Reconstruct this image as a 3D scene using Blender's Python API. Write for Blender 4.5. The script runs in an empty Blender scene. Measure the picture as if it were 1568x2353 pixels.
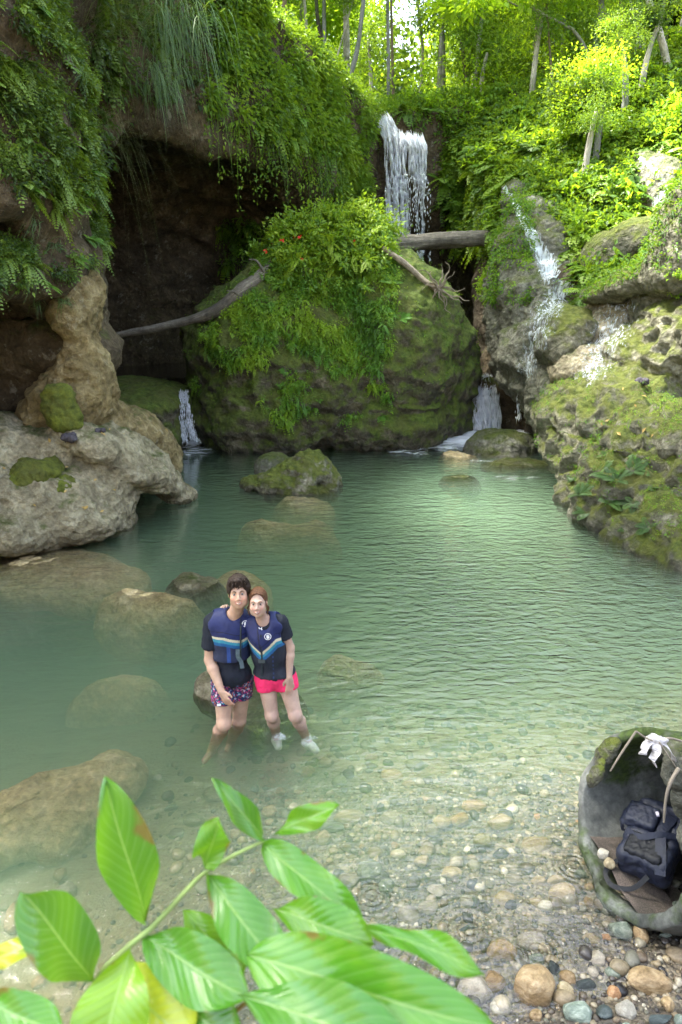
import bpy, math, random
import numpy as np
from mathutils import Vector, Matrix
random.seed(7)
R = math.radians
SC = bpy.context.scene
COL = SC.collection
# ------------------------------------------------------------------ camera, sky, sun, exposure
TH = R(18.0); CAMZ = 3.6; FPX = 1569.0
cam_d = bpy.data.cameras.new('camera')
cam = bpy.data.objects.new('camera', cam_d); COL.objects.link(cam)
cam.location = (0, 0, CAMZ); cam.rotation_euler = (R(90) - TH, 0, 0)
cam_d.sensor_fit = 'VERTICAL'; cam_d.sensor_height = 36.0; cam_d.lens = 36.0 * FPX / 2353.0
cam_d.clip_start = 0.05; cam_d.clip_end = 500
cam_d.dof.use_dof = True; cam_d.dof.focus_distance = 6.5; cam_d.dof.aperture_fstop = 3.6
SC.camera = cam
SUN_EL, SUN_AZ = 64.0, -68.0     # azimuth from +Y towards +X
wd = bpy.data.worlds.new('World'); SC.world = wd; wd.use_nodes = True
nt = wd.node_tree; bg = nt.nodes['Background']
sk = nt.nodes.new('ShaderNodeTexSky'); sk.sky_type = 'NISHITA'; sk.sun_disc = False
sk.sun_elevation = R(SUN_EL); sk.sun_rotation = R(SUN_AZ); sk.air_density = 1.0; sk.dust_density = 3.0; sk.ozone_density = 1.0
hs = nt.nodes.new('ShaderNodeHueSaturation'); hs.inputs['Saturation'].default_value = 0.6
nt.links.new(sk.outputs[0], hs.inputs['Color']); nt.links.new(hs.outputs[0], bg.inputs[0])
bg.inputs[1].default_value = 0.15
sun_d = bpy.data.lights.new('sun', 'SUN'); sun_d.energy = 5.0; sun_d.angle = R(9.0); sun_d.color = (1.0, 0.95, 0.86)
sun = bpy.data.objects.new('sun', sun_d); COL.objects.link(sun)
sd = Vector((math.sin(R(SUN_AZ)) * math.cos(R(SUN_EL)), math.cos(R(SUN_AZ)) * math.cos(R(SUN_EL)), math.sin(R(SUN_EL))))
sun.rotation_euler = sd.to_track_quat('Z', 'Y').to_euler()
SC.view_settings.view_transform = 'Standard'; SC.view_settings.look = 'None'
SC.view_settings.gamma = 1.0; SC.view_settings.exposure = 3.05
SC.render.engine = 'CYCLES'
SC.cycles.use_denoising = True
SC.cycles.max_bounces = 6; SC.cycles.diffuse_bounces = 3; SC.cycles.glossy_bounces = 2
SC.cycles.transmission_bounces = 3; SC.cycles.volume_bounces = 1; SC.cycles.transparent_max_bounces = 8
SC.cycles.caustics_reflective = False; SC.cycles.caustics_refractive = False
SC.cycles.sample_clamp_indirect = 4.0

# ------------------------------------------------------------------ reference-picture geometry helpers (pixel of the 1568 x 2353 view -> world)
CT, ST = math.cos(TH), math.sin(TH)
def P(px, py, Y):
    dx = (px - 784.0) / FPX; dv = (1176.5 - py) / FPX
    t = Y / (CT + dv * ST)
    return Vector((dx * t, Y, CAMZ + t * (dv * CT - ST)))
def W(px, py, z=0.0):
    dx = (px - 784.0) / FPX; dv = (1176.5 - py) / FPX
    t = (z - CAMZ) / (dv * CT - ST)
    return Vector((dx * t, t * (CT + dv * ST), z))
def D(px, py, d):
    dx = (px - 784.0) / FPX; dv = (1176.5 - py) / FPX
    return Vector((dx * d, d * (CT + dv * ST), CAMZ + d * (dv * CT - ST)))
def S(p):      # metres per reference pixel at a world point
    return (p[1] * CT + (CAMZ - p[2]) * ST) / FPX
def proj(V):
    V = np.asarray(V, dtype=np.float64)
    d = V[:, 1] * CT + (CAMZ - V[:, 2]) * ST
    u = V[:, 1] * ST - (CAMZ - V[:, 2]) * CT
    d = np.where(d < 0.05, 0.05, d)
    return 784.0 + FPX * V[:, 0] / d, 1176.5 - FPX * u / d
def inpoly(px, py, poly):
    c = np.zeros(len(px), bool); n = len(poly); j = n - 1
    for i in range(n):
        xi, yi = poly[i]; xj, yj = poly[j]
        m = ((yi > py) != (yj > py)) & (px < (xj - xi) * (py - yi) / (yj - yi + 1e-9) + xi)
        c ^= m; j = i
    return c

# ------------------------------------------------------------------ objects, tags
def link(o, parent=None):
    COL.objects.link(o)
    if parent is not None: o.parent = parent
    return o
def tag(o, label=None, cat=None, group=None, kind=None):
    if label: o['label'] = label
    if cat: o['category'] = cat
    if group: o['group'] = group
    if kind: o['kind'] = kind
    return o
def empty(name, loc=(0, 0, 0), rot=(0, 0, 0)):
    o = bpy.data.objects.new(name, None); o.location = loc; o.rotation_euler = rot
    o.empty_display_size = 0.1
    return link(o)
def mesh_data(name, V, F, mats, smooth=True, attrs=None, mi=None, uv=None):
    V = np.ascontiguousarray(V, dtype=np.float32)
    me = bpy.data.meshes.new(name)
    if isinstance(F, np.ndarray): Fs = [F]
    else: Fs = [f for f in F if len(f)]
    me.vertices.add(len(V)); me.vertices.foreach_set('co', V.ravel())
    nl = sum(f.size for f in Fs); npoly = sum(len(f) for f in Fs)
    me.loops.add(nl); me.polygons.add(npoly)
    me.loops.foreach_set('vertex_index', np.concatenate([f.ravel() for f in Fs]).astype(np.int32))
    st = []; o = 0
    for f in Fs:
        k = f.shape[1]; st.append(o + np.arange(len(f)) * k); o += f.size
    me.polygons.foreach_set('loop_start', np.concatenate(st).astype(np.int32))
    if not isinstance(mats, (list, tuple)): mats = [mats]
    for m in mats: me.materials.append(m)
    if mi is not None: me.polygons.foreach_set('material_index', np.asarray(mi, dtype=np.int32))
    if attrs:
        for k, a in attrs.items():
            a = np.asarray(a, dtype=np.float32)
            if a.ndim == 1:
                at = me.attributes.new(k, 'FLOAT', 'POINT'); at.data.foreach_set('value', a)
            elif a.shape[1] == 2:
                at = me.attributes.new(k, 'FLOAT2', 'POINT'); at.data.foreach_set('vector', a.ravel())
            else:
                at = me.attributes.new(k, 'FLOAT_COLOR', 'POINT')
                at.data.foreach_set('color', np.concatenate([a[:, :3], np.ones((len(a), 1), np.float32)], 1).ravel())
    me.update(calc_edges=True)
    me.polygons.foreach_set('use_smooth', np.full(npoly, bool(smooth)))
    return me
def mesh_obj(name, V, F, mats, parent=None, **kw):
    return link(bpy.data.objects.new(name, mesh_data(name, V, F, mats, **kw)), parent)

# ------------------------------------------------------------------ noise
_rs = np.random.RandomState(11)
_perm = _rs.permutation(256).astype(np.int32); _perm = np.concatenate([_perm, _perm, _perm])
_g = _rs.normal(size=(256, 3)).astype(np.float32); _g /= np.linalg.norm(_g, axis=1)[:, None]
def pn(p):
    p = np.asarray(p, dtype=np.float32)
    i = np.floor(p).astype(np.int32); f = p - i; i &= 255
    u = f * f * f * (f * (f * 6 - 15) + 10)
    out = 0
    for dx in (0, 1):
        wx = u[:, 0] if dx else 1 - u[:, 0]; a = _perm[i[:, 0] + dx]
        for dy in (0, 1):
            wy = u[:, 1] if dy else 1 - u[:, 1]; b = _perm[a + i[:, 1] + dy]
            for dz in (0, 1):
                wz = u[:, 2] if dz else 1 - u[:, 2]
                g = _g[_perm[b + i[:, 2] + dz] & 255]
                out = out + wx * wy * wz * (g[:, 0] * (f[:, 0] - dx) + g[:, 1] * (f[:, 1] - dy) + g[:, 2] * (f[:, 2] - dz))
    return out * 1.6
def fbm(p, sc, octv=4, off=0.0, ridged=False, gain=0.5):
    p = np.asarray(p, np.float32) / sc + off; a = 1.0; s = 0; n = 0
    for k in range(octv):
        v = pn(p)
        if ridged: v = 1 - 2 * np.abs(v)
        s = s + a * v; n += a; a *= gain; p = p * 2.03 + 17.3
    return s / n
def sstep(a, b, x):
    t = np.clip((x - a) / (b - a), 0, 1); return t * t * (3 - 2 * t)

# ------------------------------------------------------------------ implicit surfaces
class Grid:
    def __init__(s, lo, hi, h):
        s.lo = np.array(lo, np.float32); s.h = h
        s.n = [int(math.ceil((hi[k] - lo[k]) / h)) + 1 for k in range(3)]
        s.f = np.full(s.n, 9.0, np.float32)
    def rng(s, lo, hi):
        r = []
        for k in range(3):
            a = max(0, int((lo[k] - s.lo[k]) / s.h)); b = min(s.n[k], int((hi[k] - s.lo[k]) / s.h) + 2)
            if b - a < 2: return None
            r.append((a, b))
        return r
    def block(s, r):
        ax = [s.lo[k] + s.h * np.arange(r[k][0], r[k][1], dtype=np.float32) for k in range(3)]
        return ax[0][:, None, None], ax[1][None, :, None], ax[2][None, None, :]
    def op(s, fn, lo=None, hi=None, k=0.1, mode='add'):
        r = [(0, n) for n in s.n] if lo is None else s.rng(lo, hi)
        if r is None: return
        X, Y, Z = s.block(r); d = fn(X, Y, Z)
        sl = tuple(slice(a, b) for a, b in r); f = s.f[sl]
        if mode == 'sub': f = -f
        if k > 0:
            h = np.maximum(k - np.abs(f - d), 0) / k; v = np.minimum(f, d) - h * h * k * 0.25
        else: v = np.minimum(f, d)
        s.f[sl] = -v if mode == 'sub' else v
    def ell(s, c, r, rot=None, k=0.2, mode='add'):
        c = Vector(c); r = Vector(r) if hasattr(r, '__len__') else Vector((r, r, r))
        m = np.array(rot, dtype=np.float32) if isinstance(rot, Matrix) else np.array((Matrix.Rotation(rot[2], 3, 'Z') @ Matrix.Rotation(rot[1], 3, 'Y') @ Matrix.Rotation(rot[0], 3, 'X')) if rot else Matrix.Identity(3), dtype=np.float32)
        R_ = max(r) + k + 3 * s.h
        def fn(X, Y, Z):
            x, y, z = X - c[0], Y - c[1], Z - c[2]
            a = m[0, 0] * x + m[1, 0] * y + m[2, 0] * z
            b = m[0, 1] * x + m[1, 1] * y + m[2, 1] * z
            e = m[0, 2] * x + m[1, 2] * y + m[2, 2] * z
            k0 = np.sqrt((a / r[0]) ** 2 + (b / r[1]) ** 2 + (e / r[2]) ** 2)
            k1 = np.sqrt((a / r[0] ** 2) ** 2 + (b / r[1] ** 2) ** 2 + (e / r[2] ** 2) ** 2) + 1e-6
            return k0 * (k0 - 1) / k1
        s.op(fn, [c[i] - R_ for i in range(3)], [c[i] + R_ for i in range(3)], k, mode)
    def cap(s, a, b, ra, rb, k=0.02, mode='add', flat=None):
        a = Vector(a); b = Vector(b); ba = b - a; L = ba.length_squared + 1e-9
        R_ = max(ra, rb) + k + 3 * s.h
        def fn(X, Y, Z):
            x, y, z = X - a[0], Y - a[1], Z - a[2]
            t = np.clip((x * ba[0] + y * ba[1] + z * ba[2]) / L, 0, 1)
            dx, dy, dz = x - ba[0] * t, y - ba[1] * t, z - ba[2] * t
            if flat: dy = dy * flat
            return np.sqrt(dx * dx + dy * dy + dz * dz) - (ra + (rb - ra) * t)
        s.op(fn, [min(a[i], b[i]) - R_ for i in range(3)], [max(a[i], b[i]) + R_ for i in range(3)], k, mode)
    def blob(s, px, py, Y, w, hh, dy, rot=None, k=0.25, mode='add'):
        c = P(px, py, Y); m = S(c)
        s.ell(c, (w * m, dy, hh * m), rot, k, mode)
    def half(s, p, n, k=0.0):     # cut away the side n points to
        n = Vector(n).normalized(); p = Vector(p); c = n.dot(p)
        s.op(lambda X, Y, Z: c - (X * n[0] + Y * n[1] + Z * n[2]), k=k, mode='sub')
    def mesh(s):
        f = s.f; ins = f < 0
        nx, ny, nz = f.shape
        cnt = np.zeros((nx - 1, ny - 1, nz - 1), np.int8)
        for dx in (0, 1):
            for dy in (0, 1):
                for dz in (0, 1):
                    cnt += ins[dx:nx - 1 + dx, dy:ny - 1 + dy, dz:nz - 1 + dz]
        cell = (cnt > 0) & (cnt < 8)
        ci = np.argwhere(cell)
        idx = np.full(cell.shape, -1, np.int32); idx[cell] = np.arange(len(ci))
        acc = np.zeros((len(ci), 3), np.float32); n = np.zeros(len(ci), np.float32)
        cs = {}
        for c in range(8):
            o = (c & 1, c >> 1 & 1, c >> 2 & 1); cs[c] = f[ci[:, 0] + o[0], ci[:, 1] + o[1], ci[:, 2] + o[2]]
        for a in range(8):
            for ax in range(3):
                b = a | (1 << ax)
                if b == a: continue
                va, vb = cs[a], cs[b]; m = (va < 0) != (vb < 0)
                t = np.where(m, va / np.where(m, va - vb, 1), 0)
                o = np.array([a & 1, a >> 1 & 1, a >> 2 & 1], np.float32)
                q = np.repeat(o[None], len(ci), 0); q[:, ax] = t
                acc += q * m[:, None]; n += m
        V = s.lo + s.h * (ci + acc / np.maximum(n, 1)[:, None])
        Q = []
        for ax in range(3):
            a1, a2 = (ax + 1) % 3, (ax + 2) % 3
            sl0 = [slice(None)] * 3; sl1 = [slice(None)] * 3
            sl0[ax] = slice(0, -1); sl1[ax] = slice(1, None)
            A, B = ins[tuple(sl0)], ins[tuple(sl1)]
            e = np.argwhere(A != B)
            ok = (e[:, a1] > 0) & (e[:, a2] > 0) & (e[:, a1] < f.shape[a1] - 1) & (e[:, a2] < f.shape[a2] - 1)
            e = e[ok]
            d1 = np.zeros(3, int); d1[a1] = 1; d2 = np.zeros(3, int); d2[a2] = 1
            c = [e - d1 - d2, e - d2, e, e - d1]
            q = np.stack([idx[x[:, 0], x[:, 1], x[:, 2]] for x in c], 1)
            fl = ~A[e[:, 0], e[:, 1], e[:, 2]]
            q[fl] = q[fl][:, ::-1]; Q.append(q)
        return V.astype(np.float32), np.concatenate(Q)
def normals(V, Q):
    n = np.cross(V[Q[:, 2]] - V[Q[:, 0]], V[Q[:, 3 if Q.shape[1] > 3 else 1]] - V[Q[:, 1 if Q.shape[1] > 3 else 0]])
    if Q.shape[1] == 3: n = -n
    N = np.zeros_like(V)
    for k in range(Q.shape[1]):
        for c in range(3): N[:, c] += np.bincount(Q[:, k], n[:, c], len(V))
    return N / (np.linalg.norm(N, axis=1)[:, None] + 1e-9)
def smooth_mesh(V, Q, it=1):
    for _ in range(it):
        A = np.zeros_like(V); n = np.zeros(len(V), np.float32)
        for k in range(4):
            j = Q[:, (k + 1) % 4]
            for c in range(3): A[:, c] += np.bincount(Q[:, k], V[j][:, c], len(V))
            n += np.bincount(Q[:, k], minlength=len(V))
            j = Q[:, (k - 1) % 4]
            for c in range(3): A[:, c] += np.bincount(Q[:, k], V[j][:, c], len(V))
            n += np.bincount(Q[:, k], minlength=len(V))
        V = 0.5 * V + 0.5 * A / np.maximum(n, 1)[:, None]
    return V.astype(np.float32)
def rockify(V, Q, big=(0.25, 1.3), mid=(0.08, 0.4), fine=(0.03, 0.13), off=0.0, strata=0.0):
    N = normals(V, Q)
    d = big[0] * fbm(V, big[1], 3, off)
    d += mid[0] * fbm(V, mid[1], 3, off + 31, ridged=True)
    d += fine[0] * fbm(V, fine[1], 2, off + 57)
    if strata:
        q = V.copy(); q[:, 2] *= 3.0
        d += strata * fbm(q, 1.6, 3, off + 91, ridged=True)
    V = V + N * d[:, None]
    return V.astype(np.float32), normals(V, Q)
# ------------------------------------------------------------------ materials
class NT:
    def __init__(s, name):
        s.m = bpy.data.materials.new(name); s.m.use_nodes = True; s.t = s.m.node_tree; s.t.nodes.clear()
        s.out = s.n('ShaderNodeOutputMaterial')
    def n(s, typ, **kw):
        nd = s.t.nodes.new(typ)
        for k, v in kw.items(): setattr(nd, k, v)
        return nd
    def set(s, sock, v):
        if hasattr(v, 'is_linked') or isinstance(v, bpy.types.NodeSocket): s.t.links.new(v, sock)
        elif isinstance(v, (tuple, list)) and len(v) == 3 and sock.type == 'RGBA': sock.default_value = (*v, 1)
        else: sock.default_value = v
    def noise(s, vec, scale, detail=3, rough=0.55, dist=0.0):
        nd = s.n('ShaderNodeTexNoise'); s.set(nd.inputs['Vector'], vec)
        nd.inputs['Scale'].default_value = scale; nd.inputs['Detail'].default_value = detail
        nd.inputs['Roughness'].default_value = rough; nd.inputs['Distortion'].default_value = dist
        return nd.outputs['Fac']
    def voro(s, vec, scale, feature='F1'):
        nd = s.n('ShaderNodeTexVoronoi', feature=feature); s.set(nd.inputs['Vector'], vec); nd.inputs['Scale'].default_value = scale
        return nd
    def ramp(s, fac, stops, interp='LINEAR'):
        nd = s.n('ShaderNodeValToRGB'); s.set(nd.inputs[0], fac); cr = nd.color_ramp; cr.interpolation = interp
        while len(cr.elements) < len(stops): cr.elements.new(0.5)
        for e, (p, c) in zip(cr.elements, stops):
            e.position = p; e.color = (c, c, c, 1) if not hasattr(c, '__len__') else (*c, 1)
        return nd.outputs[0]
    def mr(s, v, a, b, c=0.0, d=1.0):
        nd = s.n('ShaderNodeMapRange'); s.set(nd.inputs[0], v)
        for i, x in enumerate((a, b, c, d)): nd.inputs[i + 1].default_value = x
        return nd.outputs[0]
    def math(s, op, a, b=0.0, c=0.0):
        nd = s.n('ShaderNodeMath', operation=op); s.set(nd.inputs[0], a); s.set(nd.inputs[1], b)
        if op in ('MULTIPLY_ADD',): s.set(nd.inputs[2], c)
        return nd.outputs[0]
    def mix(s, f, a, b, blend='MIX'):
        nd = s.n('ShaderNodeMix', data_type='RGBA', blend_type=blend); s.set(nd.inputs[0], f)
        s.set(nd.inputs[6], a); s.set(nd.inputs[7], b); return nd.outputs[2]
    def pos(s): return s.n('ShaderNodeNewGeometry').outputs['Position']
    def obj(s): return s.n('ShaderNodeTexCoord').outputs['Object']
    def nz(s):
        g = s.n('ShaderNodeNewGeometry'); x = s.n('ShaderNodeSeparateXYZ'); s.t.links.new(g.outputs['Normal'], x.inputs[0]); return x.outputs[2]
    def pz(s):
        x = s.n('ShaderNodeSeparateXYZ'); s.t.links.new(s.pos(), x.inputs[0]); return x.outputs[2]
    def attr(s, name, out='Fac'):
        nd = s.n('ShaderNodeAttribute', attribute_name=name); return nd.outputs[out]
    def scale(s, vec, v):
        nd = s.n('ShaderNodeMapping'); s.set(nd.inputs[0], vec); nd.inputs['Scale'].default_value = v; return nd.outputs[0]
    def bump(s, h, strength=0.5, dist=0.05, normal=None):
        nd = s.n('ShaderNodeBump'); nd.inputs['Strength'].default_value = strength; nd.inputs['Distance'].default_value = dist
        s.set(nd.inputs['Height'], h)
        if normal is not None: s.set(nd.inputs['Normal'], normal)
        return nd.outputs[0]
    def bsdf(s, col, rough=0.8, normal=None, spec=0.3, **kw):
        nd = s.n('ShaderNodeBsdfPrincipled'); s.set(nd.inputs['Base Color'], col); s.set(nd.inputs['Roughness'], rough)
        nd.inputs['Specular IOR Level'].default_value = spec
        if normal is not None: s.set(nd.inputs['Normal'], normal)
        for k, v in kw.items(): s.set(nd.inputs[k.replace('_', ' ')], v)
        return nd.outputs[0]
    def end(s, surf, vol=None):
        if surf is not None: s.t.links.new(surf, s.out.inputs['Surface'])
        if vol is not None: s.t.links.new(vol, s.out.inputs['Volume'])
        return s.m
def m_rock(name, c1, c2, c3, moss=0.5, shade=0.75, mosscol=((0.035, 0.06, 0.010), (0.12, 0.15, 0.030)), sc=1.0, rough=0.85, wet=True, mossnz=0.35, pits=1.0, lich=0.25):
    t = NT(name); p = t.pos()
    n1 = t.noise(p, 0.7 * sc, 5, 0.6); n2 = t.noise(p, 3.2 * sc, 6, 0.65, 0.6); n3 = t.noise(p, 16 * sc, 5, 0.7)
    col = t.ramp(n2, [(0.30, c1), (0.5, c2), (0.68, c3)])
    col = t.mix(t.ramp(n1, [(0.35, 0.0), (0.62, shade)]), col, tuple(0.45 * a + 0.1 * b for a, b in zip(c1, c3)))
    col = t.mix(0.75, col, t.ramp(n3, [(0.28, 0.35), (0.55, 1.0), (0.75, 1.55)]), 'MULTIPLY')
    lic = t.ramp(t.noise(p, 5.5 * sc, 4, 0.7), [(0.60, 0.0), (0.66, lich)])
    col = t.mix(lic, col, (0.42, 0.42, 0.34))
    mn = t.noise(p, 2.6 * sc, 8, 0.78)
    mk = t.math('ADD', t.math('MULTIPLY', t.nz(), mossnz), t.math('MULTIPLY', mn, 1.0))
    thr = 1.02 - moss
    mk = t.mr(mk, thr - 0.03, thr + 0.15)
    mcol = t.ramp(t.noise(p, 9 * sc, 5, 0.75), [(0.32, mosscol[0]), (0.68, mosscol[1])])
    mcol = t.mix(t.ramp(t.noise(p, 2.3, 3), [(0.4, 0.0), (0.65, 0.6)]), mcol, (0.10, 0.10, 0.03))
    col = t.mix(mk, col, mcol)
    rr = rough
    if wet:
        zz = t.math('ADD', t.pz(), t.math('MULTIPLY', t.math('SUBTRACT', n2, 0.5), 0.35))
        wm = t.mr(zz, 0.02, 0.26, 0.55, 0.0)
        col = t.mix(wm, col, t.mix(0.7, col, (0.10, 0.075, 0.04), 'MULTIPLY'))
        rr = t.mr(wm, 0, 0.5, rough, 0.35)
    v = t.voro(p, 9 * sc).outputs['Distance']
    h = t.math('ADD', t.math('MULTIPLY', n3, 0.7), t.math('MULTIPLY', n2, 1.4))
    h = t.math('ADD', h, t.math('MULTIPLY', v, 0.5 * pits))
    h = t.math('ADD', h, t.math('MULTIPLY', t.math('MULTIPLY', mk, t.noise(p, 60, 3, 0.7)), 0.5))
    nb = t.bump(h, 1.0, 0.10)
    return t.end(t.bsdf(col, rr, nb, 0.3))
def m_leaf(name, dark, mid, lite, trans=0.5, gloss=0.45, tcol=None):
    t = NT(name)
    tint = t.attr('tint'); oi = t.n('ShaderNodeObjectInfo').outputs['Random']
    f = t.math('ADD', tint, t.math('MULTIPLY', t.math('SUBTRACT', oi, 0.5), 0.25))
    col = t.ramp(f, [(0.05, dark), (0.5, mid), (0.95, lite)])
    tc = t.mix(0.6, col, tcol or (0.30, 0.42, 0.01)) if trans else col
    b = t.bsdf(col, gloss, None, 0.35)
    tr = t.n('ShaderNodeBsdfTranslucent'); t.set(tr.inputs[0], tc)
    ms = t.n('ShaderNodeMixShader'); ms.inputs[0].default_value = trans
    t.t.links.new(b, ms.inputs[1]); t.t.links.new(tr.outputs[0], ms.inputs[2])
    return t.end(ms.outputs[0])
def m_plain(name, col, rough=0.6, var=0.15, sc=20, bump=0.2, spec=0.3, metal=0.0, bd=0.01):
    t = NT(name); p = t.obj()
    n = t.noise(p, sc, 4, 0.6)
    c = t.mix(1.0, col, t.ramp(n, [(0.25, 1 - var), (0.75, 1 + var)]), 'MULTIPLY')
    return t.end(t.bsdf(c, rough, t.bump(n, bump, bd), spec, Metallic=metal))
M = {}
M['cliff'] = m_rock('cliff_rock', (0.045, 0.034, 0.020), (0.105, 0.080, 0.046), (0.19, 0.15, 0.095), moss=0.30, sc=0.8)
M['hill'] = m_rock('hill_ground', (0.03, 0.03, 0.015), (0.06, 0.06, 0.03), (0.12, 0.12, 0.07), moss=0.75)
M['boulder'] = m_rock('boulder_rock', (0.035, 0.035, 0.028), (0.12, 0.105, 0.07), (0.29, 0.26, 0.18), moss=0.60, mosscol=((0.035, 0.065, 0.012), (0.15, 0.21, 0.03)))
M['tan'] = m_rock('tan_rock', (0.12, 0.088, 0.036), (0.27, 0.21, 0.095), (0.42, 0.35, 0.19), moss=0.20, shade=0.5)
M['pale'] = m_rock('pale_rock', (0.14, 0.12, 0.075), (0.34, 0.30, 0.195), (0.52, 0.48, 0.34), moss=0.24, shade=0.4, pits=1.5)
M['grey'] = m_rock('grey_rock', (0.09, 0.09, 0.065), (0.22, 0.22, 0.17), (0.42, 0.42, 0.34), moss=0.34, pits=1.4)
M['mossy'] = m_rock('mossy_rock', (0.09, 0.09, 0.06), (0.24, 0.235, 0.165), (0.45, 0.43, 0.33), moss=0.46, pits=1.5, mosscol=((0.045, 0.07, 0.012), (0.17, 0.20, 0.03)))
M['sunk'] = m_rock('sunken_rock', (0.44, 0.33, 0.16), (0.68, 0.53, 0.28), (0.74, 0.62, 0.40), moss=0.0, wet=False, lich=0.1)
def m_bed():
    t = NT('river_bed'); p = t.pos()
    v = t.voro(p, 22); v2 = t.voro(p, 55)
    n = t.noise(p, 3, 4)
    c = t.ramp(v.outputs['Color'], [(0.1, (0.07, 0.06, 0.045)), (0.5, (0.14, 0.11, 0.07)), (0.9, (0.28, 0.23, 0.16))])
    c = t.mix(t.ramp(n, [(0.4, 0.15), (0.62, 0.8)]), c, (0.055, 0.048, 0.042))
    c2 = t.ramp(v2.outputs['Color'], [(0.2, 0.5), (0.9, 1.6)])
    c = t.mix(0.8, c, c2, 'MULTIPLY')
    # tan silt on the deeper bed
    y = t.n('ShaderNodeSeparateXYZ'); t.t.links.new(p, y.inputs[0])
    c = t.mix(t.mr(t.math('ADD', y.outputs[1], t.math('MULTIPLY', n, 2.0)), 5.6, 7.5), c, (0.34, 0.27, 0.14))
    c = t.mix(t.mr(t.math('ADD', y.outputs[0], t.math('MULTIPLY', n, 1.2)), 0.2, -0.8), c, t.mix(n, (0.10, 0.08, 0.045), (0.26, 0.20, 0.11)))
    h = t.math('ADD', t.math('MULTIPLY', v.outputs['Distance'], -1.0), t.math('MULTIPLY', v2.outputs['Distance'], -0.5))
    return t.end(t.bsdf(c, 0.6, t.bump(h, 0.8, 0.02), 0.4))
M['bed'] = m_bed()
M['moss'] = m_rock('moss', (0.07, 0.09, 0.012), (0.14, 0.17, 0.02), (0.24, 0.27, 0.035), moss=0.75, wet=False, lich=0.0, mosscol=((0.06, 0.085, 0.012), (0.22, 0.26, 0.03)))
def m_water(name, bump=1.0, vol=True, dens=1.0):
    t = NT(name); p = t.pos()
    a = t.scale(p, (1.0, 2.3, 1.0)); 
    n1 = t.noise(a, 2.6, 3, 0.55, 0.4); n2 = t.noise(a, 9.0, 3, 0.6, 0.8); n3 = t.noise(t.scale(p, (0.6, 0.6, 1)), 0.5, 2)
    amp = t.mr(n3, 0.35, 0.65, 0.5, 1.5)
    h = t.math('ADD', t.math('MULTIPLY', n1, 0.030), t.math('MULTIPLY', n2, 0.0065))
    h = t.math('MULTIPLY', h, t.math('MULTIPLY', amp, bump))
    bn = t.n('ShaderNodeBump'); bn.inputs['Strength'].default_value = 1.0; bn.inputs['Distance'].default_value = 1.0
    yr = t.n('ShaderNodeSeparateXYZ'); t.t.links.new(p, yr.inputs[0]); zone = t.math('MULTIPLY', t.mr(yr.outputs[0], -0.6, 1.2), t.math('MULTIPLY', t.mr(yr.outputs[1], 14, 9), t.mr(yr.outputs[1], 4, 6)))
    n5 = t.noise(t.scale(p, (1.0, 2.0, 1)), 6.0, 2, 0.5, 0.5); h = t.math('MULTIPLY', h, t.mr(yr.outputs[0], -2.5, 1.5, 0.4, 1.0)); h = t.math('ADD', h, t.math('MULTIPLY', t.math('MULTIPLY', n5, zone), 0.034))
    rg = 0
    for (cx, cy, fr_, rad) in ((1077, 2139, 75, 0.34), (1236, 2185, 90, 0.22), (1320, 1990, 100, 0.2), (855, 2060, 90, 0.2), (1000, 2230, 80, 0.25)):
        w_ = W(cx, cy); dn = t.n('ShaderNodeVectorMath', operation='DISTANCE'); t.set(dn.inputs[0], p); dn.inputs[1].default_value = w_; d_ = t.math('ADD', dn.outputs['Value'], t.math('MULTIPLY', n2, 0.03))
        r1 = t.math('MULTIPLY', t.math('SINE', t.math('MULTIPLY', d_, fr_ * 1.6)), t.mr(dn.outputs['Value'], rad, 0.05, 0.0, 0.0035)); rg = t.math('ADD', rg, r1) if rg else r1
    y_ = t.n('ShaderNodeSeparateXYZ'); t.t.links.new(p, y_.inputs[0]); near = t.mr(y_.outputs[1], 5.2, 3.2)
    n4 = t.noise(t.scale(p, (0.8, 2.0, 1)), 16.0, 3, 0.6, 1.2)
    h = t.math('ADD', h, t.math('ADD', rg, t.math('MULTIPLY', t.math('MULTIPLY', n4, near), 0.006)))
    t.set(bn.inputs['Height'], h)
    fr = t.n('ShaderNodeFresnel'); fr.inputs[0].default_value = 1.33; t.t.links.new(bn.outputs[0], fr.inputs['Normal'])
    gl = t.n('ShaderNodeBsdfGlossy'); gl.inputs['Roughness'].default_value = 0.03; t.t.links.new(bn.outputs[0], gl.inputs['Normal'])
    tr = t.n('ShaderNodeBsdfTransparent')
    ms = t.n('ShaderNodeMixShader'); t.t.links.new(t.math('MINIMUM', t.math('MULTIPLY', fr.outputs[0], 2.8), 0.9), ms.inputs[0])  # reflection raised above water's own, standing in for a brighter sky
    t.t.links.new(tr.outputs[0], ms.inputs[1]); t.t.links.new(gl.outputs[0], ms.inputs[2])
    v = None
    if vol:
        pv = t.n('ShaderNodeVolumePrincipled'); pv.inputs['Color'].default_value = (0.28, 0.44, 0.32, 1)
        pv.inputs['Absorption Color'].default_value = (0.55, 0.74, 0.45, 1)
        pv.inputs['Density'].default_value = dens; pv.inputs['Anisotropy'].default_value = 0.2
        v = pv.outputs[0]
    return t.end(ms.outputs[0], v)
M['water'] = m_water('pool_water', 1.0, True, 1.75)
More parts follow.
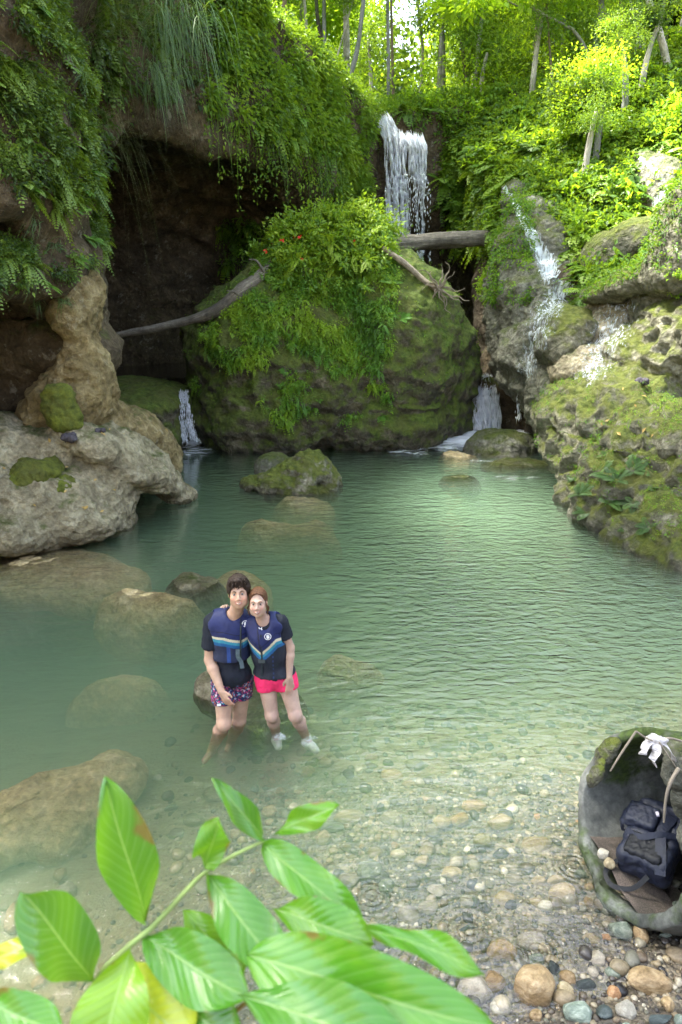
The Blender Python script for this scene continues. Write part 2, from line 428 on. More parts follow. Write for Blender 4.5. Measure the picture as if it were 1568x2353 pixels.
# ------------------------------------------------------------------ river bed, banks, pool
def bedz(X, Y):
    z = np.interp(Y, [-30, -6, 0.2, 1.2, 2.1, 2.7, 3.3, 4.0, 5.0, 6.0, 8.0, 11, 15, 40], [14, 3.2, 2.0, 1.1, 0.15, -0.055, -0.145, -0.23, -0.38, -0.62, -1.3, -2.0, -2.2, -2.2])
    near = 1 - sstep(4.0, 8.0, Y)
    z = z + near * (0.085 * (X - 0.75)) * sstep(1.0, 3.0, Y)
    z = z + np.maximum(0, np.abs(X) - 3.0) * 0.12 * near
    return z
gx = np.concatenate([np.linspace(-60, -3.2, 60), np.linspace(-3.15, 3.15, 230), np.linspace(3.2, 60, 60)])
gy = np.concatenate([np.linspace(-40, 1.4, 40), np.linspace(1.45, 7.5, 240), np.linspace(7.6, 60, 70)])
GX, GY = np.meshgrid(gx, gy, indexing='ij')
V = np.stack([GX.ravel(), GY.ravel(), bedz(GX, GY).ravel()], 1)
V[:, 2] += 0.06 * fbm(V, 0.9, 3) + 0.015 * fbm(V, 0.15, 2) + 0.5 * sstep(0, -8, V[:, 1]) * fbm(V, 3.0, 3)
nx, ny = len(gx), len(gy); ii = np.arange(nx * ny).reshape(nx, ny)
BEDV = V.copy()
Q = np.stack([ii[:-1, :-1].ravel(), ii[1:, :-1].ravel(), ii[1:, 1:].ravel(), ii[:-1, 1:].ravel()], 1)
tag(mesh_obj('river_bed', V, Q, M['bed']), kind='structure')
def box(name, lo, hi, mat, **kw):
    v = np.array([[x, y, z] for x in (lo[0], hi[0]) for y in (lo[1], hi[1]) for z in (lo[2], hi[2])], float)
    f = np.array([[0, 1, 3, 2], [4, 6, 7, 5], [0, 4, 5, 1], [2, 3, 7, 6], [0, 2, 6, 4], [1, 5, 7, 3]])
    return mesh_obj(name, v, f, mat, smooth=False, **kw)
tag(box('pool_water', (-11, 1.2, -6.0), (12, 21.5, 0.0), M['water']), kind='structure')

# ------------------------------------------------------------------ gorge cliff and hillside (one implicit surface)
def gorge():
    g = Grid((-15, 5.5, -2.6), (22, 36, 15.2), 0.16)
    def fn(X, Y, Z):
        xl = np.interp(Y, [5.5, 7, 8, 9.3, 11, 14, 16, 18, 20, 23, 24.7, 25.6, 26.4], [-8.5, -6.3, -5.3, -4.2, -4.1, -4.4, -3.4, -2.1, -1.0, 0.2, 0.9, 5, 40])
        xr = np.interp(Y, [5.5, 9, 12, 15, 18, 20, 24, 25.4, 26], [7, 6.6, 6.2, 5.6, 5.0, 4.6, 4.3, 3.6, -40])
        Hl = np.interp(X, [-12, -8, -5, -3.3, -1.9, 0.5], [17, 14.5, 12.6, 10.7, 9.7, 9.0]) + 0.10 * np.maximum(Y - 25, 0)
        Hr = np.minimum(3.0 + 0.62 * (Y - 15) + 0.42 * (X - 6), 9.0 + 0.22 * (X - 4) + 0.06 * (Y - 25)); Hr = np.maximum(Hr, 1.0)
        dl = np.maximum((X - xl) * 0.8, (Z - Hl) * 0.8)
        dr = np.maximum((xr - X) * 0.8, (Z - Hr) * 0.8)
        fl = Z - np.interp(Y, [17.6, 18.3, 19.3, 19.9], [-2.4, 1.12, 1.16, 0.7]) + 0 * X
        h = np.maximum(1.2 - np.abs(dl - dr), 0) / 1.2
        d = np.minimum(dl, dr) - h * h * 0.3
        return np.minimum(d, fl)
    g.op(fn, k=0)
    # cave under the overhang
    g.ell((-5.6, 17.5, 2.4), (4.3, 5.0, 4.9), k=0.8, mode='sub')
    g.ell((-3.0, 19.5, 2.2), (4.0, 4.6, 4.7), k=0.8, mode='sub')
    g.ell((-0.6, 21.8, 2.0), (2.2, 3.0, 4.2), k=0.8, mode='sub')
    # hollow behind the falls
    g.ell((3.0, 24.6, 2.6), (1.9, 2.4, 3.3), k=0.6, mode='sub')
    # undercuts of the near left wall
    g.ell((-5.4, 9.0, 2.5), (1.9, 1.4, 0.75), k=0.4, mode='sub')
    g.ell((-4.6, 10.2, 3.15), (1.3, 1.4, 0.5), k=0.4, mode='sub')
    g.ell((-5.0, 9.0, 4.2), (1.7, 1.2, 0.28), k=0.3, mode='sub')
    g.ell((-5.2, 8.8, 1.0), (2.4, 2.6, 1.5), k=0.4, mode='sub'); g.ell((-4.6, 10.4, 1.0), (1.8, 1.8, 1.4), k=0.4, mode='sub')
    g.ell((-5.0, 10.0, 2.2), (1.6, 1.4, 0.85), k=0.3, mode='sub')
    V, Q = g.mesh()
    return rockify(V, Q, (0.55, 2.6), (0.16, 0.8), (0.06, 0.3), strata=0.18), Q
(GV, GN), GQ = gorge()
cliff = mesh_obj('cliff', GV, GQ, M['cliff']); tag(cliff, kind='structure')
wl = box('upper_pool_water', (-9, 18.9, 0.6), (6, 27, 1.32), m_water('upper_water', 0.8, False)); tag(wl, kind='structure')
# ------------------------------------------------------------------ rocks: blobs (px, py, world Y, half width px, half height px, half depth m, rot)
ROCKS = {}
def rock(name, label, mat, prims, h=0.05, k=0.3, big=(0.18, 1.2), mid=(0.07, 0.38), fine=(0.025, 0.12), off=0.0, subs=(), group=None, cat='rock', strata=0.0, obj=True):
    cs = []
    for b in prims:
        c = P(b[0], b[1], b[2]) if b[0] != 'w' else Vector(b[1])
        m = S(c)
        if b[0] == 'w': cs.append((c, Vector(b[2]), b[3] if len(b) > 3 else None))
        else: cs.append((c, Vector((b[3] * m, b[5], b[4] * m)), b[6] if len(b) > 6 else None))
    lo = [min(c[i] - max(r) for c, r, _ in cs) - 0.4 for i in range(3)]
    hi = [max(c[i] + max(r) for c, r, _ in cs) + 0.4 for i in range(3)]
    lo[2] = max(lo[2], -2.7)
    g = Grid(lo, hi, h)
    for c, r, rot in cs: g.ell(c, r, rot, k)
    for b in subs:
        c = P(b[0], b[1], b[2]); m = S(c); g.ell(c, (b[3] * m, b[5], b[4] * m), b[6] if len(b) > 6 else None, k * 0.5, 'sub')
    V, Q = g.mesh(); V = smooth_mesh(V, Q, 1)
    V, N = rockify(V, Q, big, mid, fine, off, strata)
    key = name; kk = 1
    while key in ROCKS: kk += 1; key = name + str(kk)
    ROCKS[key] = (V, N, Q)
    o = mesh_obj(name, V, Q, M[mat]); tag(o, label, cat, group)
    return o
rock('boulder', 'huge rounded boulder in mid pool draped with ferns and moss', 'boulder', [
    (700, 830, 17.9, 262, 215, 2.5), (770, 705, 18.2, 150, 160, 1.8), (980, 860, 18.4, 108, 165, 1.7), (900, 800, 17.7, 150, 190, 2.1),
    (640, 950, 17.7, 190, 110, 2.3), (860, 960, 17.6, 190, 75, 2.0), ('w', (-0.9, 17.8, -1.2), (2.2, 2.0, 1.4)), (1040, 960, 18.6, 50, 60, 1.0), (828, 610, 18.1, 50, 80, 1.0), (925, 770, 18.4, 62, 80, 1.3)],
    h=0.07, k=0.5, big=(0.34, 1.7), mid=(0.17, 0.6), fine=(0.07, 0.2), off=3, cat='boulder', strata=0.10,
    subs=[(1000, 1075, 16.6, 150, 42, 1.6)])
# left bank
rock('rock_column', 'tan knobbly rock column rising from left bank to overhang', 'tan', [
    (178, 735, 10.9, 46, 62, 0.42), (165, 700, 11.0, 42, 62, 0.4), (190, 830, 10.9, 46, 62, 0.42), (165, 890, 10.9, 46, 60, 0.45), (206, 900, 11.0, 56, 80, 0.5), (150, 930, 10.8, 62, 60, 0.55), (235, 975, 11.5, 70, 60, 0.7),
    (130, 970, 10.9, 70, 55, 0.6), (185, 665, 11.2, 38, 40, 0.4)], h=0.045, k=0.18, big=(0.16, 0.8), mid=(0.10, 0.35), fine=(0.035, 0.1), off=5, cat='rock column')
rock('bank_rock', 'brownish bank rock with dark undercut end behind pale slab', 'tan', [
    (280, 985, 12.4, 90, 48, 0.8, (0, R(22), 0)), (345, 1030, 12.9, 56, 45, 0.7, (0, R(25), 0)), (320, 1080, 12.9, 80, 40, 0.8), (370, 1060, 13.4, 36, 42, 0.6)], h=0.05, off=8, group='rocks of the left bank', big=(0.12, 0.9))
rock('bank_rock', 'broad pale tan bank rock sloping down into the pool on left', 'pale', [
    (225, 1003, 10.7, 88, 34, 0.8, (0, R(26), 0)), (295, 1052, 11.0, 98, 40, 0.85, (0, R(27), 0)), (352, 1096, 11.4, 74, 30, 0.6, (0, R(24), 0)), (404, 1127, 11.9, 44, 14, 0.4, (0, R(14), 0)), (245, 1110, 10.6, 60, 55, 0.6),
    (70, 1125, 10.0, 100, 72, 0.9), (150, 1150, 10.1, 95, 68, 0.85), (-40, 1110, 9.8, 110, 90, 1.0), (225, 1150, 10.4, 62, 64, 0.55), (190, 1095, 10.6, 90, 62, 0.7), (262, 1182, 10.45, 46, 42, 0.4), (120, 1200, 9.8, 150, 50, 0.6), (10, 1215, 9.3, 110, 55, 0.6),
    (60, 1020, 10.7, 120, 50, 1.0), (-30, 1000, 10.5, 90, 50, 1.0), (140, 1020, 10.8, 100, 50, 0.8)],
    h=0.04, k=0.24, big=(0.15, 0.8), mid=(0.055, 0.35), fine=(0.03, 0.1), off=16, group='rocks of the left bank', subs=[(338, 1152, 11.0, 40, 26, 0.5)])
rock('ledge_rock', 'dark flat ledge beside the small left cascade', 'boulder', [
    (330, 930, 16.4, 95, 30, 1.4), (380, 965, 16.3, 40, 60, 1.0), (350, 1000, 16.2, 62, 60, 1.1), (290, 900, 17.4, 110, 26, 1.6), (405, 915, 17.0, 40, 20, 1.0), (395, 1010, 16.2, 22, 40, 0.7)], h=0.06, off=25, big=(0.12, 0.9))
rock('moss_cushion', 'bright yellow green moss cushion on the front left rock', 'moss', [(85, 1082, 9.75, 52, 26, 0.4), (140, 1120, 9.8, 40, 26, 0.3), (55, 1105, 9.6, 40, 24, 0.3)], h=0.03, k=0.12, big=(0.08, 0.4), mid=(0.05, 0.15), fine=(0.03, 0.06), off=18, cat='moss')
rock('moss_cushion', 'olive moss sheet on the foot of the tan column', 'moss', [(135, 925, 10.25, 36, 42, 0.2), (150, 960, 10.2, 36, 30, 0.22)], h=0.03, k=0.12, big=(0.08, 0.4), mid=(0.05, 0.15), fine=(0.03, 0.06), off=19, cat='moss')
# pool rocks
rock('pool_rock', 'craggy moss streaked rock standing alone in mid pool', 'mossy', [
    (690, 1100, 12.75, 72, 42, 0.55, (0, R(-8), 0)), (712, 1080, 12.9, 40, 42, 0.4), (640, 1112, 12.6, 50, 24, 0.4), (745, 1110, 12.9, 36, 34, 0.4), (600, 1112, 12.6, 42, 11, 0.3), (690, 1130, 12.6, 80, 30, 0.5)],
    h=0.03, k=0.12, big=(0.08, 0.5), mid=(0.09, 0.25), fine=(0.03, 0.08), off=31, subs=[(672, 1098, 12.1, 22, 12, 0.3), (735, 1120, 12.2, 16, 12, 0.3)])
rock('pool_rock', 'smooth dark grey stone just behind the craggy pool rock', 'grey', [(628, 1066, 13.6, 36, 24, 0.4), (628, 1085, 13.5, 36, 20, 0.4)], h=0.035, big=(0.04, 0.5), mid=(0.02, 0.3), off=35)
rock('pool_rock', 'grey rounded rock in the foam below right cascade', 'grey', [(1150, 1022, 16.0, 68, 34, 0.7), (1110, 1035, 15.8, 36, 26, 0.5), (1205, 1028, 16.2, 34, 24, 0.5), (1150, 1045, 15.8, 80, 20, 0.7)], h=0.045, k=0.2, big=(0.08, 0.6), mid=(0.06, 0.4), off=38)
rock('pool_rock', 'low flat grey rock awash in front of rounded cascade rock', 'grey', [(1225, 1078, 14.5, 46, 15, 0.35), (1190, 1070, 14.8, 62, 12, 0.5), (1150, 1078, 14.4, 45, 9, 0.4), (1262, 1082, 14.6, 26, 10, 0.3)], h=0.035, k=0.15, big=(0.04, 0.5), mid=(0.03, 0.3), off=41)
# sunken rocks (water plane picks)
def sunk(label, px, py, w, d, z, top, rz=0.0, name='sunken_rock', mat='sunk', off=0.0, tilt=0.0, hh=0.45, extra=()):
    c = W(px, py, z); m = S(c)
    rr_ = random.Random(int(off * 7)); pr = []; ca, sa = math.cos(rz), math.sin(rz)
    for i in range(6):
        u, v = (0, 0) if i == 0 else (rr_.uniform(-0.6, 0.6), rr_.uniform(-0.5, 0.5)); f = 0.75 if i == 0 else rr_.uniform(0.35, 0.55)
        pr.append(('w', (c[0] + (u * ca * w * m - v * sa * d), c[1] + (u * sa * w * m + v * ca * d), top - hh - (0 if i == 0 else rr_.uniform(0.0, 0.10))), (w * m * f, d * f * 1.1, hh), (0, tilt, rz + rr_.uniform(-0.5, 0.5))))
    pr += [('w', e[0], e[1]) for e in extra]
    return rock(name, label, mat, pr, h=0.035, k=0.12, big=(0.07, 0.6), mid=(0.03, 0.25), fine=(0.012, 0.08), off=off, group='rocks under the water')
sunk('tan sunken rock in front of left bank, filling the frame edge', 110, 1292, 225, 1.0, -0.08, -0.03, 0.1, off=51, hh=0.3)
sunk('tan sunken rock spread beyond the left waterline rocks', 330, 1385, 150, 0.36, -0.1, -0.015, -0.1, off=53)
sunk('pale rock just breaking the surface behind the couple', 440, 1332, 105, 0.42, 0.02, 0.045, 0.1, mat='pale', off=55)
sunk('tan sunken slab trailing right of the rock breaking the surface', 540, 1325, 110, 0.6, -0.1, -0.10, 0.0, off=56)
sunk('faint tan sunken slab between left bank and pool rock', 650, 1203, 130, 0.5, -0.1, -0.10, 0.0, off=58)
sunk('tan sunken skirt around craggy pool rock', 700, 1140, 90, 0.9, -0.1, -0.06, 0.0, off=59)
sunk('rough yellowish rock that the couple lean against in the water', 590, 1585, 125, 0.40, -0.08, -0.07, 0.1, mat='pale', off=61, tilt=0.05, hh=0.25, extra=[(W(482, 1580, 0.0) + Vector((0, 0.05, -0.06)), (0.13, 0.20, 0.17)), (W(510, 1590, 0.0) + Vector((0, 0.05, -0.10)), (0.16, 0.22, 0.16))])
sunk('long pale sunken slab running diagonally at far left', 110, 1830, 115, 1.0, -0.2, -0.15, -0.5, off=63, hh=0.22)
sunk('sunken rock faintly seen left of the couple', 240, 1540, 130, 0.35, -0.3, -0.45, 0.0, off=65)
sunk('thin tan sunken ledge right of the couple', 800, 1478, 80, 0.16, -0.1, -0.32, 0.0, off=67, hh=0.2)
sunk('tan sunken ledge below grey cascade rocks', 1050, 1097, 55, 0.45, -0.05, -0.04, 0.0, off=69, mat='grey', hh=0.14)
sunk('orange tan foot of the rounded cascade rock', 1055, 1045, 50, 0.5, 0.0, 0.02, 0.0, off=70, hh=0.3)
# right side
rock('stream_rock', 'grey rock buttress carrying the thin stream down the right slope', 'grey', [
    (1185, 640, 18.2, 48, 100, 1.0), (1180, 710, 17.8, 42, 100, 1.0), (1196, 820, 17.2, 36, 66, 0.8), (1250, 640, 18.3, 62, 120, 1.1), (1205, 560, 19.2, 45, 80, 0.9), (1180, 475, 20.6, 18, 45, 0.6),
    (1224, 760, 17.4, 56, 110, 1.0), (1232, 880, 16.5, 44, 46, 0.8), (1290, 880, 15.6, 80, 50, 1.2), (1270, 800, 16.3, 90, 90, 1.2), (1235, 580, 19.5, 60, 90, 0.9), (1300, 950, 15.3, 60, 70, 0.9)],
    h=0.07, k=0.45, big=(0.25, 1.1), mid=(0.20, 0.5), fine=(0.07, 0.17), off=71, strata=0.08, cat='rock face')
rock('moss_mound', 'rounded olive moss mound between the two right streams', 'mossy', [(1310, 765, 15.0, 66, 62, 0.9), (1285, 800, 14.9, 50, 50, 0.8)], h=0.05, off=75, big=(0.14, 0.8), cat='rock')
rock('stream_rock', 'pale wet rock slope with water sheeting over it at right', 'pale', [
    (1420, 770, 14.9, 95, 90, 1.0), (1470, 700, 15.6, 90, 62, 1.0), (1375, 850, 14.2, 85, 50, 1.0), (1400, 690, 16.2, 70, 30, 1.0), (1340, 860, 14.2, 70, 35, 0.8)], h=0.06, k=0.35, off=78, big=(0.2, 0.8), mid=(0.12, 0.4), cat='rock face')
rock('slope_rock', 'mossy pitted rock slope under the right hillside', 'mossy', [
    (1500, 830, 13.3, 90, 75, 1.0), (1570, 780, 13.0, 90, 110, 1.2), (1440, 890, 13.0, 100, 40, 1.0), (1600, 690, 13.5, 110, 110, 1.2), (1520, 690, 14.3, 60, 50, 0.7)], h=0.055, k=0.3, off=82, mid=(0.18, 0.4), big=(0.22, 0.8), fine=(0.05, 0.14), cat='rock')
rock('ridge_rock', 'steep mossy ridge rock slanting down from right edge', 'mossy', [
    (1590, 500, 13.0, 60, 90, 0.6), (1570, 590, 13.0, 60, 70, 0.6), (1540, 640, 13.1, 60, 40, 0.6), (1480, 640, 13.8, 75, 28, 0.6, (0, R(-18), 0)), (1400, 672, 14.6, 60, 20, 0.5, (0, R(-12), 0)), (1620, 560, 13.0, 90, 130, 0.8)], h=0.06, off=86, big=(0.14, 0.9), cat='rock')
rock('slope_rock', 'dark mossy rock bulge beneath hillside plants above the right ridge', 'mossy', [(1490, 560, 16.6, 95, 55, 1.0), (1420, 590, 17.0, 75, 50, 0.9), (1360, 620, 17.2, 62, 40, 0.8)], h=0.07, off=89, big=(0.2, 1.0))
rock('slope_rock', 'pale bare rock patch with a trickle at upper right', 'grey', [(1505, 435, 18.9, 42, 55, 0.8), (1480, 385, 19.6, 34, 30, 0.7), (1535, 485, 17.9, 36, 45, 0.7)], h=0.08, off=92, big=(0.25, 1.0), mid=(0.12, 0.5))
rock('bank_ledge', 'big mossy undercut ledge with ferns on the right bank', 'mossy', [
    (1330, 955, 13.2, 80, 60, 0.9), (1310, 1010, 12.9, 42, 48, 0.6), (1430, 960, 12.4, 120, 58, 1.2), (1540, 1010, 11.4, 140, 75, 1.2), (1400, 1060, 12.0, 85, 70, 0.9), (1480, 1120, 11.0, 130, 80, 1.0), (1560, 1210, 10.0, 130, 85, 1.0),
    (1430, 1190, 10.6, 85, 48, 0.6), (1345, 1140, 11.6, 45, 55, 0.55), (1600, 1250, 9.5, 150, 60, 1.0), (1500, 1260, 9.8, 90, 38, 0.6), (1640, 1100, 10.6, 160, 130, 1.3), (1345, 1060, 12.3, 42, 62, 0.6)],
    h=0.045, k=0.22, big=(0.26, 0.9), mid=(0.20, 0.42), fine=(0.06, 0.13), off=95, strata=0.10, cat='rock ledge', subs=[(1440, 1000, 11.0, 70, 10, 0.5), (1370, 1235, 10.3, 60, 24, 0.8), (1500, 1045, 10.3, 60, 10, 0.45)])
# ------------------------------------------------------------------ logs
def sweep(path, radii, sides=14, rough=0.12, seed=0.0, flat=1.0, close=True):
    P_ = [Vector(p) for p in path]; n = len(P_)
    # catmull-rom resample
    pts, rad = [], []
    for i in range(n - 1):
        a, b, c, d = P_[max(i - 1, 0)], P_[i], P_[i + 1], P_[min(i + 2, n - 1)]
        L = max(2, int((c - b).length / (sum(radii) / n * 0.6)) ); L = min(L, 16)
        for k in range(L):
            t = k / L
            pts.append(0.5 * ((2 * b) + (c - a) * t + (2 * a - 5 * b + 4 * c - d) * t * t + (3 * b - a - 3 * c + d) * t ** 3)); rad.append(radii[i] + (radii[i + 1] - radii[i]) * t)
    pts.append(P_[-1]); rad.append(radii[-1])
    V = []; A = []; up = Vector((0, 0, 1)); s = 0
    for i, p in enumerate(pts):
        t = (pts[min(i + 1, len(pts) - 1)] - pts[max(i - 1, 0)]).normalized()
        x = t.cross(up); x = x.normalized() if x.length > 1e-3 else Vector((1, 0, 0)); y = x.cross(t)
        if i: s += (p - pts[i - 1]).length
        for k in range(sides):
            a = 2 * math.pi * k / sides; V.append(p + (x * math.cos(a) + y * math.sin(a) * flat) * rad[i]); A.append((k / sides * 6, s))
    m = len(pts); V = np.array(V, np.float32); A = np.array(A, np.float32)
    if rough:
        c = np.repeat(np.array([p[:] for p in pts], np.float32), sides, 0); rr = np.repeat(np.array(rad, np.float32), sides)
        d = V - c
        q = np.stack([np.cos(A[:, 0] * math.pi / 3) * 1.3, np.sin(A[:, 0] * math.pi / 3) * 1.3, A[:, 1] / (np.mean(rad) * 6)], 1) + seed
        V = c + d * (1 + rough * fbm(q, 0.6, 3) * 2)[:, None]
    i = np.arange(m - 1)[:, None] * sides + np.arange(sides)[None]; j = np.arange(m - 1)[:, None] * sides + (np.arange(sides)[None] + 1) % sides
    Q = np.stack([i.ravel(), j.ravel(), (j + sides).ravel(), (i + sides).ravel()], 1)
    T = np.zeros((0, 3), int)
    if close:
        V = np.concatenate([V, [pts[0][:], pts[-1][:]]]); A = np.concatenate([A, [(0, 0), (0, s)]])
        k = np.arange(sides); k2 = (k + 1) % sides; b = (m - 1) * sides
        T = np.concatenate([np.stack([k2, k, np.full(sides, m * sides)], 1), np.stack([b + k, b + k2, np.full(sides, m * sides + 1)], 1)])
    return V, Q, T, A
def join(parts):
    Vs, Qs, Ts, As = [], [], [], []; o = 0
    for V, Q, T, A in parts:
        Vs.append(V); Qs.append(Q + o); Ts.append(T + o); As.append(A); o += len(V)
    return np.concatenate(Vs), [np.concatenate(Qs), np.concatenate(Ts)], np.concatenate(As)
def m_bark(name, a, b, c, sc=(3.0, 1.2), bump=0.8):
    t = NT(name); u = t.attr('uvl', 'Vector'); v = t.scale(u, (sc[0], sc[1], 1))
    n = t.noise(v, 3.0, 5, 0.7, 0.6); n2 = t.noise(t.pos(), 2.0, 3); n3 = t.noise(t.pos(), 12, 4)
    col = t.ramp(n, [(0.3, a), (0.5, b), (0.7, c)])
    col = t.mix(t.ramp(n2, [(0.45, 0), (0.65, 0.6)]), col, tuple(x * 0.5 for x in b))
    col = t.mix(0.6, col, t.ramp(n3, [(0.3, 0.55), (0.7, 1.4)]), 'MULTIPLY')
    return t.end(t.bsdf(col, 0.8, t.bump(n, bump, 0.04), 0.25))
M['driftwood'] = m_bark('driftwood', (0.05, 0.045, 0.04), (0.15, 0.135, 0.11), (0.34, 0.31, 0.26), (2.5, 1.0))
M['palewood'] = m_bark('pale_driftwood', (0.10, 0.085, 0.06), (0.24, 0.20, 0.15), (0.42, 0.37, 0.29))
def log_obj(name, label, cat, path, radii, mat, twigs=(), **kw):
    V, F, A = join([sweep(path, radii, **kw)])
    o = mesh_obj(name, V, F, M[mat], attrs={'uvl': A}); tag(o, label, cat)
    if twigs:
        for p, r in twigs:
            V, F, A = join([sweep(p, r, 6, 0.1, close=True)]); mesh_obj('branch' if len(twigs) < 5 else 'root', V, F, M[mat], parent=o, attrs={'uvl': A})
    return o
m17 = S(P(400, 740, 16))
log_obj('fallen_log', 'long grey log leaning from the cave floor up onto the boulder', 'log',
        [P(215, 782, 16.6), P(300, 765, 16.4), (P(370, 752, 16.3)), P(440, 735, 16.2), P(510, 708, 16.1), P(560, 668, 16.1), P(595, 640, 16.3), P(630, 605, 16.8)],
        [x * m17 for x in (6, 8, 9, 10, 16, 17, 15, 14)], 'driftwood', rough=0.16, seed=2,
        twigs=[([P(607, 625, 16.3), P(590, 600, 16.2), P(572, 596, 16.1)], [0.04, 0.025, 0.01]), ([P(560, 690, 16.0), P(540, 672, 15.9), P(522, 668, 15.8)], [0.03, 0.02, 0.01])])
m20 = S(P(1000, 550, 20.5))
log_obj('fallen_log', 'thick weathered log lying level across the front of main waterfall', 'log',
        [P(835, 568, 20.2), P(930, 560, 20.4), P(1000, 553, 20.4), P(1070, 549, 20.3), P(1125, 547, 20.2), P(1162, 551, 20.0)],
        [x * m20 for x in (13, 16, 17, 17, 16, 13)], 'driftwood', rough=0.18, seed=5, flat=1.05, sides=20,
        twigs=[([P(1125, 540, 20.4), P(1140, 536, 20.35), P(1137, 530, 20.3)], [0.10, 0.06, 0.02]), ([P(1145, 560, 20.4), P(1158, 558, 20.4)], [0.09, 0.03])])
m18 = S(P(960, 640, 16.5))
rt = []
rr = random.Random(4)
base = P(1006, 662, 16.05)
for i in range(17):
    a = rr.uniform(-0.7, 1.9) if i > 4 else rr.uniform(2.2, 4.2); L = rr.uniform(0.4, 0.85) if i > 4 else rr.uniform(0.2, 0.5); p = base.copy(); pts = [p.copy()]
    for k in range(6):
        a += rr.uniform(-0.75, 0.75); p = p + Vector((math.cos(a), rr.uniform(-0.5, 0.3), math.sin(a) * 0.95)) * (L / 6); pts.append(p.copy())
    r0 = rr.uniform(0.02, 0.036); rt.append((pts, [r0, r0 * .85, r0 * .7, r0 * .6, r0 * .45, r0 * .3, 0.006]))
log_obj('root_log', 'pale log on right shoulder of boulder ending in twisted roots', 'log',
        [P(880, 570, 16.4), P(912, 592, 16.3), P(945, 618, 16.3), P(975, 645, 16.2), P(1006, 664, 16.1)], [x * m18 for x in (5, 6.5, 7, 6, 7)], 'palewood', rough=0.15, seed=9, twigs=rt)
# ------------------------------------------------------------------ foliage generators (leaf arrays)
RS = np.random.RandomState(5)
def nrm(v): return v / (np.linalg.norm(v, axis=1)[:, None] + 1e-9)
def leafs(C, Dr, Nn, L, Wd, tint, fold=0.25, droop=0.15):
    """four vertices per leaf: base, side, tip, side, folded along the midrib"""
    n = len(C); Dr = nrm(Dr); S_ = nrm(np.cross(Dr, Nn)); U = np.cross(S_, Dr)
    L = np.broadcast_to(L, n)[:, None]; Wd = np.broadcast_to(Wd, n)[:, None]
    tip = C + Dr * L - np.array([0, 0, 1.0]) * L * droop
    m = C + Dr * L * 0.42
    V = np.stack([C, m + S_ * Wd * 0.5 + U * Wd * fold * 0.5, tip, m - S_ * Wd * 0.5 + U * Wd * fold * 0.5], 1).reshape(-1, 3)
    b = np.arange(n) * 4
    T = np.stack([np.stack([b, b + 1, b + 2], 1), np.stack([b, b + 2, b + 3], 1)], 1).reshape(-1, 3)
    return V.astype(np.float32), T, np.repeat(np.broadcast_to(tint, n), 4).astype(np.float32)
def merge(ls):
    o = 0; Vs, Ts, As = [], [], []
    for V, T, A in ls:
        Vs.append(V); Ts.append(T + o); As.append(A); o += len(V)
    return np.concatenate(Vs), np.concatenate(Ts), np.concatenate(As)
def clumps(C, N, nl, spread, L, tint, jit=0.12, aspect=0.5, out=0.6, up=0.35, droop=0.25, rs=RS):
    """nl leaves round every point, facing outward and upward"""
    n = len(C); C2 = np.repeat(C, nl, 0); N2 = np.repeat(N, nl, 0); m = n * nl
    r = nrm(rs.normal(size=(m, 3))) * (rs.rand(m, 1) ** 0.5) * np.repeat(np.broadcast_to(spread, n), nl)[:, None]
    base = C2 + r + N2 * np.abs(np.einsum('ij,ij->i', r, N2))[:, None] * 0.5
    d = nrm(r + rs.normal(size=(m, 3)) * 0.05) + N2 * out + rs.normal(size=(m, 3)) * 0.45; d[:, 2] += up * 0.3
    nn = N2 * 0.6 + rs.normal(size=(m, 3)) * 0.45; nn[:, 2] += 0.6
    LL = np.repeat(np.broadcast_to(L, n), nl) * rs.uniform(0.6, 1.35, m)
    tt = np.repeat(np.broadcast_to(tint, n), nl) + rs.normal(size=m) * jit
    return leafs(base, d, nn, LL, LL * aspect, tt, droop=droop)
def fronds(C, Dr, L, npair, tint, droop=0.5, width=0.28, rs=RS, pw=1.0):
    n = len(C); Dr = nrm(Dr); L = np.broadcast_to(L, n); up = np.array([0, 0, 1.0])
    out = []
    for t in np.linspace(0.10, 1.0, npair):
        pos = C + Dr * (L * t)[:, None] - up * (droop * L * t * t)[:, None]
        tan = nrm(Dr - up * 2 * droop * t)
        sd = nrm(np.cross(tan, up + 0.01)); pl = width * L * math.sin(math.pi * min(1, t * 0.82 + 0.16)) ** 0.8
        for s in (-1, 1):
            d = sd * s + tan * 0.45 - up * 0.15
            out.append(leafs(pos, d, np.cross(tan, sd) * -1 + 0.001, pl, L / npair * 1.2 * pw, tint + 0.12 * t, fold=0.05, droop=0.12))
    return merge(out)
def fern_plants(C, N, nf, L, npair, tint, droop=0.55, width=0.26, rs=RS, lift=0.8, pw=1.0):
    n = len(C); a = rs.rand(n * nf) * 6.28; C2 = np.repeat(C, nf, 0); N2 = np.repeat(N, nf, 0)
    t1 = nrm(np.cross(N2, np.array([0.3, 0.2, 1.0]))); t2 = np.cross(N2, t1)
    d = t1 * np.cos(a)[:, None] + t2 * np.sin(a)[:, None] + N2 * (lift * rs.uniform(0.6, 1.3, n * nf))[:, None]
    LL = np.repeat(np.broadcast_to(L, n), nf) * rs.uniform(0.7, 1.2, n * nf)
    return fronds(C2, d, LL, npair, np.repeat(np.broadcast_to(tint, n), nf) + rs.normal(size=n * nf) * 0.08, droop, width, rs, pw)
